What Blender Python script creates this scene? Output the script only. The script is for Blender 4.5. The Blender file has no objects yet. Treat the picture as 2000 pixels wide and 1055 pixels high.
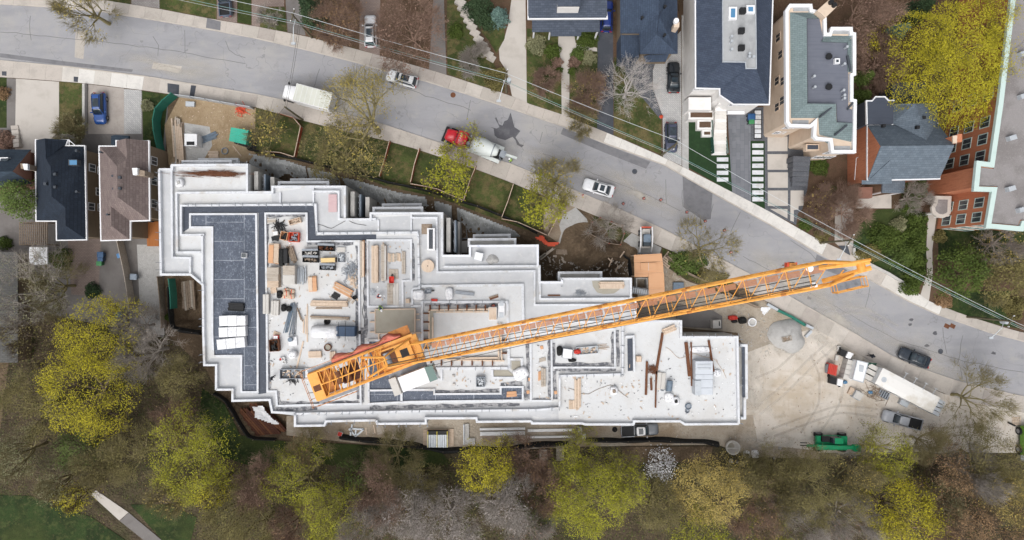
import bpy, math, random
import numpy as np
random.seed(7); RNG = np.random.default_rng(11)
R = math.radians
scene = bpy.context.scene
COL = scene.collection

# ---------------------------------------------------------------- camera, sky, sun, exposure
CAM_H = 100.0            # drone height above the street, metres
FOC = 1350.0             # focal length in pixels of a 2000 px wide picture
cd = bpy.data.cameras.new('camera'); cam = bpy.data.objects.new('camera', cd); COL.objects.link(cam)
cam.location = (0, 0, CAM_H); cam.rotation_euler = (0, 0, 0)
cd.sensor_width = 36; cd.lens = 36 * FOC / 2000; cd.clip_start = 1; cd.clip_end = 2000
scene.camera = cam
SUN_EL, SUN_AZ = R(58), R(205)      # overcast: a high soft sun from the south-south-west
wd = bpy.data.worlds.new('World'); scene.world = wd; wd.use_nodes = True
nt = wd.node_tree
sky = nt.nodes.new('ShaderNodeTexSky'); sky.sky_type = 'NISHITA'; sky.sun_disc = False
sky.sun_elevation = SUN_EL; sky.sun_rotation = SUN_AZ; sky.dust_density = 6; sky.air_density = 1.0; sky.ozone_density = 1
hs = nt.nodes.new('ShaderNodeHueSaturation'); hs.inputs['Saturation'].default_value = 0.22   # cloud cover greys the sky
nt.links.new(sky.outputs[0], hs.inputs['Color'])
nt.links.new(hs.outputs[0], nt.nodes['Background'].inputs[0]); nt.nodes['Background'].inputs[1].default_value = 0.15
sd = bpy.data.lights.new('sun', 'SUN'); sun = bpy.data.objects.new('sun', sd); COL.objects.link(sun)
sd.energy = 1.1; sd.angle = R(65); sd.color = (1, .97, .93)
sun.rotation_euler = (math.pi/2 - SUN_EL, 0, math.pi - SUN_AZ)
vs = scene.view_settings; vs.view_transform = 'Standard'; vs.look = 'None'; vs.gamma = 1; vs.use_curve_mapping = False
vs.exposure = 0.1

# ---------------------------------------------------------------- helpers
def W(px, py, z=0.0):
    """point at height z seen at photo pixel px,py"""
    k = (CAM_H - z) / FOC
    return ((px - 1000) * k, (527.5 - py) * k, z)
TILE = dict(A1=(0,0,3.014), A2=(500,0,3.014), A3=(1000,0,3.014), A4=(1500,0,3.014),
            B1=(0,350,3.014), B2=(500,350,3.014), B3=(1000,350,3.014), B4=(1500,350,3.014),
            C1=(0,700,2.972), C2=(500,700,2.972), C3=(1000,700,2.972), C4=(1500,700,2.972),
            E1=(300,300,6.028), E2=(500,300,6.028), E3=(700,375,6.028), E4=(900,430,6.028), E5=(1050,500,6.028),
            E6=(300,475,6.028), E7=(375,650,6.028), E8=(800,550,6.028), F1=(575,625,6.028), F2=(800,675,6.028),
            F3=(1000,625,6.028), F4=(1225,625,6.028), F5=(1200,480,6.028), F6=(1450,480,6.028),
            F7=(560,770,6.667), F8=(850,770,6.667), G1=(0,260,4.797), G2=(1330,200,4.06), G3=(1640,140,3.77),
            G4=(1800,180,3.515), G5=(300,170,6.206), G6=(1590,650,4.396), G7=(1370,560,6.592), G8=(820,220,5.273),
            K1=(510,410,7.033), K2=(510,550,7.033), K3=(700,460,7.035), K4=(690,590,10.55), K5=(1100,400,5.86),
            K6=(1380,800,6.25), K7=(1800,740,5.86), K8=(1140,800,5.882), P=(0,0,1.0))
def q(t, x, y):
    a = TILE[t]; return (a[0] + x / a[2], a[1] + y / a[2])
def Q(t, x, y, z=0.0):
    return W(*q(t, x, y), z)
def QL(t, pts, z=0.0):
    return [Q(t, x, y, z)[:2] for x, y in pts]
def lin(c):
    return tuple((x/255/12.92 if x/255 <= .04045 else ((x/255+.055)/1.055)**2.4) for x in c)
ALB = 0.86
def s(*c):
    return tuple(v * ALB for v in lin(c)) + (1,)

MATS = {}
def mat(name, c, layers=(), rough=.8, bump=None, metal=0, spec=.35, coat=0, alpha=1, brick=None, emit=None):
    """procedural material: base colour plus noise layers (scale, colour, lo, hi, strength[, 'L' for thin lines])"""
    if name in MATS: return MATS[name]
    m = bpy.data.materials.new(name); m.use_nodes = True; MATS[name] = m
    N = m.node_tree.nodes; L = m.node_tree.links; b = N['Principled BSDF']
    b.inputs['Roughness'].default_value = rough; b.inputs['Metallic'].default_value = metal
    b.inputs['Specular IOR Level'].default_value = spec; b.inputs['Coat Weight'].default_value = coat
    b.inputs['Alpha'].default_value = alpha
    b.inputs['Base Color'].default_value = c
    geo = N.new('ShaderNodeNewGeometry'); pos = geo.outputs['Position']
    cur = None
    def mapped(sc, off=0):
        mp = N.new('ShaderNodeMapping'); L.new(pos, mp.inputs[0])
        mp.inputs['Scale'].default_value = sc if isinstance(sc, tuple) else (sc, sc, sc)
        mp.inputs['Location'].default_value = (off, off*.7, off*.3); return mp.outputs[0]
    if brick:
        c2, mort, bw, bh, ms, rot = brick
        t = N.new('ShaderNodeTexBrick'); mp = N.new('ShaderNodeMapping'); L.new(pos, mp.inputs[0])
        mp.inputs['Rotation'].default_value = (0, 0, rot); L.new(mp.outputs[0], t.inputs['Vector'])
        t.inputs['Color1'].default_value = c; t.inputs['Color2'].default_value = c2; t.inputs['Mortar'].default_value = mort
        t.inputs['Scale'].default_value = 1; t.inputs['Brick Width'].default_value = bw; t.inputs['Row Height'].default_value = bh
        t.inputs['Mortar Size'].default_value = ms; t.inputs['Bias'].default_value = -.1
        cur = t.outputs['Color']
    for i, l in enumerate(layers):
        sc, lc, lo, hi, st = l[:5]
        n = N.new('ShaderNodeTexNoise'); n.inputs['Scale'].default_value = 1; n.inputs['Detail'].default_value = 7 if len(l) < 6 else 4
        n.inputs['Roughness'].default_value = .62 if len(l) < 6 else .5
        L.new(mapped(sc, 3.1 * i + len(name)), n.inputs['Vector'])
        r = N.new('ShaderNodeMapRange'); r.interpolation_type = 'SMOOTHSTEP'
        src = n.outputs['Fac']
        if len(l) > 5:
            a = N.new('ShaderNodeMath'); a.operation = 'SUBTRACT'; a.inputs[1].default_value = .5; L.new(src, a.inputs[0])
            a2 = N.new('ShaderNodeMath'); a2.operation = 'ABSOLUTE'; L.new(a.outputs[0], a2.inputs[0]); src = a2.outputs[0]
            r.inputs[1].default_value = hi; r.inputs[2].default_value = lo
        else:
            r.inputs[1].default_value = lo; r.inputs[2].default_value = hi
        r.inputs[3].default_value = 0; r.inputs[4].default_value = st
        L.new(src, r.inputs[0])
        mx = N.new('ShaderNodeMix'); mx.data_type = 'RGBA'; L.new(r.outputs[0], mx.inputs[0])
        if cur is None: mx.inputs[6].default_value = c
        else: L.new(cur, mx.inputs[6])
        mx.inputs[7].default_value = lc; cur = mx.outputs[2]
    if cur is not None: L.new(cur, b.inputs['Base Color'])
    if bump:
        n = N.new('ShaderNodeTexNoise'); n.inputs['Scale'].default_value = 1; n.inputs['Detail'].default_value = 6
        L.new(mapped(bump[0], 9), n.inputs['Vector'])
        bp = N.new('ShaderNodeBump'); bp.inputs['Strength'].default_value = bump[1]; bp.inputs['Distance'].default_value = .1 if len(bump) < 3 else bump[2]
        L.new(n.outputs['Fac'], bp.inputs['Height']); L.new(bp.outputs[0], b.inputs['Normal'])
    if emit: b.inputs['Emission Color'].default_value = emit; b.inputs['Emission Strength'].default_value = 1
    return m
def paint(name, rgb, rough=.35, **k):
    c = s(*rgb); d = tuple(x * .72 for x in c[:3]) + (1,)
    return mat(name, c, [(3.0, d, .45, .75, .5), (14, d, .55, .8, .35)], rough, **k)

ORI = {}
def _origin(p):
    return ORI.get(p.name, (0, 0, 0)) if p else (0, 0, 0)
class MB:
    def __init__(self): self.v = []; self.f = []
    def add(self, vs, fs):
        n = len(self.v); self.v += [tuple(p) for p in vs]; self.f += [tuple(i + n for i in f) for f in fs]; return self
    def box(self, x0, x1, y0, y1, z0, z1):
        return self.add([(x0,y0,z0),(x1,y0,z0),(x1,y1,z0),(x0,y1,z0),(x0,y0,z1),(x1,y0,z1),(x1,y1,z1),(x0,y1,z1)],
                        [(3,2,1,0),(4,5,6,7),(0,1,5,4),(1,2,6,5),(2,3,7,6),(3,0,4,7)])
    def obox(self, c, l, w, z0, z1, a=0):
        ca, sa = math.cos(a), math.sin(a)
        P = [(c[0]+ca*x-sa*y, c[1]+sa*x+ca*y) for x, y in ((-l/2,-w/2),(l/2,-w/2),(l/2,w/2),(-l/2,w/2))]
        return self.prism(P, z0, z1)
    def prism(self, P, z0, z1):
        P = [p[:2] for p in P]
        if sum(P[i-1][0]*P[i][1]-P[i][0]*P[i-1][1] for i in range(len(P))) < 0: P = P[::-1]
        n = len(P)
        return self.add([(x,y,z0) for x,y in P] + [(x,y,z1) for x,y in P],
                        [tuple(range(n))[::-1], tuple(range(n, 2*n))] + [(i,(i+1)%n,n+(i+1)%n,n+i) for i in range(n)])
    def sheet(self, P, z):
        P = [p[:2] for p in P]
        if sum(P[i-1][0]*P[i][1]-P[i][0]*P[i-1][1] for i in range(len(P))) < 0: P = P[::-1]
        return self.add([(x,y,z) for x,y in P], [tuple(range(len(P)))])
    def tube(self, p, r_, r, n=6, r2=None):
        p = np.array(p, float); t = np.array(r_, float); d = t - p; L = np.linalg.norm(d)
        if L < 1e-6: return self
        d /= L; u = np.cross(d, (0,0,1.0) if abs(d[2]) < .9 else (1.0,0,0)); u /= np.linalg.norm(u); w = np.cross(d, u)
        r2 = r if r2 is None else r2; A = [2*math.pi*(i+.5)/n for i in range(n)]
        vs = [p + r*(u*math.cos(a) + w*math.sin(a)) for a in A] + [t + r2*(u*math.cos(a) + w*math.sin(a)) for a in A]
        return self.add(vs, [tuple(range(n))[::-1], tuple(range(n,2*n))] + [(i,(i+1)%n,n+(i+1)%n,n+i) for i in range(n)])
    def path(self, pts, r, n=5):
        for a, b in zip(pts[:-1], pts[1:]): self.tube(a, b, r, n)
        return self
    def loft(self, rings, cap=True):
        n = len(rings[0]); vs = [p for r in rings for p in r]; fs = []
        for k in range(len(rings)-1):
            fs += [(k*n+i, k*n+(i+1)%n, (k+1)*n+(i+1)%n, (k+1)*n+i) for i in range(n)]
        if cap: fs += [tuple(range(n))[::-1], tuple(range((len(rings)-1)*n, len(rings)*n))]
        return self.add(vs, fs)
    def strip(self, pts, w, z0, z1, closed=False):
        """a wall of width w following a polyline, mitred at the corners"""
        P = [np.array(p[:2], float) for p in pts]; n = len(P); Lf, Rt = [], []
        for i in range(n):
            a = P[i-1] if (i or closed) else None; b = P[(i+1) % n] if (i < n-1 or closed) else None
            d1 = (P[i]-a) if a is not None else (b-P[i]); d2 = (b-P[i]) if b is not None else (P[i]-a)
            d1 = d1/np.linalg.norm(d1); d2 = d2/np.linalg.norm(d2)
            n1 = np.array((-d1[1], d1[0])); n2 = np.array((-d2[1], d2[0])); m = n1 + n2; m /= max(np.linalg.norm(m), 1e-6)
            k = w/2/max(m.dot(n1), .35); Lf.append(P[i]+m*k); Rt.append(P[i]-m*k)
        for i in range(n if closed else n-1):
            j = (i+1) % n; self.prism([Rt[i], Rt[j], Lf[j], Lf[i]], z0, z1)
        return self
    def build(self, name, m, parent=None, smooth=False, kind=None):
        me = bpy.data.meshes.new(name)
        off = _origin(parent); loc = (0, 0, 0)
        if parent is None:
            a = np.array(self.v); loc = tuple((a.min(0)+a.max(0))/2); loc = (loc[0], loc[1], float(a[:,2].min())); off = loc
        me.from_pydata([(x-off[0], y-off[1], z-off[2]) for x, y, z in self.v], [], self.f)
        if m is not None: me.materials.append(MATS[m] if isinstance(m, str) else m)
        if smooth: me.polygons.foreach_set('use_smooth', [True]*len(me.polygons))
        me.update()
        o = bpy.data.objects.new(name, me); COL.objects.link(o)
        if parent is None: o.location = loc; ORI[o.name] = loc
        else: o.parent = parent; ORI[o.name] = off
        if kind: o['kind'] = kind
        return o
def tag(o, label, cat, group=None):
    o['label'] = label; o['category'] = cat
    if group: o['group'] = group
    return o
def thing(name, label, cat, loc=(0,0,0), rz=0, group=None, local=False):
    o = bpy.data.objects.new(name, None); COL.objects.link(o); o.empty_display_size = .3
    o.location = loc; o.rotation_euler = (0, 0, rz); ORI[o.name] = (0,0,0) if local else tuple(loc)
    return tag(o, label, cat, group)
def structure(o): o['kind'] = 'structure'; return o
def piece(name, me, parent, loc, rz=0, sc=(1,1,1), rot=None):
    """one alike piece that shares its mesh; loc in world terms of its parent's origin"""
    o = bpy.data.objects.new(name, me); COL.objects.link(o); o.parent = parent; off = _origin(parent)
    o.location = (loc[0]-off[0], loc[1]-off[1], loc[2]-off[2]); o.rotation_euler = rot or (0,0,rz); o.scale = sc
    return o
_UNIT = {}
def unit_box(m, jit=0):
    """shared unit box mesh centred on x,y with its base at z=0, slightly chamfered on top"""
    k = (m, jit)
    if k not in _UNIT:
        b = MB(); e = .04
        rings = [[(-.5,-.5,0),(.5,-.5,0),(.5,.5,0),(-.5,.5,0)], [(-.5,-.5,.9),(.5,-.5,.9),(.5,.5,.9),(-.5,.5,.9)],
                 [(-.5+e,-.5+e,1),(.5-e,-.5+e,1),(.5-e,.5-e,1),(-.5+e,.5-e,1)]]
        b.loft(rings); me = bpy.data.meshes.new('piece'); me.from_pydata(b.v, [], b.f); me.materials.append(MATS[m]); _UNIT[k] = me
    return _UNIT[k]
def offset_poly(P, d):
    P = [np.array(p[:2], float) for p in P]; n = len(P)
    if sum(P[i-1][0]*P[i][1]-P[i][0]*P[i-1][1] for i in range(n)) < 0: P = P[::-1]
    out = []
    for i in range(n):
        d1 = P[i]-P[i-1]; d2 = P[(i+1)%n]-P[i]; d1 /= np.linalg.norm(d1); d2 /= np.linalg.norm(d2)
        n1 = np.array((-d1[1], d1[0])); n2 = np.array((-d2[1], d2[0])); m = n1+n2; m /= max(np.linalg.norm(m),1e-6)
        out.append(tuple(P[i] + m*d/max(m.dot(n1), .35)))
    return out
def rrect(x0, x1, hw, r, z, n=4, hw1=None):
    """rounded rectangle ring (x0 rear, x1 front; hw1 narrows the front)"""
    hw1 = hw if hw1 is None else hw1; P = []
    for cx, cy, a0 in ((x1-r, hw1-r, 0), (x0+r, hw-r, 90), (x0+r, -hw+r, 180), (x1-r, -hw1+r, 270)):
        for i in range(n+1):
            a = R(a0 + 90*i/n); P.append((cx + r*math.cos(a), cy + r*math.sin(a), z))
    return P
def inside(px, py, poly):
    x = np.asarray(px); y = np.asarray(py); c = np.zeros(x.shape, bool); n = len(poly)
    for i in range(n):
        x0, y0 = poly[i-1][:2]; x1, y1 = poly[i][:2]
        t = ((y0 > y) != (y1 > y)); c ^= t & (x < (x1-x0)*(y-y0)/((y1-y0) if y1 != y0 else 1e-9)+x0)
    return c
def pdist(px, py, poly, closed=True):
    x = np.asarray(px, float); y = np.asarray(py, float); d = np.full(x.shape, 1e9); n = len(poly)
    for i in range(0 if closed else 1, n):
        x0, y0 = poly[i-1][:2]; x1, y1 = poly[i][:2]; dx, dy = x1-x0, y1-y0
        t = np.clip(((x-x0)*dx+(y-y0)*dy)/(dx*dx+dy*dy+1e-9), 0, 1); d = np.minimum(d, np.hypot(x-x0-t*dx, y-y0-t*dy))
    return d

# ---------------------------------------------------------------- materials of the place
mat('soil', s(116,99,80), [(.25, s(84,70,55), .4,.65,.8), (1.2, s(142,124,102), .5,.75,.7), (5, s(66,55,44), .5,.75,.6), (9, s(150,138,120), .66,.8,.6)], .95, (3,.8,.25))
mat('forest_floor', s(92,80,63), [(.2, s(72,71,45), .42,.62,.85), (.9, s(60,50,41), .45,.7,.8), (4, s(110,96,78), .55,.75,.6), (9, s(38,32,26), .5,.7,.6)], .95, (3,1,.3))
mat('dust', s(214,206,196), [(.09, s(188,172,150), .47,.64,.75), ((.25,.9,.5), s(224,217,208), .5,.75,.8), ((1.8,.3,1), s(190,174,154), .54,.72,.6), (.7, s(160,144,124), .52,.75,.6), (4, s(150,136,118), .55,.8,.4)], .95, (4,.4))
mat('site_dirt', s(178,167,152), [(.15, s(142,124,102), .42,.65,.8), (.8, s(196,186,172), .5,.75,.7), (3, s(112,96,76), .5,.8,.6), (9, s(210,200,190), .62,.8,.6)], .95, (4,.6,.15))
mat('straw_soil', s(168,148,120), [(.3, s(146,124,96), .4,.65,.8), (1.2, s(182,164,138), .5,.72,.6), ((6,2,1), s(126,104,78), .5,.75,.6), (14, s(196,182,158), .56,.76,.6)], .95, (5,.6))
mat('gravel', s(188,187,185), [(2, s(162,160,157), .4,.7,.6), (10, s(204,204,204), .5,.7,.6), (14, s(120,118,114), .55,.7,.6)], .95, (10,.6))
mat('asphalt', s(163,163,167), [(.05, s(178,174,168), .45,.65,.8), ((.1,.35,1), s(146,147,152), .42,.66,.7), (.5, s(176,173,168), .5,.75,.5), (.13, s(132,132,135), 0,.0035,.75,'L'), (.5, s(130,130,134), .58,.75,.5), (9, s(140,140,142), .5,.8,.5)], .92, (9,.25))
mat('asphalt_patch', s(128,128,132), [(1.0, s(108,108,112), .4,.7,.7), (9, s(150,150,152), .5,.8,.4)], .92)
mat('asphalt_dark', s(74,78,86), [(.4, s(98,100,106), .45,.7,.7), (3, s(60,63,70), .5,.8,.6)], .9)
mat('asphalt_old', s(126,122,120), [(.4, s(106,101,98), .4,.7,.7), (3, s(146,142,138), .5,.8,.5)], .92)
for i, c in enumerate(((196,188,180),(204,197,189),(188,181,173),(212,207,200),(180,172,165),(226,223,218))):
    d = tuple(int(x*.9) for x in c)
    mat('paving%d' % i, s(*c), [(.6, s(*d), .45,.7,.7), (5, s(*[int(x*.94) for x in d]), .5,.75,.5), (.3, s(*[int(x*.8) for x in c]), 0,.005,.35,'L')], .9, (8,.15))
mat('kerb', s(198,190,181), [(.8, s(166,160,152), .45,.7,.7)], .9)
mat('concrete_drive', s(200,194,187), [(.4, s(180,173,165), .45,.7,.7), (6, s(186,180,172), .5,.8,.5)], .9)
mat('grass', s(82,92,48), [(.3, s(56,68,32), .4,.58,.9), (.7, s(118,106,72), .46,.64,.85), (2.5, s(100,86,62), .5,.66,.75), (5, s(46,60,24), .45,.75,.7), (14, s(112,120,66), .6,.8,.5)], .95, (14,.7))
mat('grass_deep', s(50,70,32), [(.3, s(32,48,20), .4,.58,.9), (1.0, s(80,88,48), .48,.66,.85), (2.8, s(94,86,58), .54,.7,.7), (.12, s(66,76,36), .45,.6,.7), (8, s(28,42,14), .45,.75,.7)], .95, (14,.7))
mat('turf', s(38,62,36), [(2, s(48,76,44), .45,.7,.6), (12, s(28,46,26), .5,.75,.6)], .95)
mat('mulch', s(104,82,66), [(.4, s(78,64,48), .42,.66,.8), (1.5, s(92,94,56), .55,.75,.6), (7, s(140,118,98), .55,.75,.6), (9, s(60,48,38), .5,.7,.6)], .95, (9,.8))
mat('paver_light', s(196,195,194), brick=(s(178,178,178), s(150,150,150), .45, .22, .02, R(45)), layers=[(1, s(168,168,170), .5,.75,.6)])
mat('paver_grey', s(150,146,145), brick=(s(136,130,128), s(112,108,106), .4, .2, .02, 0), layers=[(.6, s(168,164,160), .5,.75,.5)])
mat('paver_rose', s(150,134,126), brick=(s(138,122,114), s(112,100,96), .4, .2, .02, 0), layers=[(.6, s(124,112,106), .5,.75,.6)])
mat('paver_slate', s(126,129,136), brick=(s(112,115,122), s(98,100,106), 1.1, .6, .015, R(90)), layers=[(.8, s(138,141,147), .5,.75,.5)])
mat('paver_dark', s(104,107,113), brick=(s(92,95,102), s(76,78,84), .4, .2, .02, 0), layers=[(1.5, s(116,118,122), .5,.75,.5)])
mat('deck_concrete', s(215,217,219), [(.12, s(206,205,203), .45,.65,.8), (.5, s(229,229,228), .5,.75,.6), (1.1, s(192,180,164), .6,.74,.55), (2.5, s(206,202,197), .55,.8,.6), (.9, s(176,174,172), 0,.006,.5,'L'), (9, s(214,211,206), .5,.8,.4), (.35, s(186,181,172), .62,.75,.5)], .9, (6,.12))
mat('terrace_concrete', s(201,203,206), [(.2, s(186,188,191), .42,.66,.8), (1.2, s(220,219,217), .5,.75,.6), (6, s(184,182,178), .55,.8,.5), (.6, s(166,162,154), .63,.75,.6)], .9, (6,.12))
mat('wet_concrete', s(168,163,150), [(1, s(156,150,136), .45,.7,.6), (6, s(178,173,160), .5,.75,.4)], .55)
mat('raw_concrete', s(196,194,190), [(.5, s(170,168,164), .42,.68,.8), ((3,3,.6), s(204,203,200), .5,.75,.6)], .9, (5,.2))
mat('parapet_white', s(225,228,233), [(.6, s(206,209,214), .44,.64,.85), (4, s(184,187,191), .52,.72,.75), (.35, s(194,190,184), .56,.66,.7), (11, s(160,160,160), .6,.74,.5)], .75)
mat('parapet_blue', s(238,241,248), [((.9,.9,.9), s(120,150,205), .6,.72,.8)], .7)
mat('membrane', s(88,96,111), [(.3, s(70,78,92), .42,.66,.8), ((6,2,1), s(150,160,176), .56,.7,.8), ((1.3,6,1), s(168,176,190), .6,.74,.8), ((1.6,.6,1), s(176,184,196), 0,.006,.6,'L'), (14, s(190,196,206), .58,.72,.7), (9, s(58,68,86), .5,.7,.6), (1.6, s(150,160,176), .62,.78,.6)], .6, brick=(s(82,90,105), s(160,166,176), 2.6, 5.2, .05, R(90)))
mat('membrane_dark', s(70,76,88), [(14, s(130,138,152), .62,.76,.6), ((.7,1.8,1), s(120,130,144), 0,.01,.5,'L'), (2, s(88,96,108), .55,.8,.7)], .6)
mat('tar_stain', s(104,106,112), [(1.6, s(178,178,180), .42,.6,.9), (6, s(80,82,88), .5,.75,.7)], .9)
mat('plywood', s(216,168,130), [((.4,3,1), s(200,150,112), .45,.7,.6), (.5, s(224,180,144), .5,.75,.5)], .85)
mat('lumber', s(222,202,182), [((6,1.2,3), s(196,170,146), .45,.7,.7), (2, s(232,212,192), .5,.75,.5)], .85)
mat('lumber_b', s(206,186,166), [((1.2,6,3), s(174,150,126), .45,.7,.7)], .85)
mat('lumber_grey', s(188,178,166), [((1.2,5,3), s(150,138,124), .45,.7,.7)], .9)
mat('timber_old', s(158,142,126), [((3,3,3), s(122,106,90), .45,.7,.7)], .9)
mat('panel_grey', s(206,203,198), [(1, s(188,184,178), .45,.7,.6)], .8)
mat('rust', s(116,76,54), [(3, s(88,56,40), .45,.7,.7), (8, s(140,96,72), .55,.8,.6)], .9)
mat('steel', s(150,156,164), [(2, s(118,124,132), .45,.7,.7)], .5, metal=.3)
mat('steel_blue', s(118,134,150), [(2, s(90,104,120), .45,.7,.7)], .5)
mat('galv', s(196,202,208), [(2, s(170,176,184), .45,.7,.6)], .45, metal=.2)
mat('plastic_white', s(240,241,244), [(1.2, s(218,220,226), .48,.72,.7)], .5, (2.5,.8,.2))
mat('plastic_sheet', s(176,179,180), [(.5, s(138,140,138), .42,.66,.8), ((2,.7,1), s(216,220,224), 0,.02,.7,'L')], .4, (1.2,.7,.25), alpha=.88)
mat('tarp_orange', s(224,92,62), [(1.5, s(196,70,48), .45,.7,.6)], .6, (3,.8,.2))
mat('tarp_salmon', s(226,132,114), [(1.5, s(204,104,86), .45,.7,.6)], .6, (3,.8,.2))
mat('red', s(206,60,48), (), .6); mat('fence_orange', s(176,82,58), [(2, s(140,64,48), .45,.7,.7)], .8)
mat('black', s(30,31,34), [(2, s(44,45,48), .5,.75,.6)], .6); mat('rubber', s(36,36,38), (), .85)
mat('silt_black', s(26,27,28), [(1.5, s(44,46,44), .5,.75,.7)], .7, (3,.8,.2))
mat('glass_dark', s(44,54,62), [(1.5, s(70,86,94), .45,.7,.6)], .08, spec=.8)
mat('glass_green', s(56,100,92), (), .1, spec=.8); mat('glass_sky', s(86,140,182), (), .08, spec=.8)
mat('hoarding_green', s(42,118,102), [(1.5, s(34,98,86), .45,.7,.6)], .7)
mat('teal_tarp', s(66,186,160), [((1,6,1), s(52,162,138), .45,.7,.6)], .5)
mat('crane_orange', s(244,176,86), [(1.2, s(230,150,60), .46,.7,.8), (6, s(186,118,60), .56,.76,.7), (.5, s(242,186,112), .55,.75,.6)], .5)
mat('crane_deep', s(202,132,66), [(1.5, s(150,96,52), .45,.7,.7)], .6)
mat('grating', s(222,164,130), [((4,4,4), s(200,140,104), .45,.7,.7)], .8, alpha=.6)
mat('white_paint', s(242,243,245), [(2, s(222,224,228), .5,.75,.6)], .45)
mat('dust_film', s(206,200,190), [((.3,1.5,1), s(190,183,172), .45,.7,.6)], .95)
mat('rust_dark', s(92,58,46), [((1,6,3), s(66,40,32), .45,.7,.8), (6, s(120,82,66), .6,.8,.5)], .9)
mat('track', s(216,211,204), [((2,2,1), s(200,193,184), .4,.6,.8)], .95, alpha=.2); mat('track_dark', s(176,166,154), [((2,2,1), s(196,188,178), .4,.6,.8)], .95, alpha=.16)
mat('cable', s(58,54,52), (), .7); mat('wire_pale', s(214,220,224), (), .6); mat('wire_green', s(126,160,158), (), .6)
mat('bark', s(112,98,82), [(3, s(84,72,60), .45,.7,.7)], .95); mat('bark_grey', s(176,168,160), [(3, s(142,134,126), .45,.7,.7)], .95)
mat('bark_olive', s(150,140,102), [(3, s(116,108,78), .45,.7,.7)], .95); mat('bark_pale', s(214,208,204), [(3, s(168,160,154), .45,.7,.7)], .95)
mat('bark_rose', s(158,132,116), [(3, s(124,102,90), .45,.7,.7)], .95)
mat('pole_wood', s(110,104,84), [(3, s(80,74,58), .45,.7,.7)], .95)
# ---------------------------------------------------------------- terrain with the excavation
def PX(pts, z=0): return [W(x, y, z)[:2] for x, y in pts]
PIT_N = PX([(492,304),(600,325),(700,352),(760,374),(830,386),(885,402),(960,432),(1048,466),(1078,480),(1090,500),(1140,520),(1200,480),(1228,505),(1240,560),(1240,640),(700,640),(400,520),(400,400),(486,380)])
PIT_W = PX([(338,540),(420,540),(420,645),(340,636)])
PIT_S = PX([(430,768),(520,790),(600,842),(500,858),(455,800)])
MOUND = W(1158, 486)
def hgt(x, y):
    x = np.asarray(x, float); y = np.asarray(y, float); z = np.zeros(x.shape)
    for poly, dep, sl in ((PIT_N, 2.4, 3.2), (PIT_W, 2.4, .6), (PIT_S, 1.2, 1.2)):
        t = np.where(inside(x, y, poly), np.clip(pdist(x, y, poly)/sl, 0, 1), 0); z -= dep*t*t*(3-2*t)
    d2 = np.minimum(((x-MOUND[0]+1.2)/2.4)**2 + ((y-MOUND[1]-.4)/2.3)**2, ((x-MOUND[0]-1.9)/3.0)**2 + ((y-MOUND[1]+.9)/1.5)**2)
    z += 1.5*np.exp(-d2**1.1)*(1+.25*np.sin(x*1.3+y*.7)+.15*np.sin(x*2.9-y*2.1))
    z += np.where(z < -.3, .12*np.sin(x*1.9)*np.cos(y*1.6)+.08*np.sin(x*4.1+y*3), 0)
    return z
gx = np.concatenate([[-900,-400,-200,-130], np.arange(-92, 92.01, .62), [130,200,400,900]])
gy = np.concatenate([[-900,-400,-200,-90], np.arange(-52, 52.01, .62), [90,200,400,900]])
XX, YY = np.meshgrid(gx, gy); ZZ = hgt(XX, YY) - .02
nx, ny = len(gx), len(gy)
me = bpy.data.meshes.new('ground')
idx = np.arange(nx*ny).reshape(ny, nx)
quads = np.stack([idx[:-1,:-1], idx[:-1,1:], idx[1:,1:], idx[1:,:-1]], -1).reshape(-1, 4)
me.from_pydata(np.stack([XX, YY, ZZ], -1).reshape(-1, 3).tolist(), [], quads.tolist())
me.materials.append(MATS['soil']); me.update()
ground = bpy.data.objects.new('ground', me); COL.objects.link(ground); structure(ground)

def flat(name, m, pts, z, tile='P'):
    return structure(MB().sheet(QL(tile, pts), z).build(name, m))
# the wood's floor and the soil of the site
flat('forest_floor', 'forest_floor', [(-300,845),(0,845),(30,600),(60,560),(320,650),(400,720),(440,790),(480,850),(560,860),(700,868),(860,878),(1000,874),(1140,866),(1400,866),(1600,880),(1990,878),(2300,878),(2300,1400),(-300,1400)], .03)

# ---------------------------------------------------------------- road and pavements
N_KERB = [(-260,-20),(-60,2),(0,8),(100,14),(199,23),(312,41),(405,57),(500,75),(600,98),(699,123),(752,139),(832,159),(915,185),(1000,213),(1100,247),(1186,282),(1299,323),(1345,350),(1420,393),(1500,437),(1600,496),(1686,539),(1775,589),(1832,615),(1882,632),(1931,649),(2000,667),(2120,694),(2300,728)]
N_BACK = [(-260,-62),(-60,-34),(0,-24),(100,-14),(199,0),(312,18),(405,36),(500,52),(596,71),(702,98),(742,109),(837,136),(871,146),(941,169),(1000,188),(1030,202),(1113,229),(1166,252),(1199,265),(1295,307),(1380,350),(1500,412),(1590,464),(1666,499),(1699,516),(1775,561),(1815,589),(1882,615),(1978,645),(2000,650),(2130,676),(2300,708)]
S_KERB = [(-260,100),(-60,114),(0,119),(133,131),(279,149),(365,163),(500,185),(566,199),(646,217),(752,245),(865,282),(931,300),(1000,322),(1057,345),(1133,377),(1200,405),(1292,447),(1332,467),(1464,536),(1530,573),(1600,613),(1665,650),(1738,694),(1785,716),(1870,745),(1971,769),(2000,775),(2120,798),(2300,828)]
S_BACK = [(-260,132),(-60,147),(0,151),(76,156),(166,163),(275,176),(352,187),(500,210),(593,236),(666,255),(755,275),(815,292),(922,328),(1002,358),(1029,370),(1123,405),(1159,420),(1232,453),(1292,483),(1318,493),(1415,542),(1488,584),(1588,641),(1635,666),(1699,705),(1740,722),(1840,768),(1890,783),(1971,801),(2000,806),(2120,830),(2300,860)]
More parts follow.
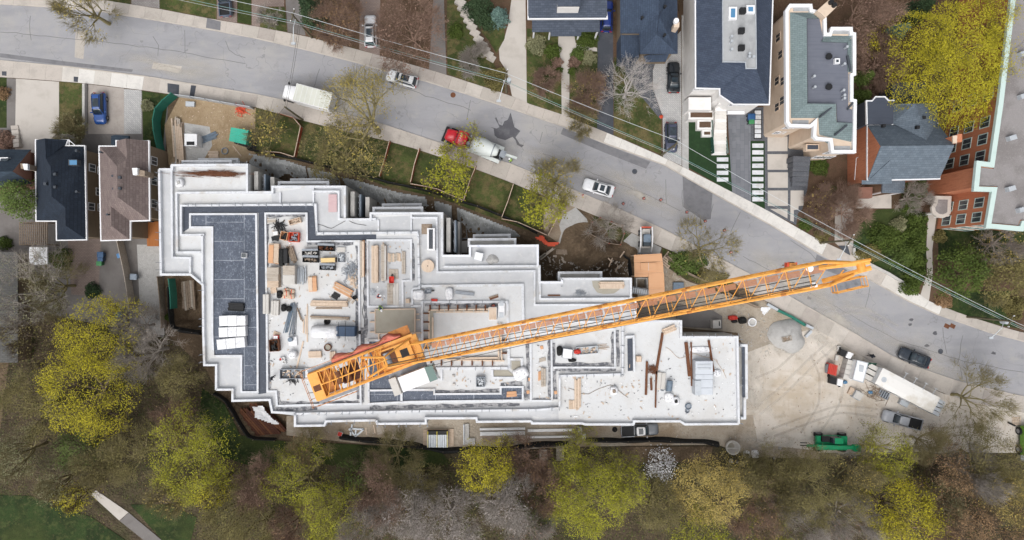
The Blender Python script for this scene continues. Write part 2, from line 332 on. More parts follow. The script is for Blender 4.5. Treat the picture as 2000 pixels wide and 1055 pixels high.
road = structure(MB().sheet(PX(N_KERB) + PX(S_KERB)[::-1], .02).build('road', 'asphalt'))
def resample(pts, step):
    P = np.array(pts, float); d = np.r_[0, np.cumsum(np.hypot(*np.diff(P, axis=0).T))]
    n = max(2, int(d[-1]/step)); t = np.linspace(0, d[-1], n+1)
    return np.stack([np.interp(t, d, P[:,0]), np.interp(t, d, P[:,1])], 1)
def nearest(P, line):
    L = np.array(line, float); best = None
    for a, b in zip(L[:-1], L[1:]):
        d = b-a; t = np.clip(((P-a)@d)/(d@d), 0, 1); c = a+t*d; e = np.hypot(*(P-c))
        if best is None or e < best[0]: best = (e, c)
    return best[1]
def pavement(name, kerb, back, bright):
    base = structure(MB().strip(PX(kerb), .16, -.05, .145).build(name, 'kerb'))
    k = resample(PX(kerb), 2.35); bk = [nearest(p, PX(back)) for p in k]
    bm = MB().sheet([tuple(p) for p in k] + [tuple(p) for p in bk][::-1], .05).build('paving_bed', 'mulch', base)
    for i in range(len(k)-1):
        a, b, c, d = k[i], k[i+1], bk[i+1], bk[i]
        if abs(a[0]) > 78 and abs(b[0]) > 78: continue
        ctr = (a+b+c+d)/4; g = .012
        pts = [p + (ctr-p)/np.hypot(*(ctr-p))*g for p in (a, b, c, d)]
        px = 1000 + ctr[0]*13.5
        m = 'paving%d' % random.choice((0,0,0,1,2,2,4))
        for lo, hi in bright:
            if lo < px < hi: m = 'paving%d' % random.choice((3,5,5))
        MB().prism(pts, -.02, .12 + random.uniform(-.006,.006)).build('paving_slab', m, base)
    return base
north_pavement = pavement('north_pavement', N_KERB, N_BACK, ((1186,1600),(1735,1830)))
south_pavement = pavement('south_pavement', S_KERB, S_BACK, ((133,280),))
# utility cuts, patches and stains in the road surface
def patch(name, m, pts, z=.024, tile='P'): return structure(MB().sheet(QL(tile, pts), z).build(name, m))
patch('road_patch', 'asphalt_patch', [(1333,340),(1392,372),(1388,428),(1372,430),(1335,404)], .024)
patch('road_patch', 'asphalt_patch', [(0,104),(110,118),(260,136),(258,141),(110,126),(0,112)], .024)
patch('road_patch', 'asphalt_patch', [(1595,497),(1655,528),(1640,538),(1590,520)], .026)
patch('road_patch', 'paving2', [(148,60),(168,62),(163,116),(146,112)], .024)
patch('road_patch', 'paving1', [(300,122),(356,130),(350,142),(296,134)], .024)
patch('road_patch', 'asphalt_patch', [(1100,250),(1186,284),(1270,316),(1262,330),(1180,298),(1095,262)], .026)
mat('wet_stain', s(88,88,94), [(.8, s(116,116,120), .45,.7,.7), (4, s(74,74,80), .5,.8,.5)], .5)
st = [(727,150),(760,165),(770,235),(800,262),(880,285),(955,250),(985,285),(1000,330),(1050,360),(1072,335),(1030,325),(985,255),(1035,190),(975,150),(935,0),(905,75),(870,90),(850,135),(815,120),(790,50),(770,55),(800,110),(820,150),(790,165)]
patch('wet_stain', 'wet_stain', st, .027, 'G8')
for n, (x, y) in enumerate(((1780,625),(1778,634),(1826,651),(1810,676),(1580,582),(1940,690))):
    a = [(x+5*random.uniform(.5,1.2)*math.cos(t), y+4*random.uniform(.5,1.2)*math.sin(t)) for t in np.linspace(0,6.0,9)]
    patch('oil_stain', 'wet_stain', a, .027)
# dark asphalt squares set into the pavements
for n, pts in enumerate(([(405,36),(432,43),(431,60),(403,55)], [(145,150),(154,151),(153,161),(145,160)], [(328,163),(351,166),(350,186),(328,181)], [(374,167),(384,168),(380,190),(371,189)], [(5,140),(14,140),(14,149),(5,148)])):
    patch('pavement_patch', 'asphalt_dark' if n != 0 else 'asphalt_patch', pts, .131)
patch('pavement_patch', 'asphalt_dark', [(1636,480),(1655,480),(1660,499),(1650,494)], .131)
patch('pavement_patch', 'paving4', [(1178,393),(1195,400),(1186,418),(1170,411)], .131)

# ---------------------------------------------------------------- plots north of the street
LOTN = [0]
def lot(name, m, pts, dz=0, tile='P'):
    LOTN[0] += 1
    return structure(MB().sheet(QL(tile, pts), .045 + .0011*LOTN[0]).build(name, m))
lot('garden_soil', 'mulch', [(-200,-40),(0,-24),(199,0),(312,18),(500,52),(702,98),(871,146),(1030,202),(1199,265),(1380,350),(1590,464),(1699,516),(1815,589),(1978,645),(2200,690),(2200,-300),(-200,-300)], -.006)
lot('lawn', 'grass', [(190,-30),(256,-30),(255,9),(192,-2)])
lot('driveway', 'paver_grey', [(257,-30),(310,-30),(312,17),(257,9)], .003)
lot('lawn', 'grass', [(312,-30),(423,-30),(423,38),(312,17)])
lot('driveway', 'paver_rose', [(424,-30),(463,-30),(463,45),(424,38)], .003)
lot('lawn', 'grass_deep', [(464,-30),(491,-30),(491,49),(464,44)])
lot('driveway', 'paver_rose', [(492,-30),(555,-30),(555,13),(508,13),(508,53),(492,50)], .003)
lot('lawn', 'grass', [(508,14),(556,14),(561,63),(508,53)])
lot('driveway', 'asphalt_old', [(556,-30),(578,-30),(597,70),(562,63)], .003)
lot('driveway', 'paver_rose', [(703,-30),(743,-30),(742,109),(702,97)], .003)
lot('driveway', 'asphalt_old', [(848,-30),(866,-30),(872,146),(838,136)], .003)
lot('lawn', 'grass', [(873,-30),(905,-30),(930,60),(960,110),(985,180),(940,168),(874,145)])
lot('driveway', 'concrete_drive', [(1003,-30),(1026,-30),(1029,202),(1000,188),(990,140),(976,118),(974,92),(984,80),(992,50)], .003)
lot('lawn', 'grass', [(950,50),(985,55),(986,75),(970,105),(955,80),(940,62)], .002)
lot('lawn', 'grass', [(1029,56),(1097,62),(1097,224),(1029,202)])
lot('lawn', 'grass', [(1112,62),(1167,62),(1167,251),(1112,229)])
lot('garden_path', 'concrete_drive', [(1091,58),(1120,58),(1124,84),(1166,94),(1166,101),(1118,98),(1112,118),(1112,229),(1097,224),(1096,125),(1090,90)], .003)
lot('driveway', 'asphalt_dark', [(1168,-30),(1197,-30),(1198,265),(1166,252)], .003)
lot('lawn', 'grass', [(1199,112),(1217,112),(1222,140),(1252,182),(1292,230),(1291,302),(1199,264)])
lot('garden_path', 'paver_dark', [(1217,112),(1282,116),(1275,135),(1274,170),(1293,228),(1290,234),(1250,186),(1222,145)], .003)
lot('driveway', 'paver_light', [(1282,116),(1330,60),(1331,324),(1295,307),(1294,228),(1275,172),(1275,138)], .003)
lot('gravel_strip', 'gravel', [(1331,30),(1346,30),(1345,333),(1332,325)], .002)
lot('lawn', 'turf', [(60,100),(60,520),(405,715),(403,415),(250,410),(240,100)], 0, 'G2')
lot('driveway', 'paver_slate', [(365,60),(552,60),(556,790),(405,712)], .003, 'G2')
lot('lawn', 'turf', [(550,308),(664,308),(664,850),(556,792)], .001, 'G2')
forecourt = lot('forecourt', 'paver_dark', [(550,40),(900,40),(1010,560),(1000,690),(960,850),(925,880),(912,975),(664,852),(662,306),(552,306)], .0, 'G2')
for p in ([(685,272),(842,272),(842,388),(685,388)], [(685,412),(845,412),(845,535),(685,535)], [(687,556),(845,556),(845,678),(687,678)], [(687,700),(845,700),(845,822),(687,822)],
          [(705,845),(842,847),(842,922)], [(867,700),(970,700),(968,820),(930,823),(928,850),(892,855),(892,948),(865,938)]):
    MB().prism(QL('G2', p), .02, .125).build('concrete_panel', 'concrete_drive', forecourt)
for i in range(9): tag(MB().prism(QL('G2', [(563,328+53*i),(651,328+53*i),(651,362+53*i),(563,362+53*i)]), .05, .15).build('stepping_stone', 'parapet_white'), ('white stone slab in the long row beside the slate driveway, %s from the house' % 'first second third fourth fifth sixth seventh eighth ninth'.split()[i]), 'stepping stone', 'stepping stones of the long row')
for i in range(4): tag(MB().prism(QL('G2', [(283,438+53*i),(373,438+53*i),(373,470+53*i),(283,470+53*i)]), .05, .15).build('stepping_stone', 'parapet_white'), ('white stone slab on turf below the white house steps, %s from the steps' % 'first second third fourth'.split()[i]), 'stepping stone', 'stepping stones below the steps')
lot('planting_bed', 'black', [(576,60),(640,60),(640,292),(576,292)], .006, 'G2')
for i in range(6): tag(MB().prism(QL('G2', [(583,67+37*i),(632,67+37*i),(632,98+37*i),(583,98+37*i)]), .05, .15).build('stepping_stone', 'parapet_white'), ('small white slab in black gravel bed beside the bins, %s from the house' % 'first second third fourth fifth sixth'.split()[i]), 'stepping stone', 'stepping stones in the black bed')
lot('garden_path', 'paving4', [(395,100),(500,60),(500,470),(390,372)], .003, 'B4')
lot('terrace', 'paving1', [(505,120),(725,85),(725,172),(515,172)], .004, 'B4')
lot('lawn', 'grass_deep', [(640,180),(830,170),(930,200),(930,560),(880,655),(700,560),(500,430),(505,300)], 0, 'B4')
lot('garden_path', 'concrete_drive', [(940,200),(990,215),(965,420),(968,560),(945,720),(892,690),(935,560),(930,420)], .004, 'B4')
lot('lawn', 'grass_deep', [(1030,750),(1080,660),(1430,660),(1400,790),(1480,880),(1360,860),(1160,800)], .002, 'B4')
lot('lawn', 'grass_deep', [(1000,260),(1507,260),(1507,480),(1000,480)], .002, 'B4')
MB().strip(QL('B4', [(498,405),(500,445),(600,505),(700,555),(830,635)]), .35, 0, .5).build('garden_wall', 'raw_concrete')
tag(bpy.data.objects['garden_wall'], 'low pale stone garden wall along the pavement by the dark hedge', 'wall')

# ---------------------------------------------------------------- plots south of the street
lot('yard', 'asphalt_old', [(-200,140),(0,152),(166,164),(330,185),(322,330),(320,660),(30,600),(-200,600)], -.004)
lot('driveway', 'concrete_drive', [(32,154),(116,160),(116,256),(72,300),(30,300)], .003)
lot('lawn', 'grass_deep', [(-100,150),(14,152),(14,250),(-100,250)], .001)
lot('lawn', 'grass', [(116,160),(166,164),(166,262),(116,262)])
lot('driveway', 'paving4', [(173,165),(243,173),(243,262),(173,262)], .003)
lot('driveway', 'paver_light', [(243,174),(277,177),(277,262),(243,262)], .004)
lot('lawn', 'grass_deep', [(278,178),(330,185),(322,250),(318,300),(280,280)])
lot('patio', 'paver_rose', [(133,465),(198,465),(200,580),(140,575)], .003)
lot('driveway', 'asphalt_old', [(198,465),(246,465),(268,610),(268,632),(192,605)], .004)
lot('driveway', 'gravel', [(268,478),(314,478),(322,655),(276,650)], .003)
lot('site_soil', 'straw_soil', [(352,188),(500,211),(500,300),(484,318),(330,322),(322,245)], .0)
lot('gravel_pad', 'gravel', [(360,240),(410,248),(415,285),(395,318),(362,318)], .004)
lot('verge', 'grass', [(500,211),(593,237),(666,256),(755,276),(815,293),(922,329),(1002,359),(1029,371),(1060,385),(1060,440),(1045,455),(960,425),(885,396),(830,380),(760,366),(700,344),(600,318),(497,298)], .0)
lot('site_soil', 'site_dirt', [(1060,384),(1123,405),(1128,440),(1104,462),(1096,478),(1084,470),(1062,455)], .002)
lot('gravel_pad', 'gravel', [(1124,405),(1146,428),(1150,440),(1138,446),(1130,458),(1118,452),(1112,466),(1100,480),(1090,474),(1096,455),(1092,440),(1100,420)], .004)
lot('verge', 'grass', [(1160,421),(1232,455),(1212,482),(1150,455)], .004)
lot('gravel_pad', 'gravel', [(1234,455),(1292,484),(1285,505),(1238,508),(1220,500),(1218,470)], .003)
lot('verge', 'grass', [(1292,484),(1318,494),(1415,543),(1440,556),(1420,575),(1340,545),(1300,520)], .002)
lot('site_soil', 'site_dirt', [(1245,520),(1300,520),(1340,548),(1420,577),(1490,586),(1588,642),(1560,690),(1460,700),(1440,650),(1330,640),(1245,640)], .001)
yard = lot('site_yard', 'dust', [(1455,690),(1560,650),(1588,641),(1635,666),(1699,705),(1740,722),(1840,768),(1890,783),(1971,801),(2300,860),(2300,884),(1990,885),(1860,882),(1640,884),(1560,884),(1440,868),(1440,780)], .004)
lot('site_soil', 'site_dirt', [(560,812),(1470,810),(1480,868),(1600,880),(1600,896),(1470,892),(1400,868),(1140,872),(1000,878),(850,876),(700,866),(560,850)], .002)
lot('planting_bed', 'soil', [(1215,872),(1392,872),(1386,905),(1215,900)], .004)
lot('lawn', 'grass_deep', [(-200,962),(60,968),(110,985),(180,1010),(276,1075),(280,1400),(-200,1400)])
lot('lawn', 'grass_deep', [(255,985),(330,985),(385,1010),(372,1060),(322,1060)])
lot('lawn', 'grass_deep', [(395,757),(440,790),(470,850),(560,862),(555,900),(490,910),(430,890),(390,820)])
lot('lawn', 'grass_deep', [(560,862),(700,868),(860,880),(880,905),(760,925),(620,905)], -.001)
pa = lot('park_path', 'concrete_drive', [(525,785),(560,765),(748,893),(695,940)], .006, 'C1')
lot('park_path', 'asphalt_old', [(697,942),(750,895),(960,1070),(1300,1330),(1180,1330)], .006, 'C1')

# dust carried out of the yard onto the road: soft-edged films
m = MATS['dust_film']; N_ = m.node_tree.nodes; L_ = m.node_tree.links
tc = N_.new('ShaderNodeTexCoord'); gr = N_.new('ShaderNodeTexGradient'); gr.gradient_type = 'QUADRATIC_SPHERE'; L_.new(tc.outputs['Object'], gr.inputs[0])
nz = N_.new('ShaderNodeTexNoise'); nz.inputs['Scale'].default_value = 2.5; nz.inputs['Detail'].default_value = 8; L_.new(tc.outputs['Object'], nz.inputs[0])
mr = N_.new('ShaderNodeMapRange'); mr.inputs[1].default_value = .35; mr.inputs[2].default_value = .65; L_.new(nz.outputs['Fac'], mr.inputs[0])
mu = N_.new('ShaderNodeMath'); mu.operation = 'MULTIPLY'; L_.new(gr.outputs['Fac'], mu.inputs[0]); L_.new(mr.outputs[0], mu.inputs[1]); mu.use_clamp = True
mu2 = N_.new('ShaderNodeMath'); mu2.operation = 'MULTIPLY'; mu2.inputs[1].default_value = .95; mu2.use_clamp = True; L_.new(mu.outputs[0], mu2.inputs[0]); L_.new(mu2.outputs[0], N_['Principled BSDF'].inputs['Alpha'])
dm = bpy.data.meshes.new('dust_film'); dm.from_pydata([(math.cos(t)*1.0, math.sin(t)*1.0, 0) for t in np.linspace(0,6.2832,33)[:-1]], [], [tuple(range(32))]); dm.materials.append(m)
for i, (x, y, a, b, r_) in enumerate(((1640,615,13,6,-30),(1540,545,11,4.5,-30),(1250,375,12,4,-24),(1090,320,10,3,-20),(1800,700,12,4,-22),(640,190,11,3,-14),(330,130,12,3,-8),(1466,760,5,9,0),(1520,668,8,3.5,-25),(1490,862,7,3,0),(1605,655,6,4,-30),(1660,880,11,2.4,0),(1840,880,12,2,0))):
    o = bpy.data.objects.new('dust_film', dm); COL.objects.link(o); o.location = (*W(x,y)[:2], .0285+.0008*i+(.1 if i > 6 else 0)); o.rotation_euler = (0,0,R(r_)); o.scale = (a,b,1); structure(o)

# cracks and joints of the road surface, narrow real grooves filled with tar
mat('tar_line', s(116,116,119), (), .9)
for pts in ([(1332,370),(1334,405),(1345,414),(1360,414),(1372,424),(1387,428),(1392,398)], [(1447,414),(1438,430),(1428,452)], [(1055,278),(1060,258)], [(1052,322),(1044,345)], [(1300,350),(1302,398)], [(155,8),(152,40),(150,75)], [(60,30),(58,62),(62,78)], [(360,60),(362,100)], [(0,62),(150,76),(330,98),(480,125)], [(440,80),(450,105),(480,112)], [(625,135),(600,205)], [(920,195),(912,235)], [(300,70),(312,92),(308,110)], [(1545,470),(1590,500),(1600,520),(1630,530)], [(1450,500),(1560,560),(1660,615),(1760,668),(1880,705),(2000,728)], [(1840,640),(1850,690)], [(1700,560),(1690,600)], [(700,150),(760,162),(840,190),(920,215)], [(1060,300),(1150,335),(1250,375),(1330,412)], [(1880,655),(1872,700),(1880,740)]):
    P_ = resample(PX(pts), 1.1); P_ = [(p[0]+random.uniform(-.09,.09), p[1]+random.uniform(-.09,.09)) for p in P_]; structure(MB().strip(P_, .07, .02, .0265).build('road_crack', 'tar_line'))

for i, (pts, m) in enumerate((([(1470,800),(1520,760),(1580,700),(1620,665)],0), ([(1480,812),(1532,770),(1594,708),(1636,672)],0), ([(1500,840),(1580,810),(1640,790),(1720,800)],1), ([(1505,854),(1585,824),(1642,804),(1718,815)],1), ([(1590,860),(1640,790),(1650,740),(1600,680)],0), ([(1560,850),(1600,790),(1600,730),(1580,690)],1), ([(1800,850),(1880,830),(1960,838)],0), ([(1700,855),(1790,852),(1900,850)],1), ([(1470,740),(1520,720),(1570,670)],1), ([(1560,640),(1620,600),(1690,600),(1760,640)],0), ([(1575,650),(1630,612),(1692,612),(1755,652)],0), ([(1590,655),(1560,600),(1480,545)],0))):
    P_ = PX(pts); t_ = np.linspace(0, len(P_)-1, 24); A_ = np.array(P_); sm_ = [np.sum([A_[j]*math.exp(-((u-j)**2)/.4) for j in range(len(A_))], 0)/sum(math.exp(-((u-j)**2)/.4) for j in range(len(A_))) for u in t_]
    b = MB(); L_ = [p for p in sm_]
    for a_, c_ in zip(L_[:-1], L_[1:]):
        d_ = (c_-a_)/np.hypot(*(c_-a_)); n_ = np.array((-d_[1], d_[0]))*.17; b.add([(*(a_-n_), .1285 if i not in (9,10,11) else .0345), (*(c_-n_), .1285 if i not in (9,10,11) else .0345), (*(c_+n_), .1285 if i not in (9,10,11) else .0345), (*(a_+n_), .1285 if i not in (9,10,11) else .0345)], [(0,1,2,3)])
    structure(b.build('tyre_track', 'track' if m == 0 else 'track_dark'))
# ---------------------------------------------------------------- houses
def shingle(name, a, b, rot=0, extra=()):
    mat(name, s(*a), brick=(s(*b), s(*[int(x*.72) for x in b]), .55, .26, .012, rot), layers=[(1.1, s(*[int(x*.82) for x in a]), .45,.72,.6), (5, s(*[min(255,int(x*1.18)) for x in a]), .56,.78,.5)] + list(extra), rough=.92, bump=(5,.35))
shingle('roof_navy', (44,54,68), (36,45,58), R(90)); shingle('roof_brown', (138,124,120), (122,108,106), R(90))
shingle('roof_slate', (62,76,90), (54,66,80)); shingle('roof_blue', (84,92,106), (70,78,92)); shingle('roof_steel', (70,84,104), (60,72,92), R(90))
shingle('roof_indigo', (72,82,100), (60,70,88), R(20)); shingle('roof_grey', (112,124,136), (98,110,122))
shingle('roof_green', (128,144,146), (118,134,136), 0, [(2.2, s(90,86,86), .68,.71,.8)])
shingle('roof_old', (112,112,110), (98,98,96))
mat('flat_roof', s(112,116,128), [((.25,4,1), s(100,104,116), .45,.7,.6), (.6, s(124,128,138), .5,.75,.5)], .9)
mat('flat_roof_dark', s(72,78,90), [((.3,4,1), s(62,68,80), .45,.7,.6)], .9)
mat('flat_roof_pale', s(176,178,180), [((.5,.3,1), s(150,152,154), .42,.65,.8), (2, s(192,194,196), .5,.75,.5), ((1.5,.4,1), s(118,118,118), .63,.78,.6)], .9)
mat('gravel_roof', s(150,146,146), [(.25, s(126,121,120), .45,.66,.8), (6, s(172,168,166), .5,.75,.6), (12, s(120,116,114), .5,.7,.5)], .95, (10,.4))
mat('brick_red', s(202,132,98), [((6,6,.6), s(166,100,74), .45,.7,.6), ((1,1,9), s(184,118,92), .5,.7,.6), ((9,9,9), s(118,66,50), .55,.75,.5)], .92, ((6,6,14),.4))
mat('brick_tan', s(142,126,106), [((1,1,9), s(122,106,88), .45,.7,.6), (6, s(158,142,122), .5,.75,.5)], .92)
mat('brick_rose', s(150,112,98), [((1,1,9), s(132,96,84), .45,.7,.6)], .92)
mat('stucco_beige', s(222,202,182), [(1, s(206,184,162), .45,.7,.6)], .9)
mat('stucco_white', s(238,236,234), [(1, s(222,219,216), .45,.7,.6)], .9)
mat('wood_deck', s(176,112,64), [((5,.5,1), s(148,90,50), .45,.7,.6)], .85)
mat('trim_white', s(240,241,244), (), .6); mat('trim_teal', s(202,222,217), [(1, s(182,204,198), .5,.75,.5)], .6); mat('trim_dark', s(70,76,84), (), .7)
mat('pane', s(58,66,74), [(1, s(96,106,112), .45,.7,.7)], .1, spec=.8)

def win(parent, a, b, z0, z1, out=(0,0), m='trim_white'):
    """window in a wall: a,b world xy ends of the opening; frame proud of the wall and a recessed pane"""
    a = np.array(a[:2]); b = np.array(b[:2]); d = b-a; L = np.hypot(*d); d /= L; n = np.array((d[1], -d[0]))
    if n @ np.array(out) < 0: n = -n
    f = MB(); t = .1
    for p0, p1, y0, y1 in ((a, b, z0-t, z0), (a, b, z1, z1+t), (a-d*t, a, z0-t, z1+t), (b, b+d*t, z0-t, z1+t)):
        f.prism([p0-n*.05, p1-n*.05, p1+n*.07, p0+n*.07], y0, y1)
    c = (a+b)/2; f.prism([c-d*.03, c+d*.03, c+d*.03+n*.05, c-d*.03+n*.05], z0, z1)
    w = f.build('window', m, parent)
    MB().prism([a, b, b+n*.03, a+n*.03], z0, z1).build('pane', 'pane', w)
def vent(parent, p, m='trim_dark', h=.35, w=.35):
    MB().obox(p, w, w, p[2]-.2, p[2]+h).build('roof_vent', m, parent)
def pipe(parent, p, m='galv', h=.5, r=.12):
    b = MB().tube((p[0],p[1],p[2]-.2), (p[0],p[1],p[2]+h), r, 8); b.tube((p[0],p[1],p[2]+h), (p[0],p[1],p[2]+h+.12), r*1.5, 8); b.build('vent_pipe', m, parent)
def roof_mesh(tile, V, faces, thick=.18):
    """sloped roof from vertices (tile x, tile y, z); gives a shell with thickness"""
    P = [Q(tile, *v) for v in V]; b = MB(); n = len(P)
    used = {}
    for f in faces:
        pts = [P[i] for i in f]; a = sum(pts[i-1][0]*pts[i][1]-pts[i][0]*pts[i-1][1] for i in range(len(pts)))
        f = list(f) if a > 0 else list(f)[::-1]
        b.f.append(tuple(f)); b.f.append(tuple(i+n for i in f[::-1]))
        for i in range(len(f)):
            e = (f[i-1], f[i]); used[e] = used.get(e, 0)+1
    for (i, j) in list(used):
        if (j, i) not in used: b.f.append((j, i, i+n, j+n))
    b.v = [tuple(p) for p in P] + [(x, y, z-thick) for x, y, z in P]
    return b
def house(name, label, tile, V, faces, loop, roofm, wallm, trim=None, inset=.45, cat='house', wall_top=None):
    P = [Q(tile, *V[i]) for i in loop]; c = np.mean(np.array(P), 0)
    o = thing(name, label, cat, (c[0], c[1], 0))
    zt = min(p[2] for p in P) - .12 if wall_top is None else wall_top
    MB().prism(offset_poly(P, inset), 0, zt).build('wall', wallm, o)
    r = roof_mesh(tile, V, faces).build('roof', roofm, o)
    if trim: MB().strip([p[:2] for p in P], .16, zt-.1, zt+.2, True).build('gutter', trim, o)
    return o, r

# 1: slate-roofed house cut by the left edge
V = [(-260,150,5.2),(288,155,5.2),(118,360,8.6),(-260,360,8.6),(300,470,5.2),(-260,560,5.2)]
o, r = house('brick_house', 'slate roofed house cut off by the left edge of the picture', 'G1', V, [(0,1,2,3),(3,2,4,5)], (0,1,4,5), 'roof_slate', 'brick_rose', None, .3)
MB().add([Q('G1',*V[1]),Q('G1',*V[2]),Q('G1',*V[4])], [(0,1,2)]).build('gable', 'brick_rose', o)
g = MB().prism(QL('G1', [(0,235),(100,232),(70,268),(-10,270)], 6.6), 6.2, 7.1).build('skylight', 'trim_white', r)
MB().prism(QL('G1', [(8,238),(90,236),(66,262),(0,264)], 7.1), 7.05, 7.13).build('pane', 'glass_dark', g)
b = MB().prism(QL('G1', [(265,300),(352,312),(352,360),(268,350)], 6), 0, 7.5).build('chimney', 'timber_old', o)
MB().prism(QL('G1', [(215,288),(262,290),(264,345),(230,345)], 7.8), 7.4, 7.9).build('chimney_cap', 'trim_white', b)
# 2: navy roof with white trim
V = [(335,66,6),(340,825,6),(530,825,6),(532,1005,6),(812,1000,6),(795,120,6),(615,118,6),(640,66,6),
     (420,50,8.2),(430,240,8.2),(475,318,9.2),(484,595,9.2),(610,695,8.2),(615,868,8.2)]
o, r = house('navy_roof_house', 'house with navy shingle roof edged in white, left of the brown roof', 'G1', V,
    [(0,1,11,10,9,8),(1,2,12,11),(2,3,13,12),(3,4,13),(4,5,10,11,12,13),(5,6,9,10),(6,7,8,9)], (0,1,2,3,4,5,6,7), 'roof_navy', 'brick_tan', 'trim_white')
sk = MB().prism(QL('G1', [(642,248),(725,248),(725,303),(642,303)], 8), 7.2, 8.05).build('skylight', 'trim_dark', r)
MB().prism(QL('G1', [(650,254),(718,254),(718,297),(650,297)], 8.1), 8.0, 8.08).build('pane', 'glass_sky', sk)
for x, y in ((435,478),(525,388),(525,508)): vent(r, Q('G1', x, y, 8.7))
for x, y in ((738,172),(740,553)): pipe(r, Q('G1', x, y, 7.2), 'trim_dark')
for y0, y1, z0 in ((505,540,1.6),(650,700,1.2),(290,320,3.2),(300,330,1.2),(650,705,3.4)):
    ey = Q('G1', 805, (y0+y1)/2, 6); x = Q('G1', 805, 0, 6)[0]-.45
    win(o, (x, ey[1]-.45), (x, ey[1]+.45), z0, z0+1.3, (1,0))
MB().path([Q('G1',648,62,6.2), Q('G1',650,118,6.2), Q('G1',705,116,6.2), Q('G1',648,66,6.2)], .06).build('trellis', 'trim_white', o)
# 3: brown roof
V = [(930,123,6),(948,1008,6),(1222,1000,6),(1222,825,6),(1403,820,6),(1396,75,6),(1090,72,6),(1090,123,6),
     (1180,52,8.2),(1190,240,8.2),(1095,310,9),(1100,600,9),(1042,690,8.1),(1042,870,8.1)]
o, r = house('brown_roof_house', 'house with brown shingle roof next to the construction site', 'G1', V,
    [(0,10,11,12,13,1),(0,7,9,10),(7,6,8,9),(8,5,9),(5,4,11,10,9),(4,3,12,11),(3,2,13,12),(2,1,13)], (0,1,2,3,4,5,6,7), 'roof_brown', 'brick_tan', 'trim_white')
b = MB().prism(QL('G1', [(1285,345),(1388,362),(1388,412),(1285,402)], 7), 5.5, 7.9).build('chimney', 'timber_old', r)
MB().prism(QL('G1', [(1240,328),(1290,328),(1290,390),(1250,395)], 8.2), 7.7, 8.3).build('chimney_cap', 'trim_white', b)
for x, y in ((1130,418),(1130,520)): vent(r, Q('G1', x, y, 8.6))
for x, y in ((1068,405),(1075,525),(1120,640),(1018,765),(955,182)): pipe(r, Q('G1', x, y, 8.0), 'trim_dark', .3, .1)
x = Q('G1', 1300, 0, 6)[0]
win(o, (Q('G1',1310,0,4)[0], Q('G1',0,842,6)[1]+.4), (Q('G1',1385,0,4)[0], Q('G1',0,842,6)[1]+.4), 2.6, 4.2, (0,-1), 'trim_dark')
for y0 in (240,430,650):
    ey = Q('G1', 1400, y0, 6); x = Q('G1', 1400, 0, 6)[0]-.45; win(o, (x, ey[1]-.5), (x, ey[1]+.5), 3.2, 4.6, (1,0))
tag(MB().prism(QL('G1', [(1370,828),(1487,828),(1487,1060),(1378,1060)], .6), .05, .6).build('timber_deck', 'wood_deck'), 'orange brown timber deck between brown roofed house and building site', 'deck')
tag(MB().prism(QL('G1', [(1040,25),(1090,18),(1205,25),(1205,50),(1090,72),(1090,112),(1040,112)], 2.9), 2.5, 2.9).build('porch_roof', 'roof_slate'), 'small slate porch roof in front of the brown roofed house', 'roof')
# 4: house top centre with porch
V = [(95,55,6.6),(560,55,6.6),(560,110,6.3),(95,112,6.3),(95,-200,10),(560,-200,10)]
o, r = house('porch_house', 'slate grey roofed house with wide front porch at the top edge', 'A3', V, [(0,1,2,3),(0,4,5,1)], (4,5,2,3), 'roof_blue', 'stucco_white', 'trim_white', .8)
p = roof_mesh('A3', [(118,113,5.2),(516,113,5.2),(516,186,4),(410,187,4),(406,212,3.8),(228,212,3.8),(225,187,4),(118,188,4),(320,118,5.2)], [(0,8,6,7),(8,1,2,3),(8,3,4),(8,4,5),(8,5,6)]).build('porch_roof', 'roof_blue', o)
for x in (130,225,400,505): MB().tube((*Q('A3',x,180,3.7)[:2],0), Q('A3',x,180,3.7), .14, 8).build('porch_post', 'trim_white', o)
d = MB().prism(QL('A3', [(270,-40),(397,-40),(397,42),(270,42)], 8.6), 6.5, 8.5).build('dormer', 'stucco_white', o)
MB().prism(QL('A3', [(262,-50),(404,-50),(402,36),(268,36)], 8.75), 8.5, 8.75).build('dormer_roof', 'roof_blue', d)
# 5: steel blue hip roof
V = [(636,-150,6.2),(972,-150,6.2),(976,316,6.2),(752,318,6.2),(750,196,6.2),(638,196,6.2),(865,85,9.2),(865,-150,9.2),(850,200,8.6)]
o, r = house('hip_roof_house', 'house with blue grey hip roof beside the bare white tree', 'A3', V, [(0,5,4,6,7),(4,3,8,6),(3,2,8),(2,1,7,6,8)], (0,1,2,3,4,5), 'roof_steel', 'brick_tan', None)
MB().prism(QL('A3', [(642,198),(748,198),(748,338),(642,338)], 4.2), 0, 4.2).build('wing', 'roof_steel', o)
b = MB().prism(QL('A3', [(945,150),(975,148),(972,178),(942,178)], 7.5), 5, 8.6).build('chimney', 'stucco_beige', o)
MB().tube(Q('A3',962,130,8.6), (*Q('A3',962,130,8.6)[:2], 9.2), .35, 8).build('chimney_pot', 'trim_white', b)
for x, y in ((897,45),(895,212),(763,110)): pipe(r, Q('A3', x, y, 8.3), 'black', .4, .14)
roof_mesh('A3', [(775,330,4.6),(830,318,4.8),(925,318,4.6),(905,362,4),(790,365,4)], [(0,1,2,3,4)]).build('porch_roof', 'roof_steel', o)
win(o, Q('A3',833,312,5.5)[:2], Q('A3',892,310,5.5)[:2], 4.9, 5.9, (0,-1), 'trim_dark')
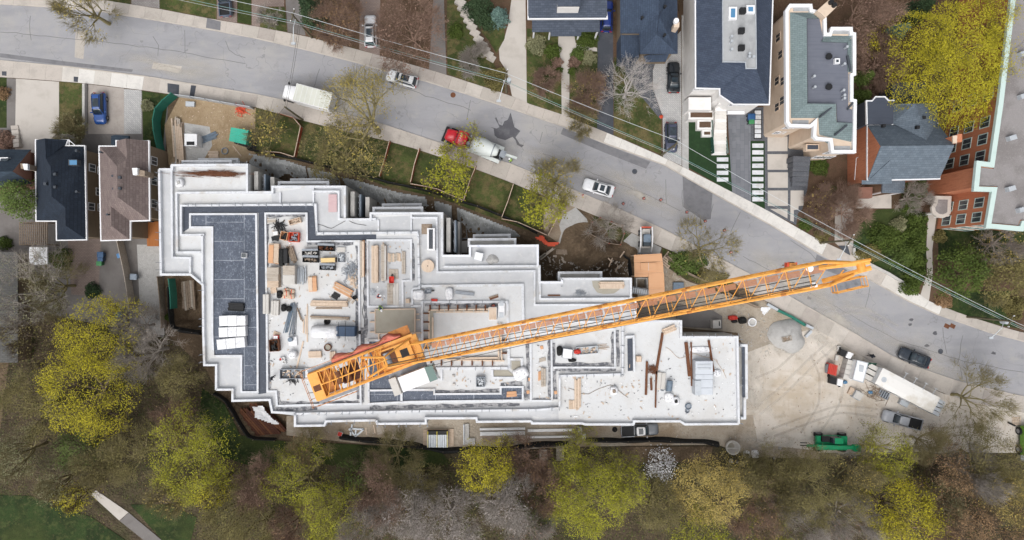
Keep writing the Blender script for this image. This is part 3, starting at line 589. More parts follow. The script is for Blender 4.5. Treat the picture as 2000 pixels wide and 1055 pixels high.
# 6: white modern house with indigo roof
V = [(1078,-160,8.4),(1080,520,8.4),(1222,524,8.4),(1222,560,8.4),(1302,615,8.4),(1514,616,8.4),(1540,-160,8.4),
     (1240,-160,10.2),(1242,364,10.2),(1375,366,10.2),(1378,403,10.2),(1438,403,10.2),(1432,-160,10.2)]
o, r = house('white_modern_house', 'white rendered house with indigo shingles round a flat roof', 'A3', V, [(0,1,8,7),(1,2,3,10,9,8),(3,4,5,11,10),(5,6,12,11)], (0,1,2,3,4,5,6), 'roof_indigo', 'stucco_white', 'trim_white', .5)
fr = MB().prism(QL('A3', [(1240,-160),(1432,-160),(1438,403),(1378,403),(1375,366),(1242,364)], 10.2), 9.6, 10.22).build('flat_roof', 'flat_roof_pale', o)
MB().strip(QL('A3', [(1240,-160),(1242,364),(1375,366),(1378,403),(1438,403),(1432,-160)], 10.3), .12, 10.1, 10.34).build('roof_edge', 'galv', fr)
for p in ([(1278,40),(1326,40),(1324,115),(1276,115)], [(1380,30),(1430,30),(1430,80),(1380,78)]):
    k = MB().prism(QL('A3', p, 10.6), 10.2, 10.6).build('skylight', 'trim_white', fr)
    MB().prism(offset_poly(QL('A3', p, 10.6), .25), 10.55, 10.64).build('pane', 'glass_sky', k)
for x, y in ((1355,68),(1348,185),(1348,285)): vent(fr, Q('A3', x, y, 10.5), 'black', .5, .7)
for x, y in ((1287,222),(1287,250),(1287,297),(1392,322),(1390,340),(1415,340)): pipe(fr, Q('A3', x, y, 10.4))
for y0, z0 in ((75,5),(185,4),(180,6.4)):
    e = Q('A3', 1085, y0, 8.4); win(o, (e[0]+.45, e[1]-.7), (e[0]+.45, e[1]+.7), z0, z0+1.4, (-1,0), 'trim_dark')
for xa, xb, y in ((1095,1175,520),(1310,1410,615)):
    a = Q('A3', xa, y, 8.4); b_ = Q('A3', xb, y, 8.4); win(o, (a[0], a[1]+.48), (b_[0], b_[1]+.48), 5.8, 7.6, (0,-1), 'trim_white')
MB().prism(QL('G2', [(60,-40),(240,-40),(240,60),(60,60)], 3.4), 0, 3.4).build('terrace', 'stucco_white', o)
pb = MB().prism(QL('G2', [(298,-60),(415,-60),(412,18),(298,18)], 4.6), 0, 4.6).build('planter', 'stucco_white', o)
MB().prism(offset_poly(QL('G2', [(298,-60),(415,-60),(412,18),(298,18)], 4.6), .25), 4.5, 4.64).build('planter_soil', 'mulch', pb)
for p, z in (([(60,65),(265,65),(265,135),(60,135)],1.9), ([(130,138),(252,138),(252,215),(130,215)],1.2), ([(168,218),(248,218),(248,272),(168,272)],.8)):
    pb = MB().prism(QL('G2', p, z), 0, z).build('planter', 'stucco_white', o)
    MB().prism(offset_poly(QL('G2', p, z), .28), z-.1, z+.03).build('planter_soil', 'mulch', pb)
st = [(280,70,362,70,3.0)]
for i in range(13):
    y0 = 40+29*i; z = 3.2 - i*.235; xx = 12*max(0, i-4)/8
    MB().prism(QL('G2', [(272-xx*2,y0),(360,y0),(362,y0+29),(270-xx*2.2,y0+29)], z), 0, z).build('step', 'paving5' if i % 3 else 'stucco_white', o)
for xa in (268, 362): MB().strip([Q('G2', xa, 60, 3)[:2], Q('G2', xa-(20 if xa < 300 else 0), 410, .5)[:2]], .05, .2, 1.5).build('glass_balustrade', 'glass_green', o)
MB().prism(QL('G2', [(370,66),(505,66),(505,92),(370,92)], 3), 2.6, 3.0).build('garage_canopy', 'trim_white', o)
# 7: beige house with white parapet
LP = [(112,62),(132,32),(252,32),(256,62),(292,70),(336,108),(338,202),(368,202),(378,168),(490,168),(492,196),(510,200),(510,436),(494,440),(494,590),(514,594),(510,892),(382,892),(372,822),(290,815),(275,800),(280,716),(252,742),(130,738),(116,716)]
c = Q('A4', 300, 460, 9.4)
o = thing('beige_house', 'beige stucco house with green shingles inside a stepped white parapet', 'house', (c[0], c[1], 0))
MB().prism(offset_poly(QL('A4', LP, 9.4), .25), 0, 9.0).build('wall', 'stucco_beige', o)
MB().strip(QL('A4', LP, 9.4), .42, 8.7, 9.4, True).build('parapet', 'trim_white', o)
MB().prism(offset_poly(QL('A4', [(228,105),(300,108),(320,215),(470,250),(470,640),(500,650),(500,725),(405,720),(400,612),(232,610)], 9), 0), 8.9, 9.12).build('flat_roof', 'flat_roof', o)
r = roof_mesh('A4', [(118,70,8.9),(250,70,8.9),(300,108,9.3),(228,105,9.9),(232,610,9.9),(400,612,9.9),(404,720,9.6),(500,725,9.2),(500,855,8.9),(382,858,8.9),(290,808,8.9),(285,705,8.9),(124,705,8.9)],
              [(0,1,2,3),(0,3,4,12),(12,4,5,11),(11,5,6,10),(10,6,7,8,9)]).build('shingle_slope', 'roof_green', o)
r = roof_mesh('A4', [(332,205,8.95),(498,208,8.95),(470,250,9.3),(318,245,9.5)], [(0,1,2,3)]).build('shingle_slope', 'roof_green', o)
r = roof_mesh('A4', [(500,215,8.95),(500,430,8.95),(472,420,9.3),(470,250,9.3)], [(0,1,2,3)]).build('shingle_slope', 'roof_green', o)
for p in ([(145,708),(240,708),(238,734),(146,734)], [(392,860),(485,860),(485,885),(392,885)], [(380,178),(480,178),(480,200),(380,200)], [(150,40),(240,40),(240,66),(150,66)]):
    MB().prism(QL('A4', p, 9.1), 8.9, 9.08).build('balcony_floor', 'flat_roof_pale', o)
for x, y in ((455,283),(440,383),(263,455),(267,518),(435,537),(440,566),(440,584)): pipe(o, Q('A4', x, y, 9.4), 'galv', .5)
for x, y in ((352,337),(352,515)): pipe(o, Q('A4', x, y, 9.2), 'black', .3, .3)
k = MB().prism(QL('A4', [(394,343),(424,343),(424,374),(394,374)], 9.6), 9, 9.6).build('skylight', 'trim_white', o)
MB().prism(QL('A4', [(402,351),(417,351),(417,366),(402,366)], 9.65), 9.55, 9.64).build('pane', 'glass_dark', k)
MB().strip([Q('A4',468,328,9.3)[:2], Q('A4',485,418,9.3)[:2]], .3, 9.1, 9.4).build('roof_seam', 'trim_dark', o)
MB().strip([Q('A4',500,605,9.3)[:2], Q('A4',468,645,9.3)[:2]], .2, 9.1, 9.4).build('roof_seam', 'trim_dark', o)
for a, b_ in (((395,617),(300,692)), ((470,735),(388,798))): MB().strip([Q('A4',*a,9.8)[:2], Q('A4',*b_,9.2)[:2]], .2, 9.2, 9.7).build('roof_hip', 'trim_dark', o)
MB().prism(QL('A4', [(290,62),(358,0),(405,40),(338,105)], 10.2), 0, 10.2).build('chimney', 'stucco_beige', o)
for x, y in ((365,18),(385,35)): MB().tube((*Q('A4',x,y,10.2)[:2],10.1), (*Q('A4',x,y,10.2)[:2],10.7), .3, 8).build('chimney_pot', 'black', o)
xw = Q('A4', 112, 0, 9.4)[0]+.25
for y0, z0 in ((285,5.8),(430,4.6),(455,6.6),(570,6.4),(590,4.6),(170,5)):
    e = Q('A4', 112, y0, 9.2); win(o, (xw, e[1]-.5), (xw, e[1]+.5), z0, z0+1.5, (-1,0), 'stucco_beige')
yw = Q('A4', 0, 738, 9.4)[1]+.25
for xa in (150, 180, 210):
    for z0 in (6.2, 2.6): a = Q('A4', xa, 738, 9); win(o, (a[0]-.35, yw), (a[0]+.35, yw), z0, z0+1.6, (0,-1))
yw = Q('A4', 0, 892, 9.4)[1]+.25
for xa in (400, 440, 478):
    for z0 in (6.2, 2.6): a = Q('A4', xa, 892, 9); win(o, (a[0]-.4, yw), (a[0]+.4, yw), z0, z0+1.6, (0,-1))
k = MB().prism(QL('A4', [(225,848),(302,848),(302,886),(225,886)], 5.6), 4.6, 5.6).build('balcony', 'stucco_beige', o)
MB().prism(offset_poly(QL('A4', [(225,848),(302,848),(302,886),(225,886)], 5.6), .15), 5.5, 5.63).build('balcony_floor', 'flat_roof_dark', k)
sh = thing('side_stair', 'slate covered entrance stair beside the beige house', 'stair', Q('G2', 950, 560))
for i in range(6): MB().prism(QL('G2', [(893-2*i,425+40*i),(1028-4*i,430+40*i),(1024-4*i,470+40*i),(890-2*i,465+40*i)], 2.6-.42*i), 0, 2.6-.42*i).build('step', 'paver_dark', sh)
# 8: brick house with grey hip and cross gables
V = [(205,392,6.4),(720,380,6.4),(845,542,10.2),(305,548,10.2),(735,790,6.4),(205,802,6.4)]
o, r = house('red_brick_house', 'red brick house with grey shingled cross gables beside the apartment block', 'G3', V, [(0,1,2,3),(3,2,4,5)], (0,1,4,5), 'roof_grey', 'brick_red', 'trim_white', .35)
P = [Q('G3',*v) for v in V]
MB().add([P[0],P[3],P[5],(P[0][0]+.35,P[0][1],0),(P[5][0]+.35,P[5][1],0)], [(0,1,2),(0,2,4,3)]).build('gable', 'brick_red', o)
roof_mesh('G3', [(390,380,6.6),(402,236,6.4),(716,232,6.4),(722,380,6.6),(640,504,9.4),(560,236,9.2)], [(0,1,5,4),(5,2,3,4)]).build('cross_gable_roof', 'roof_grey', o)
MB().prism(offset_poly(QL('G3', [(400,236),(716,232),(722,380),(390,380)], 6.4), .3), 0, 6.3).build('rear_wall', 'brick_red', o)
roof_mesh('G3', [(165,800,6.5),(210,802,6.5),(370,655,8.8),(386,826,6.4),(165,830,6.2)], [(0,1,2,3,4)]).build('cross_gable_roof', 'roof_grey', o)
fr = MB().prism(QL('G3', [(198,215),(240,215),(265,185),(335,185),(360,212),(404,212),(392,385),(202,388)], 7), 0, 7.0).build('rear_wing', 'flat_roof_dark', o)
MB().strip(QL('G3', [(404,212),(360,212),(335,185),(265,185),(240,215),(198,215),(202,388)], 7.1), .15, 6.8, 7.12).build('gutter', 'trim_white', fr)
MB().prism(QL('G3', [(388,80),(640,78),(640,236),(404,236),(388,200)], 3.6), 0, 3.6).build('rear_extension', 'flat_roof_dark', o)
MB().prism(QL('G3', [(316,806),(482,803),(475,893),(313,893)], 3.6), 3.3, 3.6).build('porch_roof', 'roof_grey', o)
MB().prism(QL('G3', [(138,850),(242,850),(240,930),(135,930)], 1.2), 0, 1.2).build('porch_step', 'brick_rose', o)
for x in (325,470): MB().tube((*Q('G3',x,885,3.3)[:2],0), Q('G3',x,885,3.3), .12, 8).build('porch_post', 'trim_white', o)
b = MB().prism(QL('G3', [(792,487),(842,470),(862,472),(862,528),(830,530)], 9.5), 5, 10.6).build('chimney', 'brick_red', o)
MB().prism(QL('G3', [(834,472),(866,470),(864,526),(834,528)], 10.8), 10.6, 10.8).build('chimney_cap', 'stucco_beige', b)
for x, y in ((615,340),(570,412),(368,520),(495,520),(742,515),(320,400)): vent(r, Q('G3', x, y, 8.8), 'black', .3, .4)
for y0, z0, w_ in ((320,4.6,1.0),(500,4.6,1.0),(575,3.6,.8),(578,5.6,.6),(690,1.6,1.1)):
    e = Q('G3', 200, y0, 6); x = P[0][0]+.36; win(o, (x, e[1]-w_/2), (x, e[1]+w_/2), z0, z0+1.3, (-1,0), 'brick_rose')
MB().path([(P[0][0]+.2, Q('G3',0,600,6)[1], 6.2), (P[0][0]+.2, Q('G3',0,600,6)[1]-.2, 3), (P[0][0]+.2, P[5][1]+.6, 2.5)], .06).build('downpipe', 'trim_white', o)
# 9: brick apartment block with teal coping
LP = [(1986,-220),(1979,0),(1955,204),(1938,322),(1912,319),(1907,369),(1943,370),(1931,441),(1996,447),(2000,436),(2080,446),(2120,-220)]
ZA = 11.5
o = thing('apartment_block', 'red brick apartment block with pale teal roof coping at the right edge', 'apartment block', (*W(2010, 200, ZA)[:2], 0))
MB().prism(offset_poly(PX(LP, ZA), .3), 0, ZA-.4).build('wall', 'brick_red', o)
MB().prism(offset_poly(PX(LP, ZA), .45), ZA-.5, ZA-.25).build('flat_roof', 'gravel_roof', o)
MB().strip(PX(LP, ZA), .62, ZA-.5, ZA, True).build('coping', 'trim_teal', o)
for x, y in ((1996,106),(1974,270),(1972,369),(1993,410),(1996,189)): 
    p = W(x, y, ZA); MB().obox(p, .9, .6, ZA-.3, ZA+.5, .3).build('roof_unit', 'galv', o)
def wall_windows(pa, pb, n, m0=.8, rows=((1.2,1.7),(4.4,1.7),(7.6,1.7)), wd=1.5, inset=.3):
    a = np.array(W(*pa, ZA)[:2]); b = np.array(W(*pb, ZA)[:2]); d = (b-a)/np.hypot(*(b-a)); nrm = np.array((d[1], -d[0]))
    if nrm @ np.array((-1,-1)) < 0: nrm = -nrm
    L = np.hypot(*(b-a))
    for i in range(n):
        c = a + d*(m0 + (L-2*m0)*((i+.5)/n)) - nrm*inset
        for z0, h in rows: win(o, c-d*wd/2, c+d*wd/2, z0, z0+h, nrm, 'trim_teal')
wall_windows((1955,204), (1938,322), 3, .5, wd=1.3)
wall_windows((1943,370), (1931,441), 2, .4, wd=1.2)
wall_windows((1979,40), (1955,200), 4)
wall_windows((1931,441), (1996,447), 2, .4)
LPc = [Q('G4', 92, 712, 3), Q('G4', 205, 715, 3), Q('G4', 200, 840, 3)]
po = MB().prism(QL('G4', [(92,712),(206,714),(200,830),(185,850),(150,865),(110,860),(75,830),(68,790),(85,760)], 3.4), 3.0, 3.4).build('entrance_canopy', 'paving1', o)
MB().prism(offset_poly(QL('G4', [(92,712),(206,714),(200,830),(185,850),(150,865),(110,860),(75,830),(68,790),(85,760)], 3.4), .5), 3.38, 3.42).build('canopy_roof', 'gravel_roof', po)
for x, y in ((90,830),(180,845)): MB().tube((*Q('G4',x,y,3)[:2],0), Q('G4',x,y,3.1), .2, 8).build('canopy_post', 'stucco_white', o)

# outbuildings and yard things on the left
o = thing('garage', 'grey shingled garage roof at the left edge behind bare branches', 'garage', Q('B1', 30, 700))
MB().prism(offset_poly(QL('B1', [(-160,430),(103,430),(105,1080),(-160,1080)], 3.2), .2), 0, 3).build('wall', 'brick_tan', o)
roof_mesh('B1', [(-160,430,3.2),(103,430,3.2),(105,1080,3.2),(-160,1080,3.2),(-60,430,4.2),(-60,1080,4.2)], [(0,4,5,3),(4,1,2,5)]).build('roof', 'roof_old', o)
tag(MB().prism(QL('B1', [(172,400),(278,400),(280,500),(225,506),(170,500)], 2.6), 2.4, 2.6).build('canopy', 'plastic_white'), 'white fabric gazebo top behind the slate roofed house', 'canopy')
cn = bpy.data.objects['canopy']
for x, y in ((178,405),(272,405),(274,495),(178,495)): MB().tube((*Q('B1',x,y,2.5)[:2],.08), Q('B1',x,y,2.5), .05, 6).build('post', 'galv', cn)
o = thing('pergola', 'brown timber pergola of crossed slats below the navy roofed house', 'pergola', Q('B1', 200, 320))
for i in range(15):
    x = 118 + i*11.5; a = Q('B1', x, 252, 2.6); b_ = Q('B1', x, 388, 2.6); MB().strip([a, b_], .07, 2.6, 2.72).build('slat', 'timber_old', o)
for i in range(9):
    y = 256 + i*16; a = Q('B1', 114, y, 2.5); b_ = Q('B1', 284, y, 2.5); MB().strip([a, b_], .07, 2.45, 2.58).build('slat', 'timber_old', o)
for x, y in ((120,256),(280,256),(120,386),(280,386)): MB().tube((*Q('B1',x,y,2.4)[:2],.05), Q('B1',x,y,2.45), .09, 6).build('post', 'timber_old', o)
# bins
def bin_(x, y, tile, body, lid, label, rz=0, sc=1.0):
    p = Q(tile, x, y); o = thing('wheelie_bin', label, 'bin', (p[0], p[1], .11), rz, 'wheeled refuse bins', True)
    mb = 'bin_'+'_'.join(map(str, body)); mat(mb, s(*body), (), .6)
    ml = 'bin_'+'_'.join(map(str, lid)); mat(ml, s(*lid), (), .5)
    MB().loft([rrect(-.24*sc,.24*sc,.22*sc,.05,.05), rrect(-.34*sc,.34*sc,.3*sc,.05,.95)]).build('body', mb, o)
    MB().loft([rrect(-.38*sc,.4*sc,.34*sc,.08,.95), rrect(-.36*sc,.38*sc,.32*sc,.1,1.02), rrect(-.25*sc,.25*sc,.2*sc,.1,1.06)]).build('lid', ml, o)
    for yy in (-.2, .2): MB().tube((-.3*sc, yy*sc-.04, .1), (-.3*sc, yy*sc+.04, .1), .1, 8).build('wheel', 'rubber', o)
bin_(615,445,'B1',(60,84,112),(74,104,140),'navy blue bin standing north of a matching bin by brick drive',0,1.2)
bin_(615,472,'B1',(60,84,112),(74,104,140),'navy blue bin between a blue bin and the small green bin')
bin_(608,497,'B1',(60,120,80),(84,150,100),'small green bin beside two navy blue bins')
bin_(728,450,'B1',(60,104,150),(90,140,190),'bright blue bin leaning on the white fence behind brown house',.3)
bin_(720,798,'B1',(70,110,130),(96,150,170),'pale blue bin alone at the yard end by yellow tree')
bin_(808,575,'B1',(130,140,150),(150,162,176),'grey blue bin on the gravel drive right of fence',0,1.3)
bin_(540,128,'G2',(40,70,110),(48,90,140),'navy bin beside the white modern house driveway',0,1.4)
bin_(540,165,'G2',(50,110,70),(66,140,90),'green bin beside the white modern house driveway')
def fence_run(name, label, tile, pts, h, m, w=.08, post=1.8, pm=None, cat='fence', base=.05):
    P = resample([Q(tile,x,y)[:2] for x, y in pts], post); o = thing(name, label, cat, (P[0][0], P[0][1], base))
    for a, b_ in zip(P[:-1], P[1:]):
        d = (b_-a)/np.hypot(*(b_-a)); MB().strip([a+d*.03, b_-d*.03], w, base+.05, base+h).build('panel', m, o)
    for p in P: MB().obox(p, .12, .12, base, base+h+.08).build('post', pm or m, o)
    return o
fence_run('board_fence', 'weathered timber fence between the two back yards', 'B1', [(728,365),(760,500),(785,640),(800,760)], 1.8, 'lumber_grey')
fence_run('board_fence', 'grey slatted timber fence along the pit behind the brown house', 'B1', [(960,575),(975,720),(985,870)], 1.7, 'timber_old')
tag(MB().strip(QL('A1', [(508,500),(508,740)]), .35, 0, .7).build('retaining_wall', 'raw_concrete'), 'low concrete retaining wall between lawn and blue car', 'wall')
o = thing('garden_steps', 'pale stone steps curving down the planted front garden', 'steps', Q('A2', 1270, 180))
for i, (x, y) in enumerate(((1195,-10),(1205,25),(1220,60),(1238,95),(1255,130),(1272,165),(1290,200),(1310,235),(1330,265),(1350,295),(1370,322),(1385,345))):
    a = R(-38 - 2*i); MB().obox(Q('A2', x, y), 1.5-.03*i, .95, .05, .9-.06*i, R(-30)).build('step', 'paving%d' % (i % 3), o)
o = thing('front_steps', 'small stone steps at the left edge beside the concrete drive', 'steps', Q('A1', 85, 790))
for i in range(5): MB().prism(QL('A1', [(62+4*i,740+26*i),(104+2*i,738+26*i),(110,762+26*i),(66+3*i,764+26*i)], .2+.18*i), 0, .2+.18*i).build('step', 'paving%d' % (i % 3), o)
# ---------------------------------------------------------------- the building under construction
ZF = 6.0; ZT = 6.55; ZC = 6.25     # deck, perimeter parapet top, low kerb top
FP = [(307.5,328),(333,328),(333,320),(485,319),(485,373),(529,373),(529,362),(676,362),(676,426),(721,426),(721,414),(866,414),(866,497),(915,497),(915,478),(1053,477),(1053,518),(1056,518),(1056,549),(1095,549),(1095,542),(1235,542),(1235,581),(1244,581),(1244,625),(1333,625),(1333,656),(1443,656),(1446,831),(1337,832),(1328,826),(1241,826),(1241,832),(1142,832),(1137,830),(1037,830),(1036,826),(929,827),(928,820),(834,820),(834,830),(735,831),(732,824),(638,826),(635,834),(573,835),(573,810),(529,808),(524,784),(451,786),(451,764),(419,764),(419,716),(396,716),(394,650),(393,558),(371,539),(311,539)]
bld = thing('concrete_building', 'pale concrete building shell under construction with stepped white parapets', 'building', (*W(880, 580, 0)[:2], -3))
foot = PX(FP, ZT)
MB().prism(offset_poly(foot, .06), -3.2, ZF-.02).build('wall', 'raw_concrete', bld)
MB().prism(offset_poly(foot, .02), ZF-.35, ZF).build('roof_slab', 'deck_concrete', bld)
def floor(m, pts, z=ZF, dz=.01, name='floor_finish', tile='P'):
    floor.n += 1
    return MB().sheet(QL(tile, pts, z), z + dz + .0012*floor.n).build(name, m, bld)
floor.n = 0
# cooler grey terraces around the bright main deck
floor('terrace_concrete', [(530,376),(610,366),(676,366),(676,428),(864,418),(866,524),(1053,524),(1054,590),(1244,590),(1244,625),(1040,626),(1022,626),(1022,557),(824,557),(822,455),(620,455),(614,398),(531,396)])
floor('terrace_concrete', [(868,499),(917,499),(917,480),(1050,480),(1051,518),(868,519)])
floor('terrace_concrete', [(1058,551),(1096,551),(1096,545),(1232,545),(1232,580),(1058,582)])
floor('terrace_concrete', [(714,462),(818,460),(820,560),(805,565),(805,590),(823,592),(823,660),(714,660)])
floor('terrace_concrete', [(312,333),(334,333),(336,500),(370,504),(370,536),(313,536)])
floor('terrace_concrete', [(397,714),(412,700),(470,700),(470,768),(520,768),(540,768),(540,794),(1090,786),(1090,800),(576,812),(530,806),(524,782),(452,784),(452,763),(420,762),(420,715)])
floor('terrace_concrete', [(576,812),(1090,800),(1092,825),(1040,812),(1036,824),(930,825),(928,818),(834,818),(832,828),(737,829),(732,820),(640,822),(634,832),(576,832)])
floor('membrane', [(372,419),(501,418),(503,766),(471,767),(471,695),(416,696),(414,444),(371,444)], dz=.03)
floor('membrane_dark', [(356,404),(613,402),(617,460),(735,458),(735,470),(704,470),(600,470),(598,415),(520,415),(520,768),(505,770),(505,416),(372,416),(369,446),(356,455)], dz=.03)
floor('membrane', [(721,666),(784,666),(784,788),(721,788)], dz=.03)
floor('membrane', [(721,764),(848,764),(850,771),(979,771),(980,757),(1020,757),(1020,782),(721,788)], dz=.034)
# tar smears along the kerbs
def smear(pts, w=.5):
    P = resample([W(x, y, ZF)[:2] for x, y in pts], .8); L, Rr = [], []
    for i, p in enumerate(P):
        d = P[min(i+1, len(P)-1)] - P[max(i-1, 0)]; d /= np.hypot(*d); n = np.array((-d[1], d[0]))
        L.append(p + n*w*random.uniform(.25,.7)); Rr.append(p - n*w*random.uniform(.25,.7))
    floor.n += 1; MB().sheet([tuple(p) for p in L] + [tuple(p) for p in Rr][::-1], ZF+.016+.0012*floor.n).build('tar_smear', 'tar_stain', bld)
for pts in ([(522,420),(596,421)], [(521,430),(521,560)], [(525,690),(526,760)], [(540,788),(700,786)], [(543,765),(546,786)], [(540,799),(620,798)], [(698,480),(699,780)], [(709,640),(709,786)], [(714,475),(714,660)], [(600,476),(690,476)],
            [(722,796),(1015,790)], [(850,765),(975,764)], [(1026,755),(1027,782)], [(1031,660),(1031,780)], [(1083,725),(1084,780)], [(1042,780),(1074,780)], [(1080,712),(1195,712)], [(1083,723),(1203,722)], [(1205,645),(1207,716)], [(1197,648),(1197,712)], [(1073,660),(1074,776)], [(1081,670),(1081,712)], [(978,750),(1020,749)], [(805,475),(806,548)], [(830,596),(985,597)]): smear(pts)
# parapets and kerbs: polylines traced along the middle of each white upstand
def para(pts, h=ZT, w=.26, m='parapet_white', z0=ZF-.05, name='parapet', closed=False):
    return MB().strip(PX(pts, h), w, z0, h, closed).build(name, m, bld)
segs = [FP[52:] + FP[:5], FP[4:9], FP[8:13], FP[16:18] , FP[24:28], FP[27:33], FP[32:45], FP[44:53]]
inner = lambda pts: [tuple(p) for p in pts]
ring = offset_poly(foot, .19)
if sum(foot[i-1][0]*foot[i][1]-foot[i][0]*foot[i-1][1] for i in range(len(foot))) < 0: ring = ring[::-1]
for i0, i1, m in ((0,4,'parapet_white'),(4,8,'parapet_white'),(8,12,'parapet_white'),(12,16,'parapet_blue'),(16,18,'parapet_white'),(18,20,'parapet_blue'),(20,24,'parapet_white'),(24,28,'parapet_white'),(28,32,'parapet_white'),(32,36,'parapet_white'),(36,42,'parapet_white'),(42,46,'parapet_white'),(46,51,'parapet_white'),(51,54,'parapet_white'),(54,58,'parapet_white')):
    pts = [ring[i % len(ring)] for i in range(i0, i1+1)]
    MB().strip(pts, .29, ZF-.05, ZT - (.02 if i0 % 8 else 0)).build('parapet', m, bld)
HI = 6.48
para([(334.5,323),(336,503),(371,504),(371,536)], HI)
para([(528,375),(344,376.5),(345.6,493),(392,492.5)], HI)
para([(398,458.5),(353,459),(353,401.5),(616,399.5),(618.6,456),(816,454),(819,563),(805,564)], HI)
para([(394.6,459),(394.6,556)], HI)
para([(371,418.5),(500,418),(503,650),(503,766),(471,766),(471,695),(416.5,695.5),(414.5,650),(414.5,444),(371,444)], ZC, .25, name='kerb', closed=True)
para([(518,417),(598.7,417),(599.5,471.7),(700.5,471),(702.6,700),(704.5,789),(608,791),(541,792.7),(539,764.5),(522,764.5),(521,650)], ZC, .25, name='kerb', closed=True)
para([(717.4,469.5),(803,469),(803,548),(786,549),(786.7,598.6),(718.5,599)], ZC, .25, name='kerb', closed=True)
para([(824,590),(991,590),(994,719),(825,720)], ZC, .32, name='kerb', closed=True)
para([(803,598),(823,598)], ZC, .3, name='kerb'); para([(805,565),(805,597)], ZC, .3, name='kerb')
para([(862,722),(862,741),(770,741)], ZC, .3, name='kerb')
para([(961,722),(962,738),(1008,738)], ZC, .3, name='kerb'); para([(996,702),(1019,702),(1020,728)], ZC, .3, name='kerb')
para([(719,665),(720,789),(800,785),(1021,782),(1021,756),(978,756),(978,769),(848,770),(848,761),(720,763)], ZC, .25, name='kerb')
para([(719,665),(772,664)], ZC, .3, name='kerb'); para([(784,765),(784,785)], ZC, .3, name='kerb')
para([(1036.5,648),(1077,648),(1078,783),(1037,783)], ZC, .25, name='kerb', closed=True)
para([(1080,718),(1201.5,718),(1200.7,643),(1080,643)], ZC, .25, name='kerb')
para([(1216.5,628),(1216,731),(1093,734.5),(1093,797),(1049,801),(800,803.5),(575,808.5)], HI, .25)
para([(1222,658),(1238,657),(1239,727)], HI, .25)
para([(803,419),(803,425.5),(852.6,425.5),(854,532),(1044,529.5),(1044,596),(1242,595)], HI, .26)
para([(867,521),(1054,519.5),(1055,584),(1242,583)], HI, .26)
para([(609.5,374),(661,374),(661.7,428),(734,428)], HI, .26)
for a in ([(547,376),(547,397)], [(612,366),(612,397)], [(739,430),(739,452)], [(803,428),(803,452)], [(1097,560),(1097,562)]): para(a, 6.3, .2, name='divider')
para([(823,559),(1020.6,556.6),(1022,628)], 6.35, .34); para([(1018,630),(1216,628)], 6.35, .28)
# well openings next to the parapets: flat sheets, dark ones paint the shade inside
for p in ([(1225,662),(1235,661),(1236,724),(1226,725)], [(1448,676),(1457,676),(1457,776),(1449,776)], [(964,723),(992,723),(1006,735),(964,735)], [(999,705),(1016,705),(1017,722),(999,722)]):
    floor('membrane_dark' if p[0][0] > 1200 else 'wet_concrete', p, dz=.035, name='well_sheet')
# projecting bay on the east side and ledges of the lower storeys on the north side
bay = MB().prism(PX([(1444,673),(1460,673),(1460,778),(1457,779),(1457,819),(1446,819)], 6.3), -3, 5.6).build('bay', 'raw_concrete', bld)
MB().strip(PX([(1446,675),(1458,675),(1458.5,777),(1455,779),(1455,817),(1447,817)], 6.3), .34, 5.5, 6.3).build('parapet', 'parapet_white', bay)
def ledge(pts, z):
    P = PX(pts, z); lb = MB().prism(offset_poly(P, .05), -3, z-.5).build('lower_ledge', 'raw_concrete', bld)
    MB().strip(P, .34, z-.55, z, True).build('ledge_kerb', 'parapet_white', lb)
ledge([(357,319),(357,315.5),(450,315),(450,322)], 5.2); ledge([(389,315),(389,311.5),(463,311),(463,318)], 3.4)
ledge([(545,364),(545,356.5),(640,356),(640,364)], 5.0); ledge([(569,358),(569,351),(643,350),(643,358)], 3)
ledge([(730,416),(730,406.5),(824,406),(824,416)], 5.0); ledge([(748,409),(748,400),(821,399),(821,409)], 3)
ledge([(916,480),(916,468),(1006,467.5),(1006,480)], 5.0); ledge([(926,470),(926,460),(995,459),(995,470)], 3)
ledge([(1092,546),(1092,533),(1174,532.5),(1174,545)], 5.2)
# concrete fins and gang-form panels on the exposed east walls of the notches
def form_panel(a, b_, z0, z1, m='steel_blue'):
    a = np.array(a); b_ = np.array(b_); d = (b_-a)/np.hypot(*(b_-a)); n = np.array((d[1], -d[0]))
    f = MB().strip([a, b_], .12, z0, z1).build('form_panel', m, bld); L = np.hypot(*(b_-a))
    g = MB()
    for k in range(5): zz = z0+.3+(z1-z0-.6)*k/4; g.prism([a+n*.07, b_+n*.07, b_+n*.25, a+n*.25], zz, zz+.12)
    for k in range(4): c = a+d*(.3+(L-.6)*k/3); g.prism([c-d*.06+n*.2, c+d*.06+n*.2, c+d*.06+n*.36, c-d*.06+n*.36], z0, z1)
    g.build('waler', 'steel', f)
for (x, y0, y1) in ((485,332,372),(676,372,424),(866,424,495)):
    for k, off in enumerate((.55, 1.5, 2.3)):
        xx = W(x, 0, ZT)[0] + off; ya, yb = W(0, y1, ZT)[1]+.2, W(0, y0, ZT)[1]-.3*k
        if k == 1: form_panel((xx, yb), (xx, ya), -2.6, 4.4)
        elif x != 866 or k == 0: MB().strip([(xx, ya), (xx, yb)], .55, -3, 5.2-.7*k).build('wall_fin', 'raw_concrete', bld)
xx = W(866,0,ZT)[0]+1.6; MB().strip([(xx, W(0,495,ZT)[1]), (xx, W(0,428,ZT)[1])], .5, -3, 1.5).build('wall_fin', 'raw_concrete', bld)
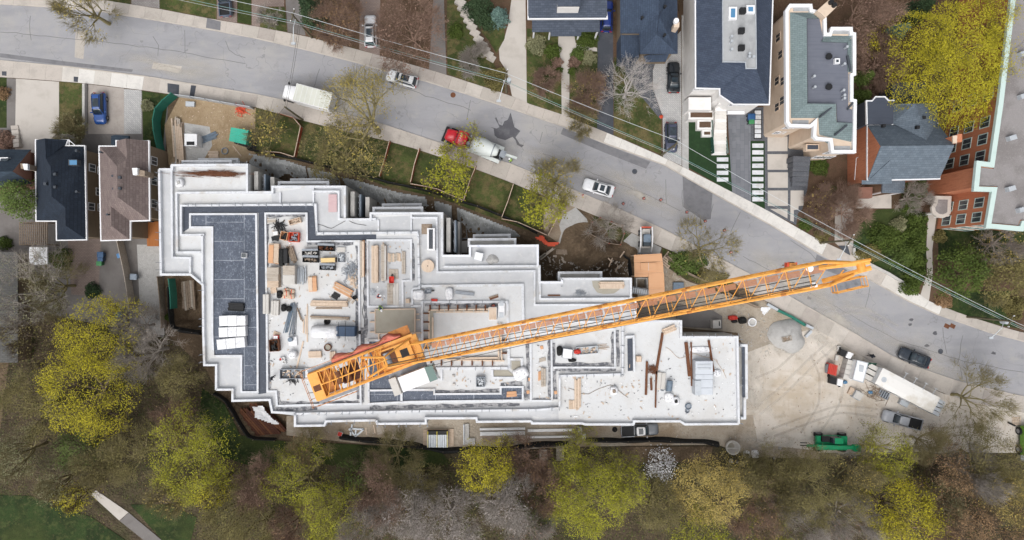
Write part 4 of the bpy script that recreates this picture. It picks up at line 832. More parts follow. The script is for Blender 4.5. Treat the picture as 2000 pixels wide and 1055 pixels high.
# guard posts clamped to the outer upstands
post = MB(); post.box(-.02,.02,-.02,.02,0,1.0); post.box(-.3,.3,-.03,.03,.0,.06)
pme = bpy.data.meshes.new('guard_post'); pme.from_pydata(post.v, [], post.f); pme.materials.append(MATS['steel'])
def posts(pts, step, rot=0):
    P = resample(PX(pts, HI), step)
    for i, p in enumerate(P):
        for dd in (-.5, .5):
            o_ = piece('guard_post', pme, bld, (p[0] + (dd if rot == 0 else 0), p[1] + (0 if rot == 0 else dd), HI), rot + math.pi/2)
posts([(350,320),(475,319)], 3.3); posts([(375,401),(605,400)], 3.1); posts([(625,456),(810,454)], 3.1)
posts([(585,809),(800,803),(1085,799)], 3.1); posts([(1100,734),(1205,732)], 3.1); posts([(640,826),(730,824)], 3.2); posts([(745,831),(828,830)], 3.2)
posts([(835,590),(985,590)], 3.1); posts([(1345,656),(1435,656)], 3.2)
posts([(309,345),(311,520)], 4, math.pi/2); posts([(394,560),(395,700)], 3.6, math.pi/2); posts([(1446,670),(1447,820)], 3.6, math.pi/2); posts([(819,470),(819,550)], 3, math.pi/2); posts([(1216,640),(1216,725)], 2.6, math.pi/2); posts([(838,721),(985,719)], 3.1)
# timber form ring inside the square opening, and the freshly poured pad
def bars(pts_list, m, w, z0, z1, name, parent):
    for pts in pts_list: MB().strip(PX(pts, z1), w, z0, z1).build(name, m, parent)
fr = thing('timber_formwork', 'square ring of timber formwork around a bright deck bay', 'formwork', W(912, 652, ZF))
bars([[(836,606),(955,604)], [(838,606),(838,676)], [(852,610),(953,609)], [(845,620),(845,676)], [(972,632),(974,702)], [(978,632),(980,704)], [(866,703),(985,705)], [(900,700),(974,699)]], 'lumber', .2, ZF+.05, ZF+.45, 'plank', fr)
MB().sheet(PX([(839,607),(953,605),(953,608),(846,611),(845,676),(839,676)], ZF+.3), ZF+.3).build('fresh_concrete', 'wet_concrete', fr)
for k in range(7):
    for x, y in ((840+18*k, 601),): MB().obox(W(x, y, ZF+.3), .18, .75, ZF+.02, ZF+.5).build('kicker', 'rust', fr)
for k in range(5): MB().obox(W(833, 612+17*k, ZF+.3), .8, .18, ZF+.02, ZF+.5).build('kicker', 'rust', fr)
for k in range(7): MB().obox(W(842+20*k, 709, ZF+.3), .18, .7, ZF+.02, ZF+.5).build('kicker', 'rust', fr)
for k in range(3): MB().obox(W(985, 640+25*k, ZF+.3), .7, .18, ZF+.02, ZF+.5).build('kicker', 'rust', fr)
for k in range(6): MB().obox(W(868+19*k, 607, ZF+.5), .12, .55, ZF+.45, ZF+.55).build('tie', 'panel_grey', fr)
fp = thing('poured_pad', 'rectangular pad of fresh brownish concrete in timber forms', 'concrete pad', Q('K4', 860, 400, ZF))
MB().prism(QL('K4', [(455,165),(1265,150),(1262,628),(455,645)], ZF+.55), ZF, ZF+.55).build('concrete', 'wet_concrete', fp)
for a in ([(448,150),(448,650)], [(1270,140),(1268,640)], [(450,652),(1270,636)], [(450,156),(1270,142)]): MB().strip(QL('K4', a, ZF+.65), .12, ZF, ZF+.65).build('plank', 'lumber', fp)
for x, y, l, w_ in ((405,220,.85,.18),(405,412,.85,.18),(405,618,.85,.18),(1320,365,.8,.16),(1330,635,1,.18),(522,705,.18,.95),(768,705,.18,.95),(1020,700,.18,.95),(1320,248,.5,.1)): MB().obox(Q('K4',x,y,ZF+.4), l, w_, ZF+.02, ZF+.42).build('brace', 'lumber', fp)
# lift of bare plywood working platform north-east of the shell
pl = thing('plywood_platform', 'orange plywood working platform beside the loader', 'platform', Q('F5', 410, 300))
for p, z in (([(230,108),(555,92),(570,185),(232,198)],3.4), ([(232,200),(572,188),(580,318),(236,322)],3.38), ([(236,324),(398,322),(396,368),(236,370)],3.36), ([(400,322),(584,320),(590,508),(404,518)],3.4), ([(404,520),(592,510),(596,640),(405,670)],3.37)):
    MB().prism(QL('F5', p, z), z-.06, z).build('plywood_sheet', 'plywood', pl)
MB().prism(QL('F5', [(308,205),(498,197),(500,292),(310,298)], 3.55), 3.42, 3.55).build('plywood_sheet', 'plywood', pl)
MB().strip([Q('F5',402,200,3.6)[:2], Q('F5',404,294,3.6)[:2]], .05, 3.55, 3.57).build('joint_strip', 'panel_grey', pl)
for x, y in ((240,115),(550,105),(240,360),(575,320),(585,620),(410,640)): MB().obox(Q('F5',x,y,3.3), .15, .15, -.5, 3.3).build('post', 'lumber', pl)
sh = thing('stair_shaft', 'open stair shaft with grey frame beside the plywood platform', 'stair shaft', Q('F5', 325, 450))
MB().strip(QL('F5', [(262,386),(384,386),(388,505),(262,505)], 1.5), .2, -2.8, 1.5, True).build('frame', 'raw_concrete', sh)
sc_ = thing('scaffold_stair', 'grey galvanised scaffold stair flight below the plywood platform', 'scaffold', Q('F5', 380, 545))
for k in range(12): MB().obox(Q('F5', 225+25*k, 522+4.5*k, 2.6), .22, .95, 2.4+.02*k, 2.5+.02*k, -.12).build('tread', 'galv', sc_)
for dy in (-32, 32): MB().tube(Q('F5',215,522+dy,2.6), Q('F5',530,580+dy,2.9), .05).build('rail', 'steel', sc_)
for x, y in ((230,525),(520,570)): MB().tube((*Q('F5',x,y,2.4)[:2],-2.8), Q('F5',x,y,2.5), .06).build('post', 'steel', sc_)
# dark underground ramp roof slab behind the jib
MB().prism(QL('F5', [(740,690),(1170,770),(1270,830),(1270,980),(810,955),(800,870),(730,865)], .35), -2.5, .35).build('ramp_slab', 'asphalt_old')
tag(bpy.data.objects['ramp_slab'], 'dark grey ramp slab between the shell and the sandy yard', 'slab')
o = tag(MB().prism(QL('F5', [(1160,880),(1255,875),(1258,970),(1163,975)], 1.6), .35, 1.6).build('switch_cabinet', 'panel_grey'), 'small grey box cabinet on the dark ramp slab', 'cabinet')
MB().prism(QL('F5', [(1230,890),(1242,890),(1244,945),(1232,945)], 1.65), 1.6, 1.63).build('slot', 'black', o)
# tarps draped on the excavation slope
def tarp(name, label, pts, m='plastic_sheet', up=.1):
    P = PX(pts); a = np.array(P); st_ = .19
    xs = np.arange(a[:,0].min(), a[:,0].max()+st_, st_); ys = np.arange(a[:,1].min(), a[:,1].max()+st_, st_)
    X, Y = np.meshgrid(xs, ys); Zz = hgt(X, Y) + up + .1*np.sin(X*1.2+Y*.8)+.06*np.sin(Y*2.1-X*1.1)+.015*RNG.standard_normal(X.shape)
    Zz = np.maximum(Zz, hgt(X, Y)+.03); ins = inside(X, Y, P); n = len(xs); vs = np.stack([X,Y,Zz],-1).reshape(-1,3); fs = []
    for j in range(len(ys)-1):
        for i in range(n-1):
            if ins[j,i] and ins[j,i+1] and ins[j+1,i] and ins[j+1,i+1]: fs.append((j*n+i, j*n+i+1, (j+1)*n+i+1, (j+1)*n+i))
    b = MB(); used = sorted({i for f in fs for i in f}); mp = {k: i for i, k in enumerate(used)}
    b.v = [tuple(vs[k]) for k in used]; b.f = [tuple(mp[i] for i in f) for f in fs]
    return tag(b.build(name, m, smooth=True), label, 'tarp')
tarp('plastic_tarp', 'grey plastic sheet with soil showing at the western pit slope', [(482,298),(560,312),(600,326),(596,356),(572,352),(556,338),(540,346),(520,350),(500,336),(488,326)])
tarp('plastic_tarp', 'crumpled plastic sheet above the north ledge of the shell', [(598,326),(645,336),(662,346),(664,372),(650,362),(645,356),(600,352)])
tarp('plastic_tarp', 'long grey plastic sheet on the slope below the orange fence', [(664,344),(700,352),(775,374),(832,384),(838,405),(825,402),(812,412),(780,408),(745,398),(720,412),(705,398),(690,420),(682,380)])
tarp('plastic_tarp', 'plastic sheet beside the bare soil patch at the mid slope', [(846,390),(884,401),(884,440),(868,438),(850,420)])
tarp('plastic_tarp', 'wide plastic sheet sagging down the slope towards the red tarp', [(890,402),(945,424),(1005,448),(1020,462),(990,466),(960,458),(940,470),(915,455),(905,440),(892,430)])
tarp('orange_tarp', 'bright orange red tarp crumpled at the pit edge', [(1040,464),(1060,459),(1070,472),(1097,473),(1085,482),(1070,484),(1055,473)], 'tarp_orange', .9)
tarp('white_sheeting', 'white sheeting bunched at the south-west corner of the shell', [(495,790),(522,788),(532,812),(552,828),(535,830),(500,815)], 'plastic_white', 1.6)
tarp('white_sheeting', 'torn whitish sheet on the ground by the pavement hoarding', [(1480,597),(1508,600),(1498,612),(1490,618)], 'plastic_white', .15)
# ---------------------------------------------------------------- the luffing tower crane
base = np.array(W(797, 680, 8)); axis_xy = base[:2]
zd = 14.2
foot_ = np.array(W(806, 690, zd+.8)); tip = np.array(W(1682, 521, 36.0))
crane = thing('tower_crane', 'orange luffing tower crane whose long lattice jib reaches over the street', 'crane', (axis_xy[0], axis_xy[1], 2))
dxy = tip[:2]-foot_[:2]; ang = math.atan2(dxy[1], dxy[0]); ux = np.array((math.cos(ang), math.sin(ang), 0)); uy = np.array((-math.sin(ang), math.cos(ang), 0)); uz = np.array((0,0,1.))
da = R(21); dx_ = np.array((math.cos(da), math.sin(da), 0)); dy_ = np.array((-math.sin(da), math.cos(da), 0))
def C(x, y, z): return np.array((axis_xy[0], axis_xy[1], 0)) + dx_*x + dy_*y*1.12 + uz*z     # crane frame
def cbox(b, x0, x1, y0, y1, z0, z1):
    return b.add([C(x0,y0,z0),C(x1,y0,z0),C(x1,y1,z0),C(x0,y1,z0),C(x0,y0,z1),C(x1,y0,z1),C(x1,y1,z1),C(x0,y1,z1)], [(3,2,1,0),(4,5,6,7),(0,1,5,4),(1,2,6,5),(2,3,7,6),(3,0,4,7)])
# mast
m_ = MB()
for sx in (-1,1):
    for sy in (-1,1): m_.obox((axis_xy[0]+sx, axis_xy[1]+sy), .22, .22, 2, 12.4)
mast = m_.build('mast', 'crane_orange', crane)
for k in range(5):
    z0 = 2.2+k*2; lv = MB()
    for (ax, ay), (bx, by) in (((-1,-1),(1,-1)),((1,-1),(1,1)),((1,1),(-1,1)),((-1,1),(-1,-1))):
        lv.tube((axis_xy[0]+ax,axis_xy[1]+ay,z0+1.9), (axis_xy[0]+bx,axis_xy[1]+by,z0+1.9), .06); lv.tube((axis_xy[0]+ax,axis_xy[1]+ay,z0), (axis_xy[0]+bx,axis_xy[1]+by,z0+1.9), .06)
    lv.build('mast_bracing', 'crane_orange', mast)
cg = MB()
for z in (9.0, 10.6): cg.strip([(axis_xy[0]+1.55*math.cos(t)*1.1, axis_xy[1]+1.35*math.sin(t)*1.1) for t in np.linspace(.4, 6.68, 9)[:-1]], .3, z, z+.2, True)
cg.build('climbing_frame', 'crane_deep', crane)
MB().tube(C(0,0,12.3), C(0,0,13.4), 1.35, 20).build('slewing_ring', 'crane_deep', crane)
# machinery deck and counter-jib
deck = cbox(MB(), -2.6, 2.6, -1.5, 1.5, 13.4, zd+.05).build('machinery_deck', 'crane_orange', crane)
cbox(MB(), -11.6, -10.3, -1.55, 1.55, zd-.1, zd+.7).build('ballast_box', 'crane_orange', deck)
for y in (-1.5, 1.5): cbox(MB(), -11.6, 2.2, y-.16, y+.16, zd-.35, zd+.25).build('deck_girder', 'crane_orange', deck)
for k in range(9):
    x = -10.2+k*.95; b = MB().tube(C(x,-1.4,zd), C(x+(.95 if k%2 else 0),1.4,zd), .09); b.build('deck_brace', 'crane_orange', deck)
for a0, a1 in ((-10.2,-8.6),(-6.4,-5.6),(-3.4,-2.6)): cbox(MB(), a0, a1, -1.3, 1.3, zd-.25, zd-.15).build('deck_plate', 'crane_deep', deck)
cbox(MB(), -11.4, -10.5, -.55, .1, zd+.7, zd+.74).build('deck_hatch', 'rust', deck)
cbox(MB(), 0.1, 1.1, -.5, .4, zd+.4, zd+.46).build('deck_hatch', 'black', deck)
hs_ = cbox(MB(), -2.4, 1.6, -1.1, 1.1, zd+.05, zd+.45).build('winch_frame', 'crane_orange', deck)
for x0 in (-2.2,): cbox(MB(), x0, x0+1.7, -.8, .9, zd+.46, zd+.5).build('hatch_opening', 'rust', hs_)
for x, r_ in ((-1.6,.45),(-8.0,.5),(-6.9,.4)): MB().tube(C(x,-.7,zd+.35), C(x,.7,zd+.35), r_, 14).build('winch_drum', 'rust' if x < -5 else 'steel', deck)
for k in range(4): cbox(MB(), -11.1+.0, -10.4, -1.3+.66*k, -.72+.66*k, zd-2.2, zd-.12).build('counterweight', 'raw_concrete', deck)
cbox(MB(), -7.8, -5.4, -.9, .9, zd-.1, zd+.15).build('machinery_well', 'rust_dark', deck)
for x0, y0, l in ((-9.6,.8,.7),(-9.4,-.6,.5),(-5.0,.2,.8)): cbox(MB(), x0, x0+l, y0, y0+.5, zd, zd+.6).build('motor', 'crane_deep', deck)
# A-frame struts
af = MB()
for y in (-1.2, 1.2): af.tube(C(-4.8,y,zd+.2), C(-1.2,y*.4,zd+4.0), .13, 6); af.tube(C(1.8,y,zd+.2), C(-1.2,y*.4,zd+4.0), .12, 6)
af.tube(C(-1.2,-.6,zd+4), C(-1.2,.6,zd+4), .14); af.build('a_frame', 'crane_orange', crane)
# side walkways with rails
for sy in (-1, 1):
    w_ = cbox(MB(), -11.6, -1.0 if sy > 0 else -6.5, 1.66 if sy > 0 else -2.0, 2.0 if sy > 0 else -1.66, zd-.1, zd-.04).build('side_walkway', 'steel', crane)
    y = 2.1*sy; x1 = -1.0 if sy > 0 else -6.5; rb = MB()
    for z in (.55, 1.1): rb.tube(C(-11.6,y,zd+z), C(x1,y,zd+z), .035, 4)
    for k in range(8): x = -11.6+(x1+11.6)*k/7; rb.tube(C(x,y,zd-.05), C(x,y,zd+1.1), .03, 4)
    rb.build('handrail', 'crane_deep', w_)
rb = MB()
for z in (.55, 1.1): rb.tube(C(-12.2,-2.1,zd+z), C(-12.2,2.1,zd+z), .04, 4)
for y in (-2.1,-1.2,1.2,2.1): rb.tube(C(-12.2,y,zd-.1), C(-12.2,y,zd+1.1), .04, 4); rb.tube(C(-12.2,y,zd), C(-11.5,y,zd), .05, 4)
rb.build('rear_handrail', 'crane_deep', crane)
# cab on the south side
cab = cbox(MB(), -1.2, 2.3, -4.0, -2.3, zd-1.2, zd+1.0).build('cab', 'white_paint', crane)
cbox(MB(), 2.3, 3.3, -4.02, -2.28, zd-1.2, zd+.98).build('cab_window', 'glass_green', cab)
cbox(MB(), -2.6, -1.7, -4.2, -2.2, zd-1.3, zd-.1).build('cabinet', 'panel_grey', crane)
cbox(MB(), -2.6, 2.4, -2.3, -1.5, zd-1.2, zd-1.1).build('cab_landing', 'steel', crane)
# salmon tarp along the north walkway
tb = MB(); rings = []
for k in range(14):
    x = -8.3+k*.7; h = .22+.14*math.sin(k*1.7)+.16*random.random(); w0 = 1.7; w1 = 2.25+.22*math.sin(k*1.3)+.2*random.random()
    rings.append([C(x,w0,zd-.05), C(x,w1,zd-.25), C(x,w1-.25,zd+h*.8), C(x,(w0+w1)/2,zd+h), C(x,w0+.1,zd+h*.7)])
tb.loft(rings).build('tarp_cover', 'tarp_salmon', crane, smooth=True)
cbox(MB(), -.6, 2.0, 1.6, 2.7, zd-.5, zd-.3).build('service_landing', 'crane_deep', crane)
for k in range(10):
    x = -10+k*.82
    for y0, y1, x1 in ((-1.5,-.1,x+.82),(.1,1.5,x+.82),(1.5,.1,x)): MB().tube(C(x,y0,zd+.75), C(x1,y1,zd+.75), .06, 5).build('top_brace', 'crane_orange', deck)
for y in (-1.5,0,1.5): MB().tube(C(-10.3,y,zd+.75), C(-1.6,y,zd+.75), .1, 6).build('top_chord', 'crane_orange', deck)
# lattice jib
f0 = foot_.copy(); ax = tip-f0; LJ = np.linalg.norm(ax); ax /= LJ; side = uy; upv = np.cross(ax, side); upv /= np.linalg.norm(upv)
if upv[2] < 0: upv = -upv
JW, JD = 1.12, 1.05
def J(x, y, z):
    """jib frame: x along, y across (-1..1), z depth (0 bottom,1 top); tapers at foot and head"""
    t = x/LJ; k = min(1, .35+t*9) * min(1, max(.12, (1-t)*11+.12)); kw = min(1, max(.35, (1-t)*11+.35))
    return f0 + ax*x + side*(y*JW*kw) + upv*((z-.5)*2*JD*k)
jib = MB(); cx = np.linspace(0, LJ*.985, 24)
for i in range(len(cx)-1): jib.tube(J(cx[i],-1,0), J(cx[i+1],-1,0), .13, 6)
jibo = jib.build('jib', 'crane_orange', crane)
for y, z in ((1,0),(-1,1),(1,1)):
    b = MB()
    for i in range(len(cx)-1): b.tube(J(cx[i],y,z), J(cx[i+1],y,z), .13, 6)
    b.build('chord', 'crane_orange', jibo)
br = MB().tube((0,0,0), (1,0,0), 1, 6); bme = bpy.data.meshes.new('brace'); bme.from_pydata(br.v, [], br.f); bme.materials.append(MATS['crane_orange'])
from mathutils import Vector
def bar(p, r_, rad, parent, name='brace', me_=None):
    d = Vector(r_-p); o_ = bpy.data.objects.new(name, me_ or bme); COL.objects.link(o_); o_.parent = parent; off = _origin(parent)
    o_.location = Vector(p)-Vector(off); o_.rotation_mode = 'QUATERNION'; o_.rotation_quaternion = d.to_track_quat('X', 'Z'); o_.scale = (d.length, rad, rad)
nb = 24; bx = np.linspace(LJ*.02, LJ*.95, nb+1)
for i in range(nb):
    a, c = bx[i], bx[i+1]; fl = i % 2
    bar(J(a,-1,1), J(a,1,1), .05, jibo); bar(J(a,-1,0), J(a,1,0), .045, jibo)
    bar(J(a,-1,1), J(c,1,1), .045, jibo)
    for y in (-1, 1):
        bar(J(a,y,0), J(a,y,1), .045, jibo); bar(J(a,y,fl), J(c,y,1-fl), .045, jibo)
for i, c in enumerate(np.linspace(LJ*.05, LJ*.9, 22)):
    w_ = .42; a = [J(c,.08,.1), J(c+LJ*.036,.08,.1), J(c+LJ*.036,.62,.1), J(c,.62,.1)]
    b = MB().add([*a, *[p+upv*.05 for p in a]], [(3,2,1,0),(4,5,6,7),(0,1,5,4),(1,2,6,5),(2,3,7,6),(3,0,4,7)]); b.build('walkway_panel', 'grating', jibo)
hr = MB(); hx = np.linspace(LJ*.05, LJ*.9, 30)
for i in range(29): hr.tube(J(hx[i],.62,.6), J(hx[i+1],.62,.6), .025, 4)
for x in hx: hr.tube(J(x,.62,.12), J(x,.62,.6), .02, 4)
hr.build('walkway_rail', 'crane_deep', jibo)
# joint plates where the jib sections meet
for t in (.14,.32,.5,.68,.86):
    for y in (-1,1):
        for z in (0,1): MB().tube(J(t*LJ-.25,y,z), J(t*LJ+.25,y,z), .15, 6).build('section_joint', 'crane_deep', jibo)
# head, sheaves, hoist rope, hook block and tip basket
hd = MB()
for y in (-.45,.45): hd.tube(J(LJ*.93,y*1.3,.5), tip+side*y*.6+ax*.8, .24, 6)
hd.tube(tip+side*-.5, tip+side*.5, .4, 12); hd.tube(tip+ax*-2+side*.6+upv*.4, tip+ax*.9+side*.5+upv*.3, .16, 6)
hdo = hd.build('jib_head', 'crane_orange', jibo)
for y in (-.75,.75): MB().tube(J(LJ*.915,y,.9)-upv*.1, J(LJ*.915,y,.9)+upv*.15, .34, 12).build('sheave', 'white_paint', hdo)
for y, z in ((-.35,.95),(-.6,1.12),(.1,.98)):
    b = MB(); b.path([C(-1.2,y,zd+4.0)] + [J(LJ*t,y,z)+upv*.5*math.sin(math.pi*t)*0 for t in (.25,.5,.75,.92)], .045, 5); b.build('pendant_rope', 'cable', crane)
b = MB().path([C(2.2,-2.2,zd+1.4), J(LJ*.35,-1.25,.5), J(LJ*.6,-1.1,1.0), J(LJ*.92,-.7,1.0)], .035, 5); b.build('hoist_rope', 'cable', crane)
hk = np.array((tip[0], tip[1]+.35, 0)); zh = 19.6
hk = np.array((*W(1543, 518, zh)[:2], zh)); top = np.array((*W(1543+137, 517.5, 35.9)[:2], 35.9))
b = MB()
for dx in (-.12,.12): b.tube(hk+np.array((dx,0,.8)), top+np.array((dx,0,0)), .035, 5)
b.build('fall_rope', 'cable', crane)
hook = thing('hook_block', 'small orange hook block hanging under the jib tip over the road', 'hook block', tuple(hk-np.array((0,0,1.2))))
MB().obox(hk[:2], .75, .5, zh-.3, zh+.8).build('cheek_plate', 'crane_deep', hook)
for dx in (-.42,.42): MB().obox((hk[0]+dx, hk[1]), .3, .62, zh-.2, zh+.65).build('weight', 'tarp_orange', hook)
MB().tube(hk+np.array((0,-.35,.25)), hk+np.array((0,.35,.25)), .38, 12).build('sheave', 'black', hook)
MB().path([hk+np.array((0,0,-.3)), hk+np.array((0,0,-.8)), hk+np.array((-.25,0,-1.05)), hk+np.array((-.5,0,-.85)), hk+np.array((-.52,0,-.65))], .09, 6).build('hook', 'rust', hook)
bk0 = tip + ax*-.9 - side*1.0 - upv*.3
bl = MB(); P0 = bk0 - ax*2.0; hx3 = np.array((ux[0],ux[1],0)); sy3 = -side
cor = [P0, P0+hx3*2.9, P0+hx3*2.9+sy3*.95, P0+sy3*.95]
for z in (0, .6, 1.2): bl.path([c_+uz*z for c_ in cor]+[cor[0]+uz*z], .04, 5)
for c_ in cor + [(cor[0]+cor[1])/2, (cor[2]+cor[3])/2]: bl.tube(c_, c_+uz*1.2, .05, 5)
bo = bl.build('basket', 'crane_orange', jibo)
b = MB().add([*[c_-uz*.04 for c_ in cor], *[c_+uz*.02 for c_ in cor]], [(3,2,1,0),(4,5,6,7),(0,1,5,4),(1,2,6,5),(2,3,7,6),(3,0,4,7)]); b.build('basket_floor', 'steel', bo)
bar(tip+ax*-1.5, cor[0]+uz*.6, .06, jibo, 'basket_arm'); bar(tip+ax*.2, (cor[0]+cor[1])/2+uz*.6, .06, jibo, 'basket_arm')
# ---------------------------------------------------------------- vehicles
def place(tile, rear, front, z=0):
    """root position and heading from the rear and front ends seen in the photo"""
    a = np.array(Q(tile, *rear, z)[:2]); b = np.array(Q(tile, *front, z)[:2]); d = b-a
    return (*((a+b)/2), 0.025), math.atan2(d[1], d[0]), float(np.hypot(*d))
mat('lamp_red', s(170,36,36), (), .3); mat('lamp_clear', s(226,230,234), (), .2); mat('rim', s(150,152,156), (), .4, metal=.5)
def wheel(root, x, y, r=.34, w=.22):
    t = MB().tube((x, y-w/2, r), (x, y+w/2, r), r, 16).build('wheel', 'rubber', root)
    MB().tube((x, y-w/2-.01, r), (x, y+w/2+.01, r), r*.6, 12).build('rim', 'rim', t)
def car(name, label, cat, pos, rz, L, rgb, kind='sedan', wid=1.86, ground=None, sunroof=True, roof_rgb=None):
    root = thing(name, label, cat, (pos[0], pos[1], ground if ground is not None else pos[2]), rz, None, True)
    pm = 'paint_%d_%d_%d' % rgb; mat(pm, s(*rgb), [(2, s(*[int(x*.86) for x in rgb]), .45,.75,.5)], .25, coat=.6, spec=.5)
    rm = pm
    if roof_rgb: rm = 'paint_%d_%d_%d' % roof_rgb; mat(rm, s(*roof_rgb), (), .3, coat=.5)
    h = L/2; hw = wid/2; suv = kind in ('suv', 'pickup'); zb = 1.0 if suv else .86; zr = 1.7 if suv else 1.42
    b = MB(); r_ = .42
    rings = [rrect(-h+.15,h-.2,hw-.12,r_,.24,5,hw-.2), rrect(-h+.03,h-.05,hw-.02,r_,.42,5,hw-.08), rrect(-h,h,hw,r_,.6,5,hw-.06), rrect(-h+.04,h-.08,hw-.02,r_,.76,5,hw-.1), rrect(-h+.14,h-.3,hw-.1,r_,zb-.04,5,hw-.2), rrect(-h+.3,h-.6,hw-.22,r_,zb,5,hw-.34)]
    body = b.loft(rings).build('body', pm, root, True)
    if kind == 'sedan': c0, c1, r0, r1 = -h+.55, h-1.45, -h+1.25, h-2.15
    elif kind == 'suv': c0, c1, r0, r1 = -h+.12, h-1.3, -h+.55, h-2.0
    else: c0, c1, r0, r1 = -h+L*.36, h-1.45, -h+L*.40, h-2.1
    MB().loft([rrect(c0,c1,hw-.14,.3,zb-.03,5,hw-.2), rrect((c0+r0)/2,(c1+r1)/2,hw-.2,.3,(zb+zr)/2+.03,5,hw-.26), rrect(r0,r1,hw-.32,.25,zr-.03,5,hw-.36)]).build('windows', 'glass_dark', root, True)
    rf = MB().loft([rrect(r0-.06,r1+.04,hw-.29,.25,zr-.06,5,hw-.33), rrect(r0,r1-.04,hw-.33,.25,zr,5,hw-.37), rrect(r0+.2,r1-.25,hw-.5,.2,zr+.03,5,hw-.55)]).build('roof', rm, root, True)
    for sy in (-1, 1):
        for xa, xb, ya, yb in ((c1,r1,hw-.22,hw-.36),(c0,r0,hw-.2,hw-.33)):
            MB().tube((xa,sy*ya,zb), (xb,sy*yb,zr-.02), .05, 5).build('pillar', pm, root)
        MB().loft([[(c1-.35+p[0], sy*(hw+.06)+p[1], p[2]) for p in rrect(-.08,.08,.13,.05,zz)] for zz in (zb+.02, zb+.16)]).build('wing_mirror', pm, root)
        MB().obox((h-.22, sy*(hw-.42)), .16, .36, .58, .7, -sy*.3).build('headlight', 'lamp_clear', root)
        MB().obox((-h+.06, sy*(hw-.34)), .1, .34, .68, .84, sy*.15).build('tail_light', 'lamp_red', root)
        for x in (-h+.95, h-.95): wheel(root, x, sy*(hw-.12), .36 if suv else .33)
        if suv and kind == 'suv': MB().tube((r0+.15,sy*(hw-.4),zr+.07), (r1-.2,sy*(hw-.42),zr+.07), .03, 5).build('roof_rail', 'black', root)
    if sunroof: MB().box(r1-.95 if kind != 'suv' else r1-1.5, r1-.3, -.42, .42, zr+.02, zr+.045).build('sunroof', 'glass_dark', rf)
    MB().obox((-h+.02, 0), .03, .5, .5, .62).build('number_plate', 'white_paint', root)
    if kind == 'pickup':
        bd = MB().box(-h+.14, c0-.1, -hw+.2, hw-.2, zb+.0, zb+.015).build('bed_liner', 'black', root)
        for sy in (-1, 1): MB().box(-h+.1, c0-.06, sy*(hw-.14)-.07, sy*(hw-.14)+.07, zb-.1, zb+.16).build('bed_side', pm, root)
        MB().box(-h+.02, -h+.12, -hw+.1, hw-.1, zb-.1, zb+.16).build('tailgate', pm, root)
    return root
def car_at(tile, rear, front, name, label, rgb, kind, L=None, **k):
    pos, rz, l = place(tile, rear, front, .8); return car(name, label, k.pop('cat', 'car'), pos, rz, L or l, rgb, kind, **k)
car_at('A1', (583,545), (590,732), 'parked_car', 'bright blue hatchback parked nose down on the grey front drive', (40,84,156), 'suv', 4.6, ground=.1)
car_at('A1', (1330,84), (1315,-105), 'parked_pickup', 'grey blue pickup cut off by the top edge on brick drive', (86,98,118), 'pickup', 5.4, ground=.1, cat='pickup')
car_at('A2', (675,280), (672,88), 'parked_car', 'white estate car parked on the rose brick drive', (226,228,232), 'suv', 4.7, ground=.1)
car_at('A2', (948,488), (770,436), 'parked_car', 'white crossover parked on the street under the budding tree', (234,236,238), 'suv', 4.6)
car_at('B3', (596,76), (424,24), 'parked_car', 'white saloon with sunroof driving beside the orange cones', (238,240,244), 'sedan', 4.6)
car_at('A3', (555,190), (562,2), 'parked_car', 'royal blue car on the dark drive beside the porch house', (36,62,140), 'suv', 4.6, ground=.1, sunroof=False)
car_at('A3', (952,545), (952,368), 'parked_car', 'glossy black coupe parked on the pale paver drive', (26,32,38), 'sedan', 4.5, ground=.1)
car_at('A3', (938,724), (938,894), 'parked_car', 'slate grey car parked at the foot of the pale drive', (72,78,100), 'suv', 4.4, ground=.1)
car_at('G6', (985,262), (745,168), 'parked_car', 'dark navy saloon parked at the kerb beside the site trailer', (34,44,56), 'sedan', 4.7)
car_at('G6', (912,790), (590,705), 'site_pickup', 'grey pickup truck parked in the sandy yard under twigs', (172,175,182), 'pickup', 5.7, ground=.1, cat='pickup', sunroof=False)
car_at('K8', (432,245), (852,222), 'site_pickup', 'pickup with white roof and dark bed beside the south wall', (112,116,122), 'pickup', 5.5, ground=.1, cat='pickup', roof_rgb=(238,238,240))
# box truck
pos, rz, L = place('A2', (452,610), (152,530), 2.2)
tr = thing('box_truck', 'white box truck parked on the street beneath the big budding tree', 'truck', pos, rz, None, True); h = 3.75
MB().box(-h, h-.4, -.5, .5, .5, .8).build('chassis', 'black', tr)
bx_ = MB().box(-h, h-2.3, -1.22, 1.22, .95, 3.5).build('cargo_box', 'white_paint', tr)
MB().box(-h+.06, h-2.36, -1.16, 1.16, 3.5, 3.53).build('box_roof', mat('truck_roof', s(214,216,206), [((.3,.3,.3), s(196,198,186), .42,.66,.7)], .6), bx_)
for i in range(8): MB().box(-h+.1+.68*i, -h+.14+.68*i, -1.17, 1.17, 3.53, 3.55).build('roof_rib', 'truck_roof' if False else 'white_paint', bx_)
cb = MB().loft([rrect(h-2.1,h,1.05,.25,.55,4,.98), rrect(h-2.1,h,1.05,.25,1.4,4,.96), rrect(h-2.05,h-.35,.98,.25,2.3,4,.85), rrect(h-2.0,h-.6,.9,.25,2.4,4,.78)]).build('cab', 'white_paint', tr, True)
MB().loft([rrect(h-.75,h-.1,.8,.12,1.55,4,.76), rrect(h-.8,h-.34,.74,.12,2.22,4,.7)]).build('windscreen', 'glass_dark', cb)
for x in (h-1.0, -h+1.4):
    for y in (-.95,.95): wheel(tr, x, y, .48, .3)
for y in (-1.25,1.25): MB().obox((h-.6,y), .15, .3, 1.5, 1.9).build('wing_mirror', 'black', tr)
